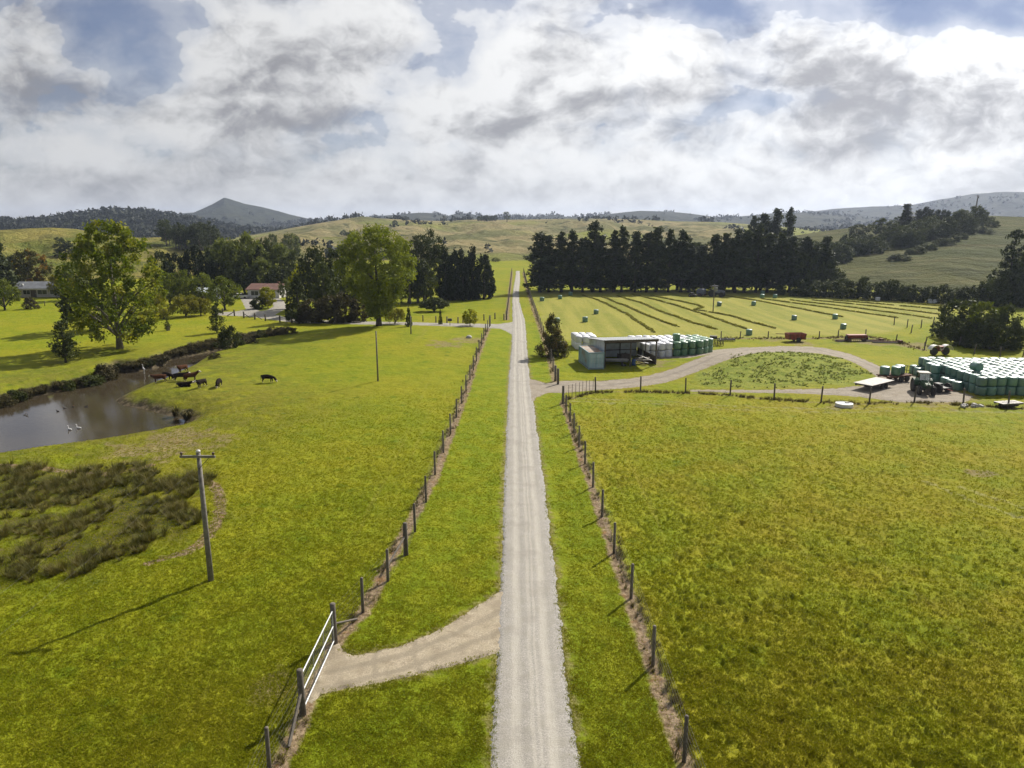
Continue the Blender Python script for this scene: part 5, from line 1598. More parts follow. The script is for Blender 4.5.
def make_shed():
    fx, fy, fz = G(604, 367.5)
    rz = R(9)
    W, D, HF, HB = 7.9, 8.2, 4.05, 3.02
    o = empty('farm_shed', (fx, fy, fz), rz, 'open fronted farm shed with a flat iron roof and pale side wall beside the track', 'shed')
    b = MB(); sheet_wall(b, (0, 0, 0), (0, D, 0), 0, HF - .2, z1b=HB - .1); b.build('side_wall', MT['white_tin'], o)
    b = MB(); sheet_wall(b, (0.05, D, 0), (W * .97, D, 0), 0, HB - .1); b.build('back_wall', MT['white_tin'], o)
    b = MB(); sheet_wall(b, (W, D, 0), (W, .35, 0), 0, 1.35); b.build('low_wall', MT['timber'], o)
    # roof
    b = MB(); P = []; F = []; n = 44
    for k in range(n + 1):
        x = -.35 + (W + .7) * k / n; dz = .03 * (k % 2)
        P += [(x, -.5, HF + dz), (x, D + .4, HB + dz), (x, -.5, HF - .05 + dz), (x, D + .4, HB - .05 + dz)]
    for k in range(n):
        a = k * 4; c = a + 4; F += [(a, c, c + 1, a + 1), (a + 2, a + 3, c + 3, c + 2), (a, a + 2, c + 2, c), (a + 1, c + 1, c + 3, a + 3)]
    b.add(P, F); b.build('roof', MT['roof_tin'], o)
    b = MB(); b.box((W / 2, -.2, HF - .26), (W + .2, .16, .34)); b.build('front_beam', MT['timber'], o)
    for (x, y, r) in ((.12, .05, .11), (W * .50, .05, .10), (W - .1, .05, .12), (W - .1, D * .55, .08), (W - .1, D - .1, .09), (W * .30, D - .12, .08), (W * .62, D - .12, .08)):
        b = MB(); b.tube([(x, y, -.3), (x, y, HF - .2 - (HF - HB) * y / D)], r, 8); b.build('post', MT['timber'], o)
    for h in (1.1, 2.2):
        b = MB(); b.box((W * .485, D - .14, h), (W * .95, .06, .12)); b.build('wall_rail', MT['timber'], o)

    def put(name, lx, ly, lz=0, r=0.0, label='', cat='', group=None):
        c, s = math.cos(rz), math.sin(rz)
        return empty(name, (fx + lx * c - ly * s, fy + lx * s + ly * c, fz + lz), rz + r, label, cat, group)
    # contents
    e = put('blue_drum', W * .60, .9, 0, 0, 'blue plastic drum standing at the front of the open shed', 'drum')
    b = MB(); b.lathe([(.26, 0), (.29, .03), (.29, .3), (.30, .32), (.29, .34), (.29, .6), (.30, .62), (.29, .64), (.29, .86), (.25, .9)], (0, 0, 0), 16); b.build('body', MT['blue_plastic'], e, smooth=True)
    b = MB(); b.lathe([(.05, .9), (.05, .94)], (.12, .05, 0), 8); b.build('bung', MT['black_metal'], e)
    e = put('pipe_stack', W * .22, 2.2, 0, R(80), 'stack of pale pipes lying on bearers inside the shed', 'pipes')
    rg = random.Random(3)
    for k in range(9):
        b = MB(); b.tube([(-.55 + (k % 5) * .24 + .1 * (k // 5), -2.3 + rg.uniform(-.2, .2), .55 + .2 * (k // 5)), (-.5 + (k % 5) * .22, 2.2, .62 + .2 * (k // 5))], .085, 8); b.build('pipe', MT['deck'] if k % 3 else MT['grey_tin'], e)
    b = MB()
    for y in (-1.6, 1.5): b.box((0, y, .25), (1.5, .15, .42))
    b.build('bearer', MT['timber'], e)
    e = put('spare_tyre', W * .40, .7, 0, 0, 'pale old tyre lying on the floor at the shed front', 'tyre')
    b = MB(); b.lathe([(.2, .02), (.36, .0), (.42, .1), (.36, .2), (.2, .18), (.18, .1)], (0, 0, 0), 18); b.build('tyre', MT['tyre'], e, smooth=True)
    b = MB(); b.lathe([(.19, .06), (.19, .14), (.05, .12)], (0, 0, 0), 14); b.build('rim', MT['white_paint'], e)
    e = put('timber_heap', W * .80, 1.7, 0, R(60), 'heap of old boards and sheets leaning inside the right of the shed', 'timber')
    for k in range(8):
        b = MB(); b.box((rg.uniform(-.4, .4), rg.uniform(-.5, .5), .25 + .12 * k), (.22, 2.6, .06), rg.uniform(-.5, .5), R(rg.uniform(-16, 16))); b.build('board', MT['deck'] if k % 2 else MT['timber'], e)
    e = put('crate', W * .55, 4.5, 0, .3, 'dark wooden crate at the back of the open shed', 'crate')
    b = MB()
    for k in range(5): b.box((0, 0, .13 + k * .22), (1.5, 1.1, .17))
    b.build('slats', MT['timber'], e)
    b = MB()
    for sx in (-.72, .72):
        for sy in (-.52, .52): b.box((sx, sy, .58), (.1, .1, 1.18))
    b.build('corner_post', MT['old_post'], e)
    # container
    cx, cy, cz = G(588.3, 369.6)
    o = empty('shipping_container', (cx, cy, cz), R(8), 'weathered pale blue container with rusty roof at the left end of the shed', 'container')
    Wc, Dc, Hc = 2.3, 6.1, 2.45
    b = MB(); b.box((Wc / 2, Dc / 2, .09), (Wc - .02, Dc - .02, .16)); b.build('floor', MT['rust'], o)
    b = MB(); sheet_wall(b, (.06, Dc - .08, 0), (.06, .08, 0), .16, Hc - .1, .28, .035); b.build('side_panel', MT['container'], o)
    b = MB(); sheet_wall(b, (Wc - .06, .08, 0), (Wc - .06, Dc - .08, 0), .16, Hc - .1, .28, .035); b.build('side_panel', MT['container'], o)
    b = MB(); sheet_wall(b, (Wc - .08, Dc - .06, 0), (.08, Dc - .06, 0), .16, Hc - .1, .28, .035); b.build('end_panel', MT['container'], o)
    for k, x0 in enumerate((.10, Wc / 2 + .01)):
        b = MB()
        for j in range(3): b.bevel_box((x0 + Wc / 4 - .06, .05, .52 + j * .70), (Wc / 2 - .13, .05, .64), .02)
        b.box((x0 + Wc / 4 - .06, .075, Hc / 2), (Wc / 2 - .12, .03, Hc - .3)); dr = b.build('door', MT['container_door'], o)
        for q in (.3, .75):
            m = MB(); m.tube([(x0 + q * (Wc / 2 - .1), .0, .2), (x0 + q * (Wc / 2 - .1), .0, Hc - .2)], .022, 6); m.build('lock_rod', MT['galv'], dr)
    b = MB(); n = 18
    P = []; F = []
    for k in range(n + 1):
        y = .1 + (Dc - .2) * k / n; z = Hc - .03 - .03 * (k % 2)
        P += [(.1, y, z), (Wc - .1, y, z)]
    for k in range(n): F.append((k * 2, k * 2 + 1, k * 2 + 3, k * 2 + 2))
    b.add(P, F); b.build('roof', pbr('rusty_roof', (.33, .30, .25), .7, (.22, .12, .06), 1.0, .5, .3, dirt=(.50, .47, .42), dirt_amt=.5), o)
    b = MB()
    for x in (.06, Wc - .06):
        for y in (.06, Dc - .06): b.box((x, y, Hc / 2), (.13, .13, Hc - .002))
        for z in (.08, Hc - .05): b.box((x, Dc / 2, z), (.11, Dc - .28, .12))
    for y in (.06, Dc - .06):
        for z in (.08, Hc - .05): b.box((Wc / 2, y, z), (Wc - .28, .11, .12))
    b.build('frame', MT['container'], o)


def wheel(parent, x, y, r, w, rim_mat, loc_z=None, name='wheel'):
    """axis along local x"""
    M = Matrix.Rotation(R(90), 4, 'Y')
    o = bpy.data.objects.new(name, None); COL.objects.link(o); o.parent = parent; o.location = (x, y, r if loc_z is None else loc_z); o.empty_display_size = .2
    b = MB(); b.lathe([(r * .55, -w / 2), (r * .9, -w / 2), (r * .985, -w * .36), (r, 0), (r * .985, w * .36), (r * .9, w / 2), (r * .55, w / 2)], (0, 0, 0), 26, M)
    if r > .5:
        for k in range(16):
            for s in (-1, 1):
                a = 2 * math.pi * (k + (.5 if s > 0 else 0)) / 16
                b.box((s * w * .24, math.cos(a) * r * 1.0, math.sin(a) * r * 1.0), (w * .46, .06, .07), 0, a - R(90) + R(90), 0)
    b.build('tyre', MT['tyre'], o)
    b = MB(); b.lathe([(r * .56, -w * .32), (r * .5, -w * .40), (r * .46, -w * .1), (r * .2, -w * .05), (r * .18, w * .05), (r * .46, w * .1), (r * .5, w * .40), (r * .56, w * .32)], (0, 0, 0), 20, M); b.build('rim', rim_mat, o)
    return o


def make_tractor(name, x, y, z, rz, paint, rims, roofm, label, s=1.0):
    """front faces local -y"""
    o = empty(name, (x, y, z), rz, label, 'tractor'); o.scale = (s, s, s)
    b = MB(); b.box((0, -.4, .82), (.62, 3.0, .5)); b.box((0, .75, .95), (.9, .9, .6)); b.build('chassis', MT['black_metal'], o)
    b = MB()
    P = []; F = []
    prof = [(-2.05, .30, 1.15, 1.42), (-1.95, .38, 1.05, 1.55), (-1.4, .42, 1.02, 1.66), (-.2, .46, 1.02, 1.78)]
    for (yy, hw, z0, z1) in prof:
        for (a, c) in ((-hw, z0), (hw, z0), (hw, z1 - .12), (hw * .7, z1), (-hw * .7, z1), (-hw, z1 - .12)): P.append((a, yy, c))
    for i in range(3):
        for k in range(6): F.append((i * 6 + k, i * 6 + (k + 1) % 6, i * 6 + 6 + (k + 1) % 6, i * 6 + 6 + k))
    F += [tuple(range(5, -1, -1)), tuple(range(18, 24))]
    b.add(P, F); hood = b.build('bonnet', paint, o)
    b = MB()
    for k in range(5): b.box((0, -2.065, 1.14 + k * .055), (.46, .03, .03))
    b.build('grille', MT['black_metal'], hood)
    for sx in (-.22, .22):
        b = MB(); b.box((sx, -2.03, 1.46), (.18, .06, .10)); b.build('headlight', MT['white_ceramic'], hood)
    # cab
    cab = bpy.data.objects.new('cab', None)
    b = MB()
    for (px, py, qx, qy) in ((-.66, -.15, -.60, -.02), (.66, -.15, .60, -.02), (-.70, 1.15, -.62, 1.0), (.70, 1.15, .62, 1.0)):
        b.tube([(px, py, 1.35), (qx, qy, 2.62)], .05, 6)
    b.box((0, .5, 1.25), (1.36, 1.36, .25)); b.box((0, .95, 1.45), (1.3, .35, .3)); cabo = b.build('cab', paint, o)
    b = MB(); b.box((0, -.09, 2.0), (1.16, .02, 1.16), 0, R(-6)); b.box((0, 1.07, 2.05), (1.2, .02, 1.02), 0, R(7)); b.box((-.65, .5, 2.0), (.02, 1.02, 1.14)); b.box((.65, .5, 2.0), (.02, 1.02, 1.14))
    m, nt, out = MT.get('_cabglass', (None, None, None))
    if m is None:
        m, nt, out = new_mat('cab_glass')
        tr = nt.n('ShaderNodeBsdfTransparent', None, Color=(.75, .82, .80)); gl = nt.n('ShaderNodeBsdfGlossy', None, Color=(.9, .9, .9), Roughness=.03)
        nt.set(out.inputs[0], nt.n('ShaderNodeMixShader', None, i0=.22, i1=tr.outputs[0], i2=gl.outputs[0])); MT['_cabglass'] = (m, nt, out)
    b.build('window', m, cabo)
    b = MB(); b.bevel_box((0, .48, 2.70), (1.42, 1.45, .18), .05); b.build('cab_roof', roofm, o)
    b = MB(); b.box((0, .62, 1.62), (.5, .5, .14)); b.box((0, .86, 1.92), (.5, .12, .6)); b.build('seat', MT['black_metal'], o)
    b = MB(); b.tube([(.35, -1.1, 1.6), (.35, -1.1, 2.35), (.37, -1.16, 2.45)], .045, 8); b.build('exhaust', MT['black_metal'], o)
    for sx in (-1, 1):
        b = MB(); P = []; F = []
        for k in range(9):
            a = R(15 + 150 * k / 8); rr = .98
            for dx in (.62, 1.12): P.append((sx * dx, .85 + rr * math.cos(a), .88 + rr * math.sin(a)))
        for k in range(8): F.append((k * 2, k * 2 + 1, k * 2 + 3, k * 2 + 2))
        b.add(P, F)
        me = b.mesh('mudguard'); mg = add_obj('mudguard', me, paint, o); sd = mg.modifiers.new('thick', 'SOLIDIFY'); sd.thickness = .04
        wheel(o, sx * .92, .85, .88, .46, rims); wheel(o, sx * .82, -1.45, .62, .36, rims)
    return o


def make_machines():
    x, y, z = G(922.5, 393)
    make_tractor('tractor', x, y, z, R(-14), MT['green_paint'], MT['yellow_paint'], MT['deck'], 'dark green tractor with a pale cab roof parked in front of the green silage stack', .92)
    # red-wheeled implement behind the tractor
    x2, y2, z2 = x + 2.55, y + .6, z
    o = empty('implement', (x2, y2, z2), R(20), 'low red wheeled implement close behind the green tractor', 'farm machine')
    b = MB(); b.box((0, 0, .62), (1.3, 1.8, .16)); b.box((0, .4, .85), (.7, .7, .36)); b.build('frame', MT['black_metal'], o)
    for sx in (-.78, .78): wheel(o, sx, -.3, .55, .34, MT['red_paint'])
    b = MB(); b.tube([(0, -.8, .55), (-.2, -1.7, .5)], .06, 6); b.build('drawbar', MT['red_paint'], o)
    # flat deck trailer: bare ramp end toward the camera-left, bales behind
    a = np.array(G(862, 391)[:2]); c = np.array(G(905, 380)[:2]); d = c - a; L = 5.4; d = d / np.linalg.norm(d); rz = math.atan2(d[1], d[0]) - R(90)
    z = Z(*a)
    o = empty('flat_deck_trailer', (a[0], a[1], z), rz, 'low pale flat deck trailer with an empty tilted bed beside the track', 'trailer')
    b = MB()
    for k in range(8): b.box((-1.05 + .3 * k, L / 2, .86), (.29, L, .07))
    b.build('deck', MT['deck'], o)
    b = MB()
    for sx in (-.9, .9): b.box((sx, L / 2, .70), (.12, L, .22))
    for yy in (.3, L / 2, L - .3): b.box((0, yy, .72), (2.2, .1, .16))
    b.build('chassis', MT['black_metal'], o)
    for sx in (-1.0, 1.0):
        for yy in (L * .52, L * .70): wheel(o, sx, yy, .34, .24, MT['white_paint'])
    b = MB(); b.tube([(0, L, .66), (0, L + 1.0, .6)], .06, 6); b.build('drawbar', MT['black_metal'], o)
    q = np.array(G(883, 383.5)[:2]) + np.array([.4, .8]); z = Z(*q); d2 = np.array([.93, .36]); rz2 = math.atan2(d2[1], d2[0]) - R(90)
    o = empty('bale_trailer', (q[0], q[1], z), rz2, 'dark trailer carrying green and black bales, ahead of the pale flat deck', 'trailer')
    b = MB(); b.box((0, 1.9, .82), (2.0, 4.2, .12)); b.box((-.7, 1.9, .68), (.12, 4.2, .18)); b.box((.7, 1.9, .68), (.12, 4.2, .18)); b.build('deck', MT['rust'], o)
    for sx in (-.85, .85):
        for yy in (2.2, 3.2): wheel(o, sx, yy, .40, .26, MT['black_metal'])
    b = MB()
    for sx in (-.9, 0, .9): b.tube([(sx, 4.0, .85), (sx, 4.0, 1.95)], .04, 6)
    for h in (1.3, 1.9): b.tube([(-.9, 4.0, h), (.9, 4.0, h)], .04, 6)
    b.build('headboard', MT['black_metal'], o)
    cz, sz = math.cos(rz2), math.sin(rz2)
    for k, (lx, ly, w, lab) in enumerate(((-.35, .5, 'wrap_green', 'green bale at the tail of the dark trailer'), (.3, 1.72, 'wrap_pale', 'lighter green bale in the middle of the dark trailer'), (-.2, 2.95, 'wrap_dark', 'dark bale at the front of the dark trailer'))):
        bale(q[0] + lx * cz - ly * sz, q[1] + lx * sz + ly * cz, z + .88, w, lab, 'bales on the trailer')
    # trough
    x, y, z = G(844, 406.5)
    o = empty('water_trough', (x, y, z), 0, 'round pale concrete water trough on bare ground by the cross fence', 'trough')
    b = MB(); b.lathe([(.92, 0), (.96, .05), (.94, .40), (.80, .42), (.78, .3), (.02, .28)], (0, 0, 0), 32); b.build('bowl', MT['white_wall'], o, smooth=False)
    b = MB(); b.lathe([(.77, .37), (.02, .371)], (0, 0, 0), 28); b.build('water', MT['white_tin'], o)
    b = MB(); b.box((.4, .2, .42), (.4, .3, .1)); b.build('float_cover', MT['concrete'], o)
    # small timber sled by the fence at right edge
    x, y, z = G(1008, 407)
    o = empty('timber_sled', (x, y, z), R(12), 'small weathered timber trailer by the fence at the right edge', 'trailer')
    b = MB()
    for k in range(6): b.box((-1.2 + k * .48, 0, .55), (.40, 1.3, .07))
    b.build('deck', MT['deck'], o)
    b = MB(); b.box((0, -.5, .44), (2.9, .1, .14)); b.box((0, .5, .44), (2.9, .1, .14)); b.build('runner', MT['timber'], o)
    for sx in (-.5, .6): wheel(o, sx, 0, .30, 1.2, MT['rust'], name='roller')
    x, y, z = G(972, 407)
    o = empty('rubble_heap', (x, y, z), 0, 'heap of pale broken concrete blocks at the foot of the fence', 'rubble')
    rg = random.Random(8)
    for k in range(9):
        b = MB(); b.box((rg.uniform(-1.1, 1.3), rg.uniform(-.4, .4), rg.uniform(.08, .25)), (rg.uniform(.3, .7), rg.uniform(.25, .45), rg.uniform(.15, .35)), rg.random() * 3, rg.uniform(-.3, .3)); b.build('block', MT['concrete'], o)
    # dark disc harrow by the white stack
    x, y, z = G(713, 345)
    o = empty('disc_harrow', (x, y, z), R(78), 'black disc harrow parked right of the white bale stack', 'farm machine')
    b = MB(); b.box((-.8, 0, 1.0), (.12, 3.4, .14)); b.box((.8, 0, 1.0), (.12, 3.4, .14)); b.box((0, -1.2, 1.0), (1.8, .12, .12)); b.box((0, 1.2, 1.0), (1.8, .12, .12)); b.box((0, 0, 1.35), (.9, 1.2, .5)); b.build('frame', MT['black_metal'], o)
    for sx in (-.8, .8):
        for k in range(8):
            b = MB(); b.lathe([(.02, -.02), (.42, .02), (.43, .05), (.02, .03)], (sx, -1.6 + k * .45, .43), 16, Matrix.Rotation(R(90), 4, 'X')); b.build('disc', MT['black_metal'], o)
    b = MB()
    for sx in (-.8, .8): b.tube([(sx, -1.7, .43), (sx, 1.75, .43)], .05, 6)
    b.build('axle', MT['rust'], o)
    x, y, z = G(727, 341)
    o = empty('harrow', (x, y, z), R(85), 'low dark harrow frame lying in the grass by the fence', 'farm machine')
    b = MB()
    for k in range(4): b.box((-.7 + k * .5, 0, .32), (.1, 2.7, .12))
    for yy in (-1.2, 0, 1.2): b.box((.05, yy, .43), (1.7, .1, .1))
    b.build('frame', MT['black_metal'], o)
    b = MB()
    for k in range(4):
        for j in range(7): b.tube([(-.7 + k * .5, -1.2 + j * .4, .3), (-.7 + k * .5, -1.25 + j * .4, .0)], .025, 4)
    b.build('tine', MT['rust'], o)
    # red tipping bin
    x, y, z = G(795, 341.5)
    o = empty('tip_trailer', (x, y, z), R(4), 'faded red steel tip trailer with a long pole, in front of the hay field fence', 'trailer')
    b = MB(); P = []; F = []
    for zz, e in ((.45, .12), (1.5, 0)):
        for sx, sy in ((-1, -1), (1, -1), (1, 1), (-1, 1)): P.append((sx * (1.6 - e), sy * (.95 - e), zz))
    for zz, e in ((1.5, .06), (.52, .18)):
        for sx, sy in ((-1, -1), (1, -1), (1, 1), (-1, 1)): P.append((sx * (1.6 - e), sy * (.95 - e), zz))
    F = [(3, 2, 1, 0), (12, 13, 14, 15)]
    for l in (0, 4, 8):
        for k in range(4): F.append((l + k, l + (k + 1) % 4, l + 4 + (k + 1) % 4, l + 4 + k))
    b.add(P, F); b.build('bin', MT['red_paint'], o)
    b = MB()
    for k in range(5): b.box((-1.4 + k * .7, -.97, .95), (.08, .08, .95))
    b.build('rib', MT['rust'], o)
    for sy in (-.9, .9):
        w = wheel(o, .2, sy, .42, .26, MT['rust']); w.rotation_euler = (0, 0, R(90))
    b = MB(); b.tube([(-1.5, 0, 1.35), (-3.6, .1, 1.42)], .06, 6); b.build('pole', MT['rust'], o)
    # long rusty implements
    x, y, z = G(856, 341)
    o = empty('old_drill', (x, y, z), R(3), 'rusty red old seed drill box beside scattered steel by the hay field', 'farm machine')
    b = MB(); b.add([(-1.7, -.45, .6), (1.7, -.45, .6), (1.7, .45, .6), (-1.7, .45, .6), (-1.7, -.6, 1.15), (1.7, -.6, 1.15), (1.7, .6, 1.15), (-1.7, .6, 1.15)], [(3, 2, 1, 0), (4, 5, 6, 7), (0, 1, 5, 4), (1, 2, 6, 5), (2, 3, 7, 6), (3, 0, 4, 7)]); b.build('hopper', MT['red_paint'], o)
    b = MB(); b.box((0, -.5, .4), (3.6, .1, .12)); b.box((0, .5, .4), (3.6, .1, .12)); b.build('frame', MT['rust'], o)
    for sx in (-1.85, 1.85): wheel(o, sx, 0, .5, .16, MT['rust'])
    b = MB()
    for k in range(9): b.tube([(-1.5 + k * .37, -.35, .6), (-1.5 + k * .37, -.6, .05)], .03, 4)
    b.build('coulter', MT['rust'], o)
    for k, (px, py, L, rz, lab) in enumerate(((872, 341.5, 5.0, -6, 'long rusty steel beam nearest the old drill'), (888, 343, 6.5, -9, 'pair of dark steel lengths lying in the long grass'), (843, 341.5, 3.2, 8, 'short rusty scrap frame left of the old drill'))):
        x, y, z = G(px, py)
        o = empty('scrap_steel', (x, y, z), R(rz), lab, 'scrap steel')
        for j in range(4):
            b = MB(); b.box((rg.uniform(-.4, .4), -.4 + j * .3, .12 + .1 * (j % 2)), (L * rg.uniform(.6, 1), .12, .14), R(rg.uniform(-4, 4))); b.build('beam', MT['rust'] if j % 2 else MT['black_metal'], o)
        b = MB(); b.box((L * .3, 0, .35), (.5, .9, .4), .2); b.build('bracket', MT['rust'], o)
    # machine with two white mudguards
    x, y, z = G(939, 355)
    o = empty('old_spreader', (x, y, z), R(10), 'old machine with two white curved mudguards standing behind the green silage stack', 'farm machine')
    for sx, rim in ((-1.0, MT['deck']), (1.1, MT['white_paint'])):
        w = wheel(o, sx, 0, .60, .36, rim); w.rotation_euler = (0, 0, R(82))
        b = MB(); P = []; F = []
        for k in range(9):
            a = R(5 + 160 * k / 8)
            for dx in (-.52, .38): P.append((sx + .95 * math.cos(a), dx, .72 + .95 * math.sin(a)))
        for k in range(8): F.append((k * 2, k * 2 + 1, k * 2 + 3, k * 2 + 2))
        b.add(P, F); mg = b.build('mudguard', MT['white_paint'], o); mg.modifiers.new('thick', 'SOLIDIFY').thickness = .05
    b = MB(); b.box((0, .1, .72), (2.0, .4, .25)); b.lathe([(.25, 0), (.6, .55), (.62, .6), (.02, .58)], (0.0, .1, .84), 14); b.build('hopper', MT['red_paint'], o)
    # distant tractor, baler and runabout at the pines
    x, y, z = G(716, 296.8)
    make_tractor('tractor', x, y, z, R(60), MT['blue_grey'], MT['white_paint'], MT['blue_grey'], 'distant grey blue tractor working at the far edge of the hay field under the pines', 1.15)
    o = empty('baler', (x - 3.9, y + 1.8, z), R(60), 'pale baler hitched behind the distant tractor', 'farm machine')
    b = MB(); b.bevel_box((0, 0, 1.35), (2.2, 2.3, 1.7), .25); b.build('chamber', MT['blue_grey'], o)
    for sx in (-1.2, 1.2): wheel(o, sx, .2, .5, .34, MT['white_paint'])
    b = MB(); b.box((0, -1.6, .6), (.2, 1.5, .2)); b.build('drawbar', MT['black_metal'], o)
    b = MB(); b.box((0, -1.2, .4), (2.1, .3, .3)); b.build('pickup', MT['rust'], o)
    x, y, z = G(693, 296.8)
    o = empty('mower', (x, y, z), R(80), 'small dark mower left in the hay field left of the distant tractor', 'farm machine')
    b = MB(); b.bevel_box((0, 0, .55), (2.6, 1.6, .5), .1); b.box((0, .3, 1.0), (1.2, .8, .5)); b.build('deck', MT['black_metal'], o)
    for sx in (-1.2, 1.2): wheel(o, sx, .9, .35, .25, MT['rust'])
    b = MB(); b.tube([(0, -.8, .6), (.3, -2.2, .6)], .07, 6); b.build('drawbar', MT['rust'], o)


# ------------------------------------------------------------------ animals
def skin(name, verts, edges, radii, sub=2):
    me = bpy.data.meshes.new(name); me.from_pydata(verts, edges, []); me.update()
    ob = bpy.data.objects.new(name, me); COL.objects.link(ob)
    ob.modifiers.new('s', 'SKIN'); ss = ob.modifiers.new('u', 'SUBSURF'); ss.levels = sub; ss.render_levels = sub
    for i, r in enumerate(radii):
        d = me.skin_vertices[0].data[i]; d.radius = r if isinstance(r, tuple) else (r, r); d.use_root = (i == 0)
    dg = bpy.context.evaluated_depsgraph_get(); dg.update()
    m2 = bpy.data.meshes.new_from_object(ob.evaluated_get(dg)); m2.name = name
    bpy.data.objects.remove(ob); bpy.data.meshes.remove(me)
    m2.polygons.foreach_set('use_smooth', [True] * len(m2.polygons)); m2.materials.clear()
    return m2


def cow_mesh(pose, hide):
    """head towards +y; length about 2.3 m, 1.35 m at the shoulder"""
    if pose == 'lie': zb = .42
    else: zb = .98
    V = [(0, -.72, zb + .04), (0, -.30, zb), (0, .20, zb - .02), (0, .62, zb + .04)]
    Rr = [(.27, .32), (.35, .38), (.34, .38), (.26, .34)]
    E = [(0, 1), (1, 2), (2, 3)]
    if pose == 'graze': head = [(0, .98, zb - .12), (0, 1.25, zb - .50), (0, 1.36, zb - .72), (0, 1.40, zb - .90)]
    elif pose == 'up': head = [(0, .98, zb + .30), (.05, 1.20, zb + .50), (.12, 1.42, zb + .44), (.18, 1.58, zb + .32)]
    else: head = [(0, .98, zb + .20), (.04, 1.20, zb + .34), (.10, 1.42, zb + .22), (.14, 1.56, zb + .08)]
    b = len(V); V += head; Rr += [.19, .155, .125, .085]; E += [(3, b), (b, b + 1), (b + 1, b + 2), (b + 2, b + 3)]
    e0 = len(V)
    for s in (-1, 1):
        V.append((head[1][0] + s * .26, head[1][1] - .02, head[1][2] + .06)); Rr.append((.03, .055)); E.append((b + 1, len(V) - 1))
    if pose == 'lie':
        for s in (-1, 1):
            k = len(V); V += [(s * .30, .62, .20), (s * .34, .98, .08), (s * .30, .62, .06)]; Rr += [.11, .07, .05]; E += [(3, k), (k, k + 1), (k + 1, k + 2)]
            k = len(V); V += [(s * .36, -.45, .26), (s * .44, -.02, .10), (s * .46, -.42, .06)]; Rr += [.15, .085, .055]; E += [(0, k), (k, k + 1), (k + 1, k + 2)]
    else:
        for s, st in ((-1, .06), (1, -.08)):
            k = len(V); V += [(s * .20, .60 + st * .3, .72), (s * .19, .61 + st, .40), (s * .18, .60 + st, .10), (s * .18, .64 + st, .03)]; Rr += [.13, .075, .05, .065]; E += [(3, k), (k, k + 1), (k + 1, k + 2), (k + 2, k + 3)]
            k = len(V); V += [(s * .23, -.74, .74), (s * .21, -.62 - st, .56), (s * .19, -.86 - st, .40), (s * .19, -.82 - st, .10), (s * .19, -.77 - st, .03)]; Rr += [.17, .12, .065, .05, .065]
            E += [(0, k), (k, k + 1), (k + 1, k + 2), (k + 2, k + 3), (k + 3, k + 4)]
    k = len(V); V += [(0, -1.03, zb + .18), (0, -1.08, zb - .25), (0, -1.06, zb - .5)]; Rr += [.05, .025, .045]; E += [(0, k), (k, k + 1), (k + 1, k + 2)]
    me = skin('cow', V, E, Rr)
    me.materials.append(hide); me.materials.append(MT['hide_white'])
    hp = [Vector(h) for h in head]
    for p in me.polygons:
        c = p.center
        on_head = min((c - hp[2]).length, (c - hp[3]).length) < .24
        if on_head and (c - hp[1]).length > .16: p.material_index = 1
        elif pose != 'lie' and c.z < .16: p.material_index = 1
    return me


def make_cows():
    C = [((160, 382.5), 'stand', 'hide_brown', 2.2, 'red brown cow at the left of the herd, nearest the water'),
         ((168, 380), 'graze', 'hide_dark', -1.9, 'dark cow half hidden behind the leftmost brown cow'),
         ((183, 372.5), 'stand', 'hide_brown', 2.8, 'brown cow standing furthest back by the river bend'),
         ((181, 381), 'stand', 'hide_dark', -1.35, 'dark bodied cow standing broadside in the middle of the herd'),
         ((191, 381), 'up', 'hide_brown', -1.0, 'brown white faced cow with its head raised, in the middle of the herd'),
         ((184, 386.5), 'lie', 'hide_dark', -1.3, 'dark cow with a white face lying on the grass'),
         ((202, 387.5), 'stand', 'hide_dark', 2.9, 'black cow with a white marked face looking toward the camera'),
         ((219, 387), 'graze', 'hide_dark', 3.3, 'dark cow seen end on, rightmost of the close herd'),
         ((268, 382.5), 'graze', 'hide_dark', -1.57, 'dark cow grazing alone to the right of the herd')]
    cache = {}
    for (px, py), pose, hide, rz, lab in C:
        if (pose, hide) not in cache: cache[(pose, hide)] = cow_mesh(pose, MT[hide])
        x, y, z = G(px, py)
        o = add_obj('cow', cache[(pose, hide)], None, None, (x, y, z - .02 + (float(detail(np.array([x]), np.array([y]), np.array([math.hypot(x, y)]))[0]) if True else 0)), rz)
        o.scale = (.84, .84, .84)
        tag(o, lab, 'cow', 'cattle on the river flat')


def bird(kind, px, py, rz, label, group):
    x, y = plane(px, py, WATER_Z)
    k = {'duck': .75, 'swan': 1.05}[kind]
    V = [(0, -.26, .10), (0, -.08, .10), (0, .12, .11), (0, .22, .16)]; Rr = [.05, .13, .12, .07]; E = [(0, 1), (1, 2), (2, 3)]
    V += [(0, .25, .28), (0, .30, .34), (0, .42, .32)] if kind == 'duck' else [(0, .23, .34), (0, .25, .48), (0, .38, .47)]
    Rr += [.05, .06, .025]; E += [(3, 4), (4, 5), (5, 6)]
    me = skin(kind, [tuple(c * k for c in v) for v in V], E, [r * k for r in Rr], 1)
    me.materials.append(MT['feather_white'] if kind == 'swan' else MT['feather_dark'])
    me.materials.append(MT['beak'])
    for p in me.polygons:
        if p.center.y > .355 * k: p.material_index = 1
    return tag(add_obj(kind, me, None, None, (x, y, WATER_Z - .04), rz), label, 'bird', group)


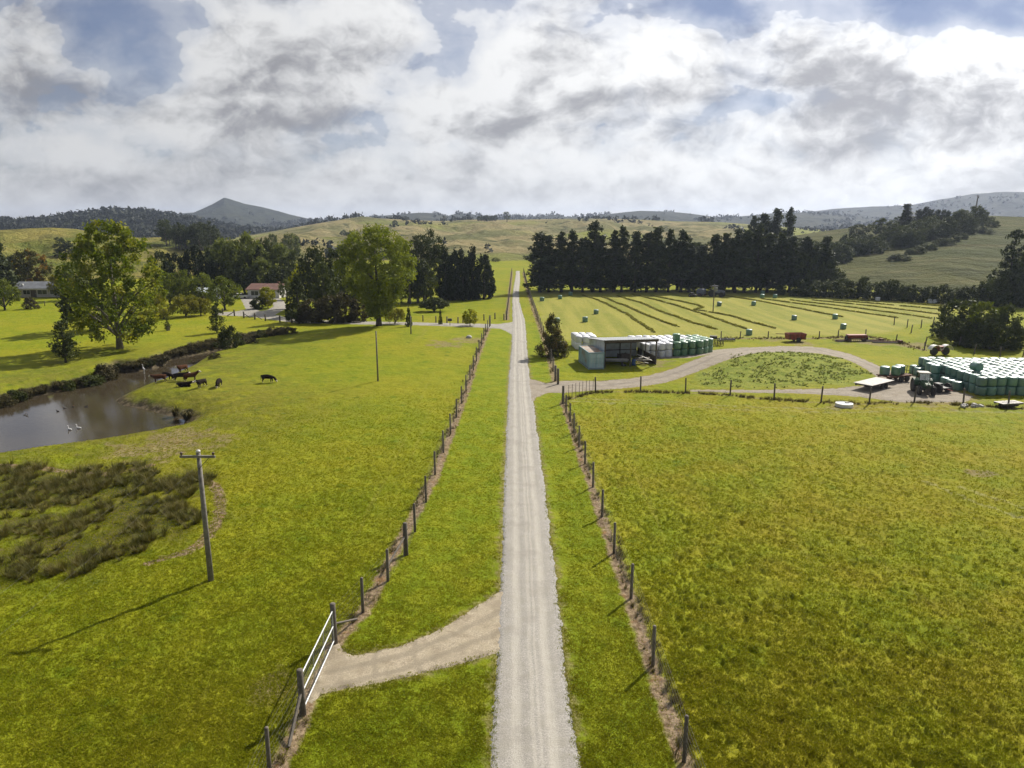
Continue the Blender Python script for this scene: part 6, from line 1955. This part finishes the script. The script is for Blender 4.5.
def make_birds():
    bird('swan', 70, 430, 1.2, 'left of two white water birds afloat near the middle of the pond', 'white birds on the pond')
    bird('swan', 79, 428.5, 1.5, 'right of two white water birds afloat near the middle of the pond', 'white birds on the pond')
    for k, (px, py) in enumerate(((25, 415), (58, 411.5), (65, 408.5), (73, 406.8), (86, 407), (27, 416))):
        bird('duck', px, py, k * 1.3, ['small dark duck furthest left on the pond', 'small dark duck above the white birds', 'second dark duck in the loose line of ducks', 'third dark duck in the loose line of ducks', 'rightmost dark duck in the loose line of ducks', 'small dark duck just right of the leftmost one'][k], 'ducks on the pond')
    x, y = plane(144.5, 374, WATER_Z)
    V = [(0, -.3, .82), (0, 0, .9), (0, .2, 1.0), (0, .24, 1.25), (0, .22, 1.45), (0, .30, 1.55), (0, .52, 1.52)]; Rr = [.05, .12, .09, .04, .035, .05, .015]; E = [(i, i + 1) for i in range(6)]
    for s in (-.05, .05):
        k = len(V); V += [(s, .02, .5), (s, .0, .05), (s, .12, 0)]; Rr += [.025, .018, .02]; E += [(1, k), (k, k + 1), (k + 1, k + 2)]
    me = skin('heron', V, E, Rr, 1); me.materials.append(MT['feather_white'])
    tag(add_obj('heron', me, None, None, (x, y, WATER_Z - .12), 1.0), 'tall white wading bird standing at the far edge of the river', 'bird')


# ------------------------------------------------------------------ houses
def gable(b, W, D, h, rise, over=.5, th=.14):
    """ridge along x"""
    y0, y1 = -over, D + over; ym = D / 2
    P = []
    for x in (-over, W + over):
        P += [(x, y0, h - .12), (x, ym, h + rise), (x, y1, h - .12), (x, y0, h - .12 + th), (x, ym, h + rise + th), (x, y1, h - .12 + th)]
    F = [(3, 9, 10, 4), (4, 10, 11, 5), (0, 1, 7, 6), (1, 2, 8, 7), (0, 6, 9, 3), (2, 5, 11, 8), (0, 3, 4, 1), (1, 4, 5, 2), (6, 7, 10, 9), (7, 8, 11, 10)]
    b.add(P, F)


def window(parent, x, z, w, h, y=-.02, frame='white_paint'):
    b = MB(); t = .09
    for (cx, cz, dx, dz) in ((x, z - h / 2, w + t, t), (x, z + h / 2, w + t, t), (x - w / 2, z, t, h - t), (x + w / 2, z, t, h - t), (x, z, .05, h - t)): b.box((cx, y - .02, cz), (dx, .10, dz))
    f = b.build('window', MT[frame], parent)
    b = MB(); b.box((x, y, z), (w - .02, .04, h - .02)); b.build('pane', MT['glass'], f)


def walls(o, W, D, h, rise, m):
    b = MB(); b.box((W / 2, D / 2, h / 2 - .3), (W, D, h + .6 - .02))
    for x in (.0, W):
        b.add([(x, 0, h - .02), (x, D, h - .02), (x, D / 2, h + rise - .02)], [(0, 1, 2)])
    return b.build('wall', m, o)


def make_houses():
    x, y, z = G(14.5, 297.5); x2 = G(66, 297.5)[0]
    W, D, h = x2 - x, 8.0, 2.6
    o = empty('house', (x, y, z), R(3), 'long low cream house with a grey roof at the far left, above a lawn', 'house')
    walls(o, W, D, h, 1.5, MT['cream_wall'])
    b = MB(); gable(b, W, D, h, 1.55); rf = b.build('roof', MT['slate_roof'], o)
    b = MB(); b.box((2.0, 1.2, h + 1.0), (.4, .4, .5)); b.build('flue', MT['white_paint'], rf)
    for px, w in ((.24, 2.0), (.53, 2.7), (.77, 2.9)): window(o, W * px, 1.5, w, 1.3)
    b = MB(); b.box((W * .365, -.03, 1.05), (1.6, .08, 2.1)); d = b.build('door', MT['timber'], o)
    b = MB(); b.box((W * .365 + .6, -.09, 1.05), (.05, .06, .2)); b.build('handle', MT['galv'], d)
    b = MB(); b.box((W / 2, -.75, h - .16), (W + .8, .14, .12)); b.build('gutter', MT['white_paint'], o)
    x, y, z = G(248, 298.2); x2 = G(280, 298.2)[0]
    W, D, h = x2 - x, 8.0, 2.5
    o = empty('house', (x, y, z), R(-4), 'white house with a red tiled roof at the end of the pale driveway', 'house')
    walls(o, W, D, h, 1.25, MT['white_wall'])
    b = MB(); gable(b, W, D, h, 1.3, .45); rf = b.build('roof', MT['red_roof'], o)
    b = MB(); b.box((W * .8, D * .6, h + 1.4), (.7, .7, 1.0)); b.build('chimney', MT['rust'], rf)
    window(o, W * .22, 1.45, 2.3, 1.25); window(o, W * .78, 1.4, 2.0, 1.2)
    b = MB(); b.box((W * .06, -.03, 1.05), (1.0, .08, 2.0)); b.build('door', MT['white_paint'], o)
    b = MB(); b.box((W * .52, -.04, 1.15), (2.4, .08, 2.1)); b.build('garage_door', MT['cream_wall'], o)
    # car at the house
    cx, cy, cz = G(241, 298.6)
    make_car(cx, cy, cz, R(95))
    x, y, z = G(196, 301)
    o = empty('small_shed', (x, y, z), R(6), 'small dark shed with a white roof half hidden by the round tree', 'shed')
    W, D, h = 5.2, 5.0, 2.3
    walls(o, W, D, h, 1.0, MT['blue_grey']); b = MB(); gable(b, W, D, h, 1.0, .3); b.build('roof', MT['white_tin'], o)
    b = MB(); b.box((W * .5, -.03, 1.0), (2.2, .07, 1.95)); b.build('door', MT['timber'], o)
    # culvert at the creek
    x, y, z = G(258, 342.5)
    o = empty('culvert', (x, y, WATER_Z), R(15), 'small pale concrete culvert head wall in the creek below the house', 'culvert')
    b = MB(); b.box((-.9, 0, .5), (.3, .5, 1.2)); b.box((.9, 0, .5), (.3, .5, 1.2)); b.box((0, 0, 1.2), (2.6, .6, .28)); b.build('head_wall', MT['concrete'], o)
    b = MB(); M = Matrix.Rotation(R(90), 4, 'X'); b.lathe([(.5, -.6), (.5, .6), (.42, .6), (.42, -.6)], (0, 0, .5), 16, M); b.build('pipe', MT['concrete'], o)
    x, y, z = G(436, 326.8)
    for k, (px, py, lab) in enumerate(((450, 325.3, 'small dark letter box on a post by the driveway'),)):
        x, y, z = G(px, py)
        o = empty('letter_box', (x, y, z), 0, lab, 'letter box')
        b = MB(); b.tube([(0, 0, -.2), (0, 0, .9)], .06, 6); b.build('post', MT['old_post'], o)
        b = MB(); b.bevel_box((0, 0, 1.1), (.8, .5, .5), .05); b.build('box', MT['black_metal'], o)
    # rock and stump on the rise
    x, y, z = G(469, 338)
    b = MB(); b.lathe([(.5, -.1), (.55, .15), (.42, .38), (.15, .5)], (0, 0, 0), 9); o = b.build('boulder', MT['concrete'], None, (x, y, z), .4, True); tag(o, 'pale boulder lying in dry grass on the low rise left of the road', 'rock')
    x, y, z = G(168, 330.5)
    o = empty('tree_guard', (x, y, z), 0, 'dark guard round the foot of the thin sapling in the far paddock', 'tree guard')
    b = MB(); b.lathe([(.32, 0), (.32, .9), (.28, .9), (.28, .02)], (0, 0, 0), 12); b.build('sleeve', MT['plastic_tube'], o)
    b = MB(); b.tube([(.36, 0, -.1), (.36, 0, 1.3)], .04, 5); b.build('stake', MT['old_post'], o)


def make_car(x, y, z, rz):
    o = empty('parked_car', (x, y, z), rz, 'white car parked on the pale drive beside the red roofed house', 'car')
    b = MB(); P = []; F = []
    prof = [(-2.1, .35, .35, .75), (-1.95, .82, .30, .86), (-1.0, .86, .30, .98), (-.55, .86, .30, 1.02), (1.3, .86, .30, 1.04), (2.0, .82, .34, .95), (2.1, .6, .42, .85)]
    for (yy, hw, z0, z1) in prof: P += [(-hw, yy, z0), (hw, yy, z0), (hw, yy, z1), (-hw, yy, z1)]
    for i in range(len(prof) - 1):
        for k in range(4): F.append((i * 4 + k, i * 4 + (k + 1) % 4, i * 4 + 4 + (k + 1) % 4, i * 4 + 4 + k))
    F += [(3, 2, 1, 0), tuple(range(len(P) - 4, len(P)))]
    b.add(P, F); body = b.build('body', MT['white_paint'], o)
    b = MB(); P = []
    for (yy, hw, zz) in ((-.95, .80, .98), (-.25, .66, 1.46), (1.1, .66, 1.48), (1.85, .78, 1.0)): P += [(-hw, yy, zz), (hw, yy, zz)]
    b.add(P, [(0, 1, 3, 2), (4, 5, 7, 6), (0, 2, 4, 6), (1, 7, 5, 3)]); b.build('windows', MT['glass'], o)
    b = MB(); b.box((0, .43, 1.49), (1.34, 1.4, .05)); b.build('roof', MT['white_paint'], o)
    for sx in (-.8, .8):
        for yy in (-1.3, 1.3): wheel(o, sx, yy, .32, .2, MT['galv'])
    for sx in (-.6, .6):
        b = MB(); b.box((sx, -2.0, .7), (.3, .1, .14)); b.build('headlight', MT['white_ceramic'], o)
# ================================================================== trees where the photograph has them
def make_trees():
    rg = random.Random(21)
    # --- left paddock
    ptree('cottonwood', 120, 348.5, 217, 90, 'cottonwood_tree', 'tall spreading light green tree with a pale trunk, largest by the river', variant=0, rz=.6)
    ptree('dark_tree', 92, 331, 277, 62, 'tree', 'dark low crowned tree standing just behind the tall left hand tree', variant=0)
    ptree('young_dark', 66, 362.5, 322, 38, 'young_tree', 'small open branched tree alone in the left paddock near the pond', variant=0)
    ptree('young_tree', 168, 330.5, 318, 10, 'sapling', 'thin sapling with a dark guard round its foot in the left paddock', variant=0)
    ptree('young_dark', 217, 333, 307, 24, 'young_tree', 'small open tree on the bank above the dark bush by the river', variant=1)
    ptree('bush', 230, 348, 326, 22, 'bush', 'dark rounded bush standing at the narrow end of the river', variant=0)
    ptree('broadleaf', 225, 310, 276, 32, 'round_tree', 'round topped green tree on the lawn left of the pale driveway', variant=1)
    for k, (px, b, t, w) in enumerate(((164, 319, 302, 22), (186, 316.5, 290, 34), (201, 315.5, 293, 24), (152, 312, 287, 30))):
        ptree('willow', px, b, t, w, 'golden_willow', ['small golden willow nearest the thin sapling', 'drooping golden willow, second along the row', 'golden willow at the right end of the row near the white roofed shed', 'golden tree behind the tall left hand tree'][k], group='golden willows in the left paddock', variant=k)
    for k, (px, b, t, w) in enumerate(((170, 305, 272, 30), (186, 304, 270, 26), (204, 303, 273, 26))):
        ptree('broadleaf', px, b, t, w, 'garden_tree', ['leafy green garden tree behind the golden willows on the left', 'leafy green garden tree in the middle behind the golden willows', 'leafy green garden tree just left of the white roofed shed'][k], variant=k)
    # --- by the cream house
    for k, (px, b, t, w) in enumerate(((-8, 300, 232, 40), (4, 298, 240, 34))):
        ptree('pine', px, b, t, w, 'pine_tree', ['tall dark pine cut by the left edge of the picture', 'dark pine at the far left behind the cream house'][k], variant=k)
    ptree('orange', 32, 293.5, 249, 40, 'autumn_tree', 'large dark tree with an orange tinted crown behind the cream house', variant=0, y_extra=12)
    ptree('dark_tree', 16, 294, 256, 30, 'tree', 'dark tree left of the orange tinted one behind the cream house', variant=1, y_extra=12)
    ptree('willow', 64, 297, 268, 26, 'golden_tree', 'pale golden tree at the right end of the cream house', variant=1)
    ptree('broadleaf', 5, 310, 279, 30, 'bushy_tree', 'bushy dark green tree at the left edge in front of the cream house', variant=2)
    ptree('brown_bush', 31, 309, 297, 15, 'shrub', 'reddish brown shrub on the lawn below the cream house', variant=0)
    ptree('greywillow', 76, 300, 262, 26, 'tree', 'grey green tree between the cream house and the tall left hand tree', variant=0)
    # --- belt behind the drive and red house
    for k, (px, b, t, w, kind) in enumerate(((178, 297, 247, 36, 'macrocarpa'), (200, 296, 243, 34, 'macrocarpa'), (222, 294, 262, 30, 'dark_tree'), (238, 294, 240, 38, 'greywillow'), (226, 293, 238, 32, 'greywillow'), (252, 293, 232, 36, 'greywillow'), (266, 292, 240, 34, 'dark_tree'),
                                            (283, 292, 244, 36, 'greywillow'), (296, 293, 252, 28, 'dark_tree'), (262, 294, 258, 34, 'greywillow'), (284, 295, 266, 34, 'dark_tree'), (245, 295, 268, 26, 'dark_tree'), (210, 292, 248, 26, 'dark_tree'), (163, 294, 250, 24, 'dark_tree'))):
        labs = {'macrocarpa': 'broad black green shelter tree in the belt left of the red roofed house', 'dark_tree': 'dark leafy tree in the belt behind the red roofed house', 'greywillow': 'grey green willow in the belt behind the red roofed house'}
        ptree(kind, px, b, t, w, {'macrocarpa': 'shelter_tree', 'dark_tree': 'dark_tree', 'greywillow': 'grey_willow'}[kind], labs[kind], group={'macrocarpa': 'shelter trees left of the red house', 'dark_tree': 'dark trees behind the red house', 'greywillow': 'grey willows behind the red house'}[kind])
    ptree('spruce', 299, 322, 274, 32, 'spruce_tree', 'dark pointed conifer at the right side of the pale driveway', variant=0)
    ptree('yellow_shrub', 305, 308, 262, 26, 'tree', 'bright yellow green tree rising behind the dark pointed conifer', variant=0)
    ptree('yellow_shrub', 268, 308, 287, 20, 'garden_tree', 'yellow topped small tree on the turning circle of the driveway', variant=1)
    ptree('bush', 259, 309, 296, 15, 'garden_shrub', 'dark shrub beside the yellow topped tree on the turning circle', variant=1)
    ptree('greywillow', 287, 300, 279, 16, 'garden_tree', 'small grey green tree at the right end of the red roofed house', variant=1)
    for k, (px, b, t, w) in enumerate(((318, 310, 246, 40), (336, 309, 250, 36), (350, 306, 248, 30), (325, 314, 262, 34))):
        ptree('dark_tree', px, b, t, w, 'dark_tree', ['tall dark tree right of the pointed conifer', 'dark tree behind the brown shrubs', 'dark tree just left of the big egg shaped tree', 'dark tree in front of its taller twins, above the brown shrubs'][k], variant=k)
    for k, (px, b, t, w) in enumerate(((316, 322.5, 297, 32), (331, 322.5, 294, 30), (345, 322, 290, 30), (306, 323, 302, 20), (358, 321.5, 296, 24))):
        ptree('brown_thicket', px, b, t, w, 'brown_tree', 'brownish rounded small tree along the driveway left of the big egg shaped tree', group='brown trees by the driveway', variant=k)
    ptree('poplar', 379, 326, 223, 82, 'big_tree', 'big dense egg shaped green tree in the middle of the picture left of the road', variant=0, rz=1.0)
    ptree('willow', 395, 324, 304, 24, 'tree', 'pale small tree under the right side of the big egg shaped tree', variant=2)
    ptree('spruce', 409, 326.5, 305, 8, 'slim_shrub', 'slim dark shrub beside the short dark pole', variant=1)
    ptree('spruce', 440.5, 324.5, 309, 5, 'slim_shrub', 'slim green shrub by the driveway right of the umbrella shaped tree', variant=0)
    # --- gums and cypresses left of the road
    for k, (px, b, t, w) in enumerate(((418, 303, 230, 34), (431, 301, 227, 30), (410, 304, 246, 30), (440, 300, 240, 28), (424, 303, 258, 32))):
        ptree('gum', px, b, t, w, 'gum_tree', 'tall ragged grey green gum tree right of the big egg shaped tree', group='gum trees by the road', variant=k)
    for k, (px, b, t, w) in enumerate(((446, 300.5, 249, 22), (455, 300, 246, 20), (463, 300, 247, 22), (473, 299.5, 246, 22), (484, 299, 251, 24), (468, 299, 256, 22), (450, 300, 262, 20), (489, 298, 262, 14))):
        ptree('cypress', px, b, t, w, 'cypress_tree', 'dark dense cypress in the pointed clump left of the road', group='cypresses left of the road', variant=k)
    ptree('umbrella', 434, 311.5, 296, 30, 'umbrella_tree', 'low flat topped umbrella shaped tree on the lawn left of the road', variant=0)
    ptree('yellow_shrub', 470, 326, 309, 18, 'bright_shrub', 'bright yellow green shrub by the driveway fence near the road', variant=2)
    # --- the olive tree at the fence
    ptree('olive_conifer', 552, 357.5, 312, 33, 'fence_tree', 'olive green conical tree growing in the fence right of the road near the shed', variant=0, y_extra=1.0)
    ptree('olive_conifer', 558, 357, 330, 20, 'fence_shrub', 'lower shrub joined to the right of the olive green conical tree', variant=1, y_extra=1.0)
    # --- long row of pines behind the hay field
    tops = {541: 232, 548: 236, 560: 230, 572: 233, 583: 238, 592: 224, 602: 232, 612: 230, 622: 227, 633: 233, 645: 236, 656: 227, 668: 232, 679: 233, 690: 240, 700: 243, 712: 238, 722: 236, 733: 230, 744: 232, 756: 228, 766: 230, 778: 233, 790: 236, 802: 240, 812: 242, 822: 238}
    L = 'dark pine in the long dense row along the back of the hay field'
    for k, (px, t) in enumerate(tops.items()):
        lab, gr = L, 'pines behind the hay field'
        if k == 0: lab, gr = 'dark pine at the road end of the long row, branches reaching outward', 'pines behind the hay field'
        b = 292.2 if px < 700 else 292.6
        ptree('pine', px + rg.uniform(-2, 2), b, t + rg.uniform(-4, 3.5), rg.uniform(28, 38) if k else 36, 'pine_tree', lab, group=gr, variant=k)
    for k in range(13):
        px = 548 + k * 21 + rg.uniform(-4, 4)
        ptree('pine', px, 290.0, 243 + rg.uniform(-3, 8), 34, 'pine_tree', L, group='pines behind the hay field', variant=k + 2)
    for k, (px, t, w) in enumerate(((760, 214, 30), (772, 209, 26), (750, 216, 22), (785, 208, 20))):
        ptree('pine', px, 283, t, w, 'pine_tree', 'tall pine rising hazy above the right part of the long row', group='tall pines behind the row', variant=k, y_extra=60)
    for k, px in enumerate((800, 812, 824, 832)):
        ptree('dark_tree', px, 293, 252 + 5 * k, 26, 'tree', 'rounded dark tree at the right hand end of the long pine row', group='rounded trees at the end of the pine row', variant=k)
    # --- hedge of trees along the back of the hay field
    hd = [(780, 295, 284, 12), (800, 296, 279, 22), (815, 297, 280, 22), (830, 297, 279, 22), (842, 298, 277, 22), (853, 298, 281, 20), (862, 298, 275, 16), (874, 299.5, 282, 24), (884, 300, 281, 22), (892, 300, 278, 20), (902, 301, 285, 20), (911, 301.5, 284, 20), (920, 302, 286, 20), (930, 302.5, 285, 20), (941, 303, 284, 22), (952, 304, 287, 22), (964, 304.5, 286, 24), (976, 305, 284, 26)]
    for k, (px, b, t, w) in enumerate(hd):
        ptree('thicket', px, b, t, w, 'hedge_tree', 'dark bushy tree in the hedge along the foot of the right hand hill', group='hedge trees at the foot of the hill', variant=k)
    # --- clump at the right edge
    ptree('open_pine', 1006, 305, 231, 44, 'pine_tree', 'open layered pine with sky showing between its branches at the right edge', variant=0)
    for k, (px, b, t, w) in enumerate(((1026, 305, 240, 34), (1022, 306, 256, 40), (1008, 307, 272, 34), (992, 306, 276, 30), (985, 305, 283, 24), (1038, 306, 262, 34))):
        ptree('thicket', px, b, t, w, 'dark_tree', 'dark tree massed below the open pine at the right edge', group='dark trees at the right edge', variant=k)
    for k, (px, b, t, w, kind) in enumerate(((960, 342, 297, 46, 'thicket'), (980, 346, 302, 40, 'broadleaf'), (1000, 348, 304, 38, 'thicket'), (945, 337, 312, 26, 'thicket'), (990, 349, 316, 40, 'thicket'), (970, 346, 316, 36, 'thicket'), (1014, 349, 322, 20, 'thicket'))):
        ptree(kind, px, b, t, w, 'big_bush', ['tall bush at the left of the big clump behind the silage stack', 'sunlit green bush in the middle of the big clump behind the silage stack', 'bush at the right of the big clump behind the silage stack', 'small bush at the left foot of the big clump behind the silage stack', 'low dark bush at the front right of the big clump behind the silage stack', 'low dark bush at the front centre of the big clump behind the silage stack', 'smallest bush at the right end of the big clump behind the silage stack'][k], 'bush', group='bushes behind the silage stack', variant=k)
    # --- bush on the right hand hill, its face coloured dark for cloud shade
    n = 0
    for k in range(92):
        f = rg.random(); px = 792 + f * 190 + rg.uniform(-8, 8)
        yb = np.interp(px, [790, 830, 870, 910, 950, 985], [268, 264, 256, 247, 236, 226]) + rg.uniform(-14, 2) * (1 - .4 * f)
        yt = np.interp(px, [790, 830, 870, 910, 950, 985], [236, 228, 224, 222, 219, 216])
        if yb < yt + 6: continue
        hpx = rg.uniform(10, 19)
        ptree('thicket', px, yb, yb - hpx, hpx * rg.uniform(.9, 1.4), 'hill_tree', 'dark native tree in the bush covering the shoulder of the right hand hill', group='bush on the right hand hill', variant=k); n += 1
    for k, (px, b, t, w) in enumerate(((858, 238, 224, 22), (880, 236, 218, 22), (892, 235, 220, 20))):
        ptree('dark_tree', px, b, t, w, 'hill_tree', 'dark rounded tree near the crest of the right hand hill', group='crest trees on the right hand hill', variant=k)
    ptree('pine', 904, 236, 204, 24, 'pine_tree', 'tall dark pine standing out on the crest of the right hand hill', variant=1)
    for k, (px, b, t, w) in enumerate(((924, 230, 206, 24), (940, 229, 207, 22), (932, 228, 209, 18))):
        ptree('macrocarpa', px, b, t, w, 'shelter_tree', 'broad flat crowned tree on the crest right of the tall crest pine', group='flat crowned trees on the crest', variant=k)
    for k in range(14):
        px = 895 + k * 7.5; b = 262 - k * 2.6 + rg.uniform(-3, 3)
        ptree('bush', px, b, b - rg.uniform(5, 8), rg.uniform(10, 18), 'hill_scrub', 'low dark scrub running down the edge of the bare hill face', 'scrub', group='scrub on the right hand hill', variant=k)
    # --- grove on the left hill
    for k in range(22):
        px = 160 + rg.random() * 58; b = np.interp(px, [158, 185, 220], [244, 243, 252]) + rg.uniform(-2, 7); t = b - rg.uniform(20, 30)
        ptree('gum', px, b, t, rg.uniform(12, 20), 'grove_tree', 'dark tree in the grove on the low hill behind the left hand tree', group='grove on the left hill', variant=k)
    for k in range(10):
        px = 212 + rg.random() * 80; b = 262 + rg.uniform(-4, 6); t = b - rg.uniform(16, 26)
        ptree('greywillow', px, b, t, rg.uniform(14, 24), 'hazy_tree', 'hazy grey green tree beyond the belt behind the red roofed house', group='hazy trees beyond the belt', variant=k)
    for k, (px, b, t, w) in enumerate(((61, 256, 236, 14), (70, 258, 240, 16), (66, 257, 243, 18), (58, 258, 248, 10))):
        ptree('gum', px, b, t, w, 'hill_tree', 'grey dark tree in the small clump on the green left hill', group='clump on the left hill', variant=k)
    # --- distant markers on the brown hills
    ptree('gum', 507, 222, 211, 9, 'skyline_tree', 'lone ragged tree on the skyline of the brown hills', variant=0)
    for k in range(7):
        px = 479 + k * 2.7
        ptree('dark_tree', px, 221.5, 215.5 + rg.uniform(-.6, .8), 5, 'skyline_tree', 'small dark tree in the clump on the skyline left of the lone ragged tree', group='skyline clump', variant=k)
    for k in range(26):
        px = rg.choice([rg.uniform(480, 545), rg.uniform(600, 700), rg.uniform(430, 470)]); b = rg.uniform(258, 264)
        ptree('greywillow', px, b, b - rg.uniform(3, 6), rg.uniform(6, 11), 'valley_shrub', 'pale shrub along the valley floor at the foot of the brown hills', 'shrub', group='shrubs at the foot of the brown hills', variant=k)
    for k in range(10):
        px = 348 + k * 9 + rg.uniform(-3, 3)
        ptree('broadleaf', px, 306, 268 + rg.uniform(-6, 8), 26, 'tree', 'leafy tree in the belt hidden behind the big egg shaped tree', group='trees behind the big tree', variant=k, y_extra=8)
    for k, (px, b, t, w) in enumerate(((352, 240, 231, 12), (344, 236, 230, 8), (297, 244, 236, 9), (395, 226, 220, 6))):
        ptree('dark_tree', px, b, t, w, 'hill_tree', 'small dark tree standing alone on the dry brown hill above the driveway', group='lone trees on the brown hill', variant=k)

    # --- banks of the river
    bank = [(14, 402, 14, 24, 0), (4, 406, 13, 20, 0), (27, 398, 8, 13, 1), (68, 390, 12, 17, 0), (80, 387, 8, 13, 0), (90, 386, 14, 24, 0), (104, 380, 20, 22, 1), (112, 376, 14, 16, 1), (97, 383, 10, 18, 0), (120, 368.5, 7, 12, 0), (130, 367.5, 8, 13, 0), (141, 366.5, 9, 13, 0), (150, 365, 8, 13, 0),
            (160, 363.5, 12, 15, 1), (168, 357, 8, 10, 1), (174, 355, 8, 10, 1), (182, 353, 9, 11, 1), (190, 351, 9, 12, 1), (197, 350, 8, 11, 1), (204, 348.5, 8, 10, 1), (213, 347, 7, 12, 0), (222, 345.5, 7, 12, 0), (247, 343, 8, 20, 0), (240, 345, 7, 12, 0), (262, 337, 9, 14, 0), (273, 335.5, 12, 14, 0), (282, 333, 8, 14, 1), (191, 365.5, 6, 10, 0), (215, 358, 7, 13, 0), (288, 334, 9, 20, 1), (254, 336, 6, 12, 1)]
    for k, (px, py, h, w, br) in enumerate(bank):
        ptree('brown_bush' if (br or k % 3 == 1) else 'bush', px, py, py - h * .8, w, 'bank_bush', ('brown sedgy bush on the bank of the river' if (br or k % 3 == 1) else 'dark low bush on the bank of the river'), 'bush', group=('brown bushes on the river bank' if (br or k % 3 == 1) else 'dark bushes on the river bank'), variant=k)
    i = 0
    for k in range(200):
        px = rg.uniform(-10, 280)
        up = [(-20, 408), (14, 402), (60, 391), (96, 383), (112, 376), (160, 363), (190, 351.5), (212, 347), (250, 340), (280, 336)]
        lo = [(120, 404), (145, 409.5), (165, 415), (186, 420)]
        if rg.random() < .30: px = rg.uniform(148, 190); py = np.interp(px, *zip(*lo)) - rg.uniform(.5, 2)
        else: py = np.interp(px, *zip(*up)) - rg.uniform(.2, 3.5)
        x, y, z = G(px, py)
        if float(river_sd(np.array([x]), np.array([y]))[0]) < .2: continue
        i += 1
        plant('sedge', x, y, z - .03, rg.uniform(.8, 1.5), rg.uniform(1.4, 2.8), 'sedge_tussock', 'brown sedge tussock at the edge of the river', 'sedge', 'sedge along the river')
        if i >= 120: break
settings(); make_camera(); make_light(); make_world(); mats(); protos()
make_ground(); make_road(); make_water()
g1 = gravel_mat('drive_gravel', (.42, .355, .255)); g2 = gravel_mat('track_gravel', (.33, .285, .225)); g3 = gravel_mat('drive_concrete', (.36, .34, .30))
patch('gravel_drive', DRIVE_NEAR, .10, g1, .30, ruts=[(GL([(376, 650), (374, 662), (376, 680)]), .16), (GL([(416, 642), (413, 655), (418, 668), (424, 674)]), .18), (GL([(500, 612), (460, 632), (400, 657), (330, 672)]), .30), (GL([(500, 632), (460, 648), (400, 671), (322, 690)]), .30)])
patch('farm_track', TRACK_RIGHT, .3, g2, .55, ruts=[(GL([(530, 384), (600, 386.5), (660, 378), (700, 364), (750, 350), (815, 349), (860, 361), (900, 379)]), .35)])
patch('driveway', DRIVE_LEFT, .4, g3, .3, hole=ISLAND)
make_fences(); make_gate(); make_poles(); make_bales(); make_windrows(); make_shed(); make_machines(); make_houses()
make_cows(); make_birds()
make_trees()
make_grass(); make_groundcover(); far_forest()
make_haze()
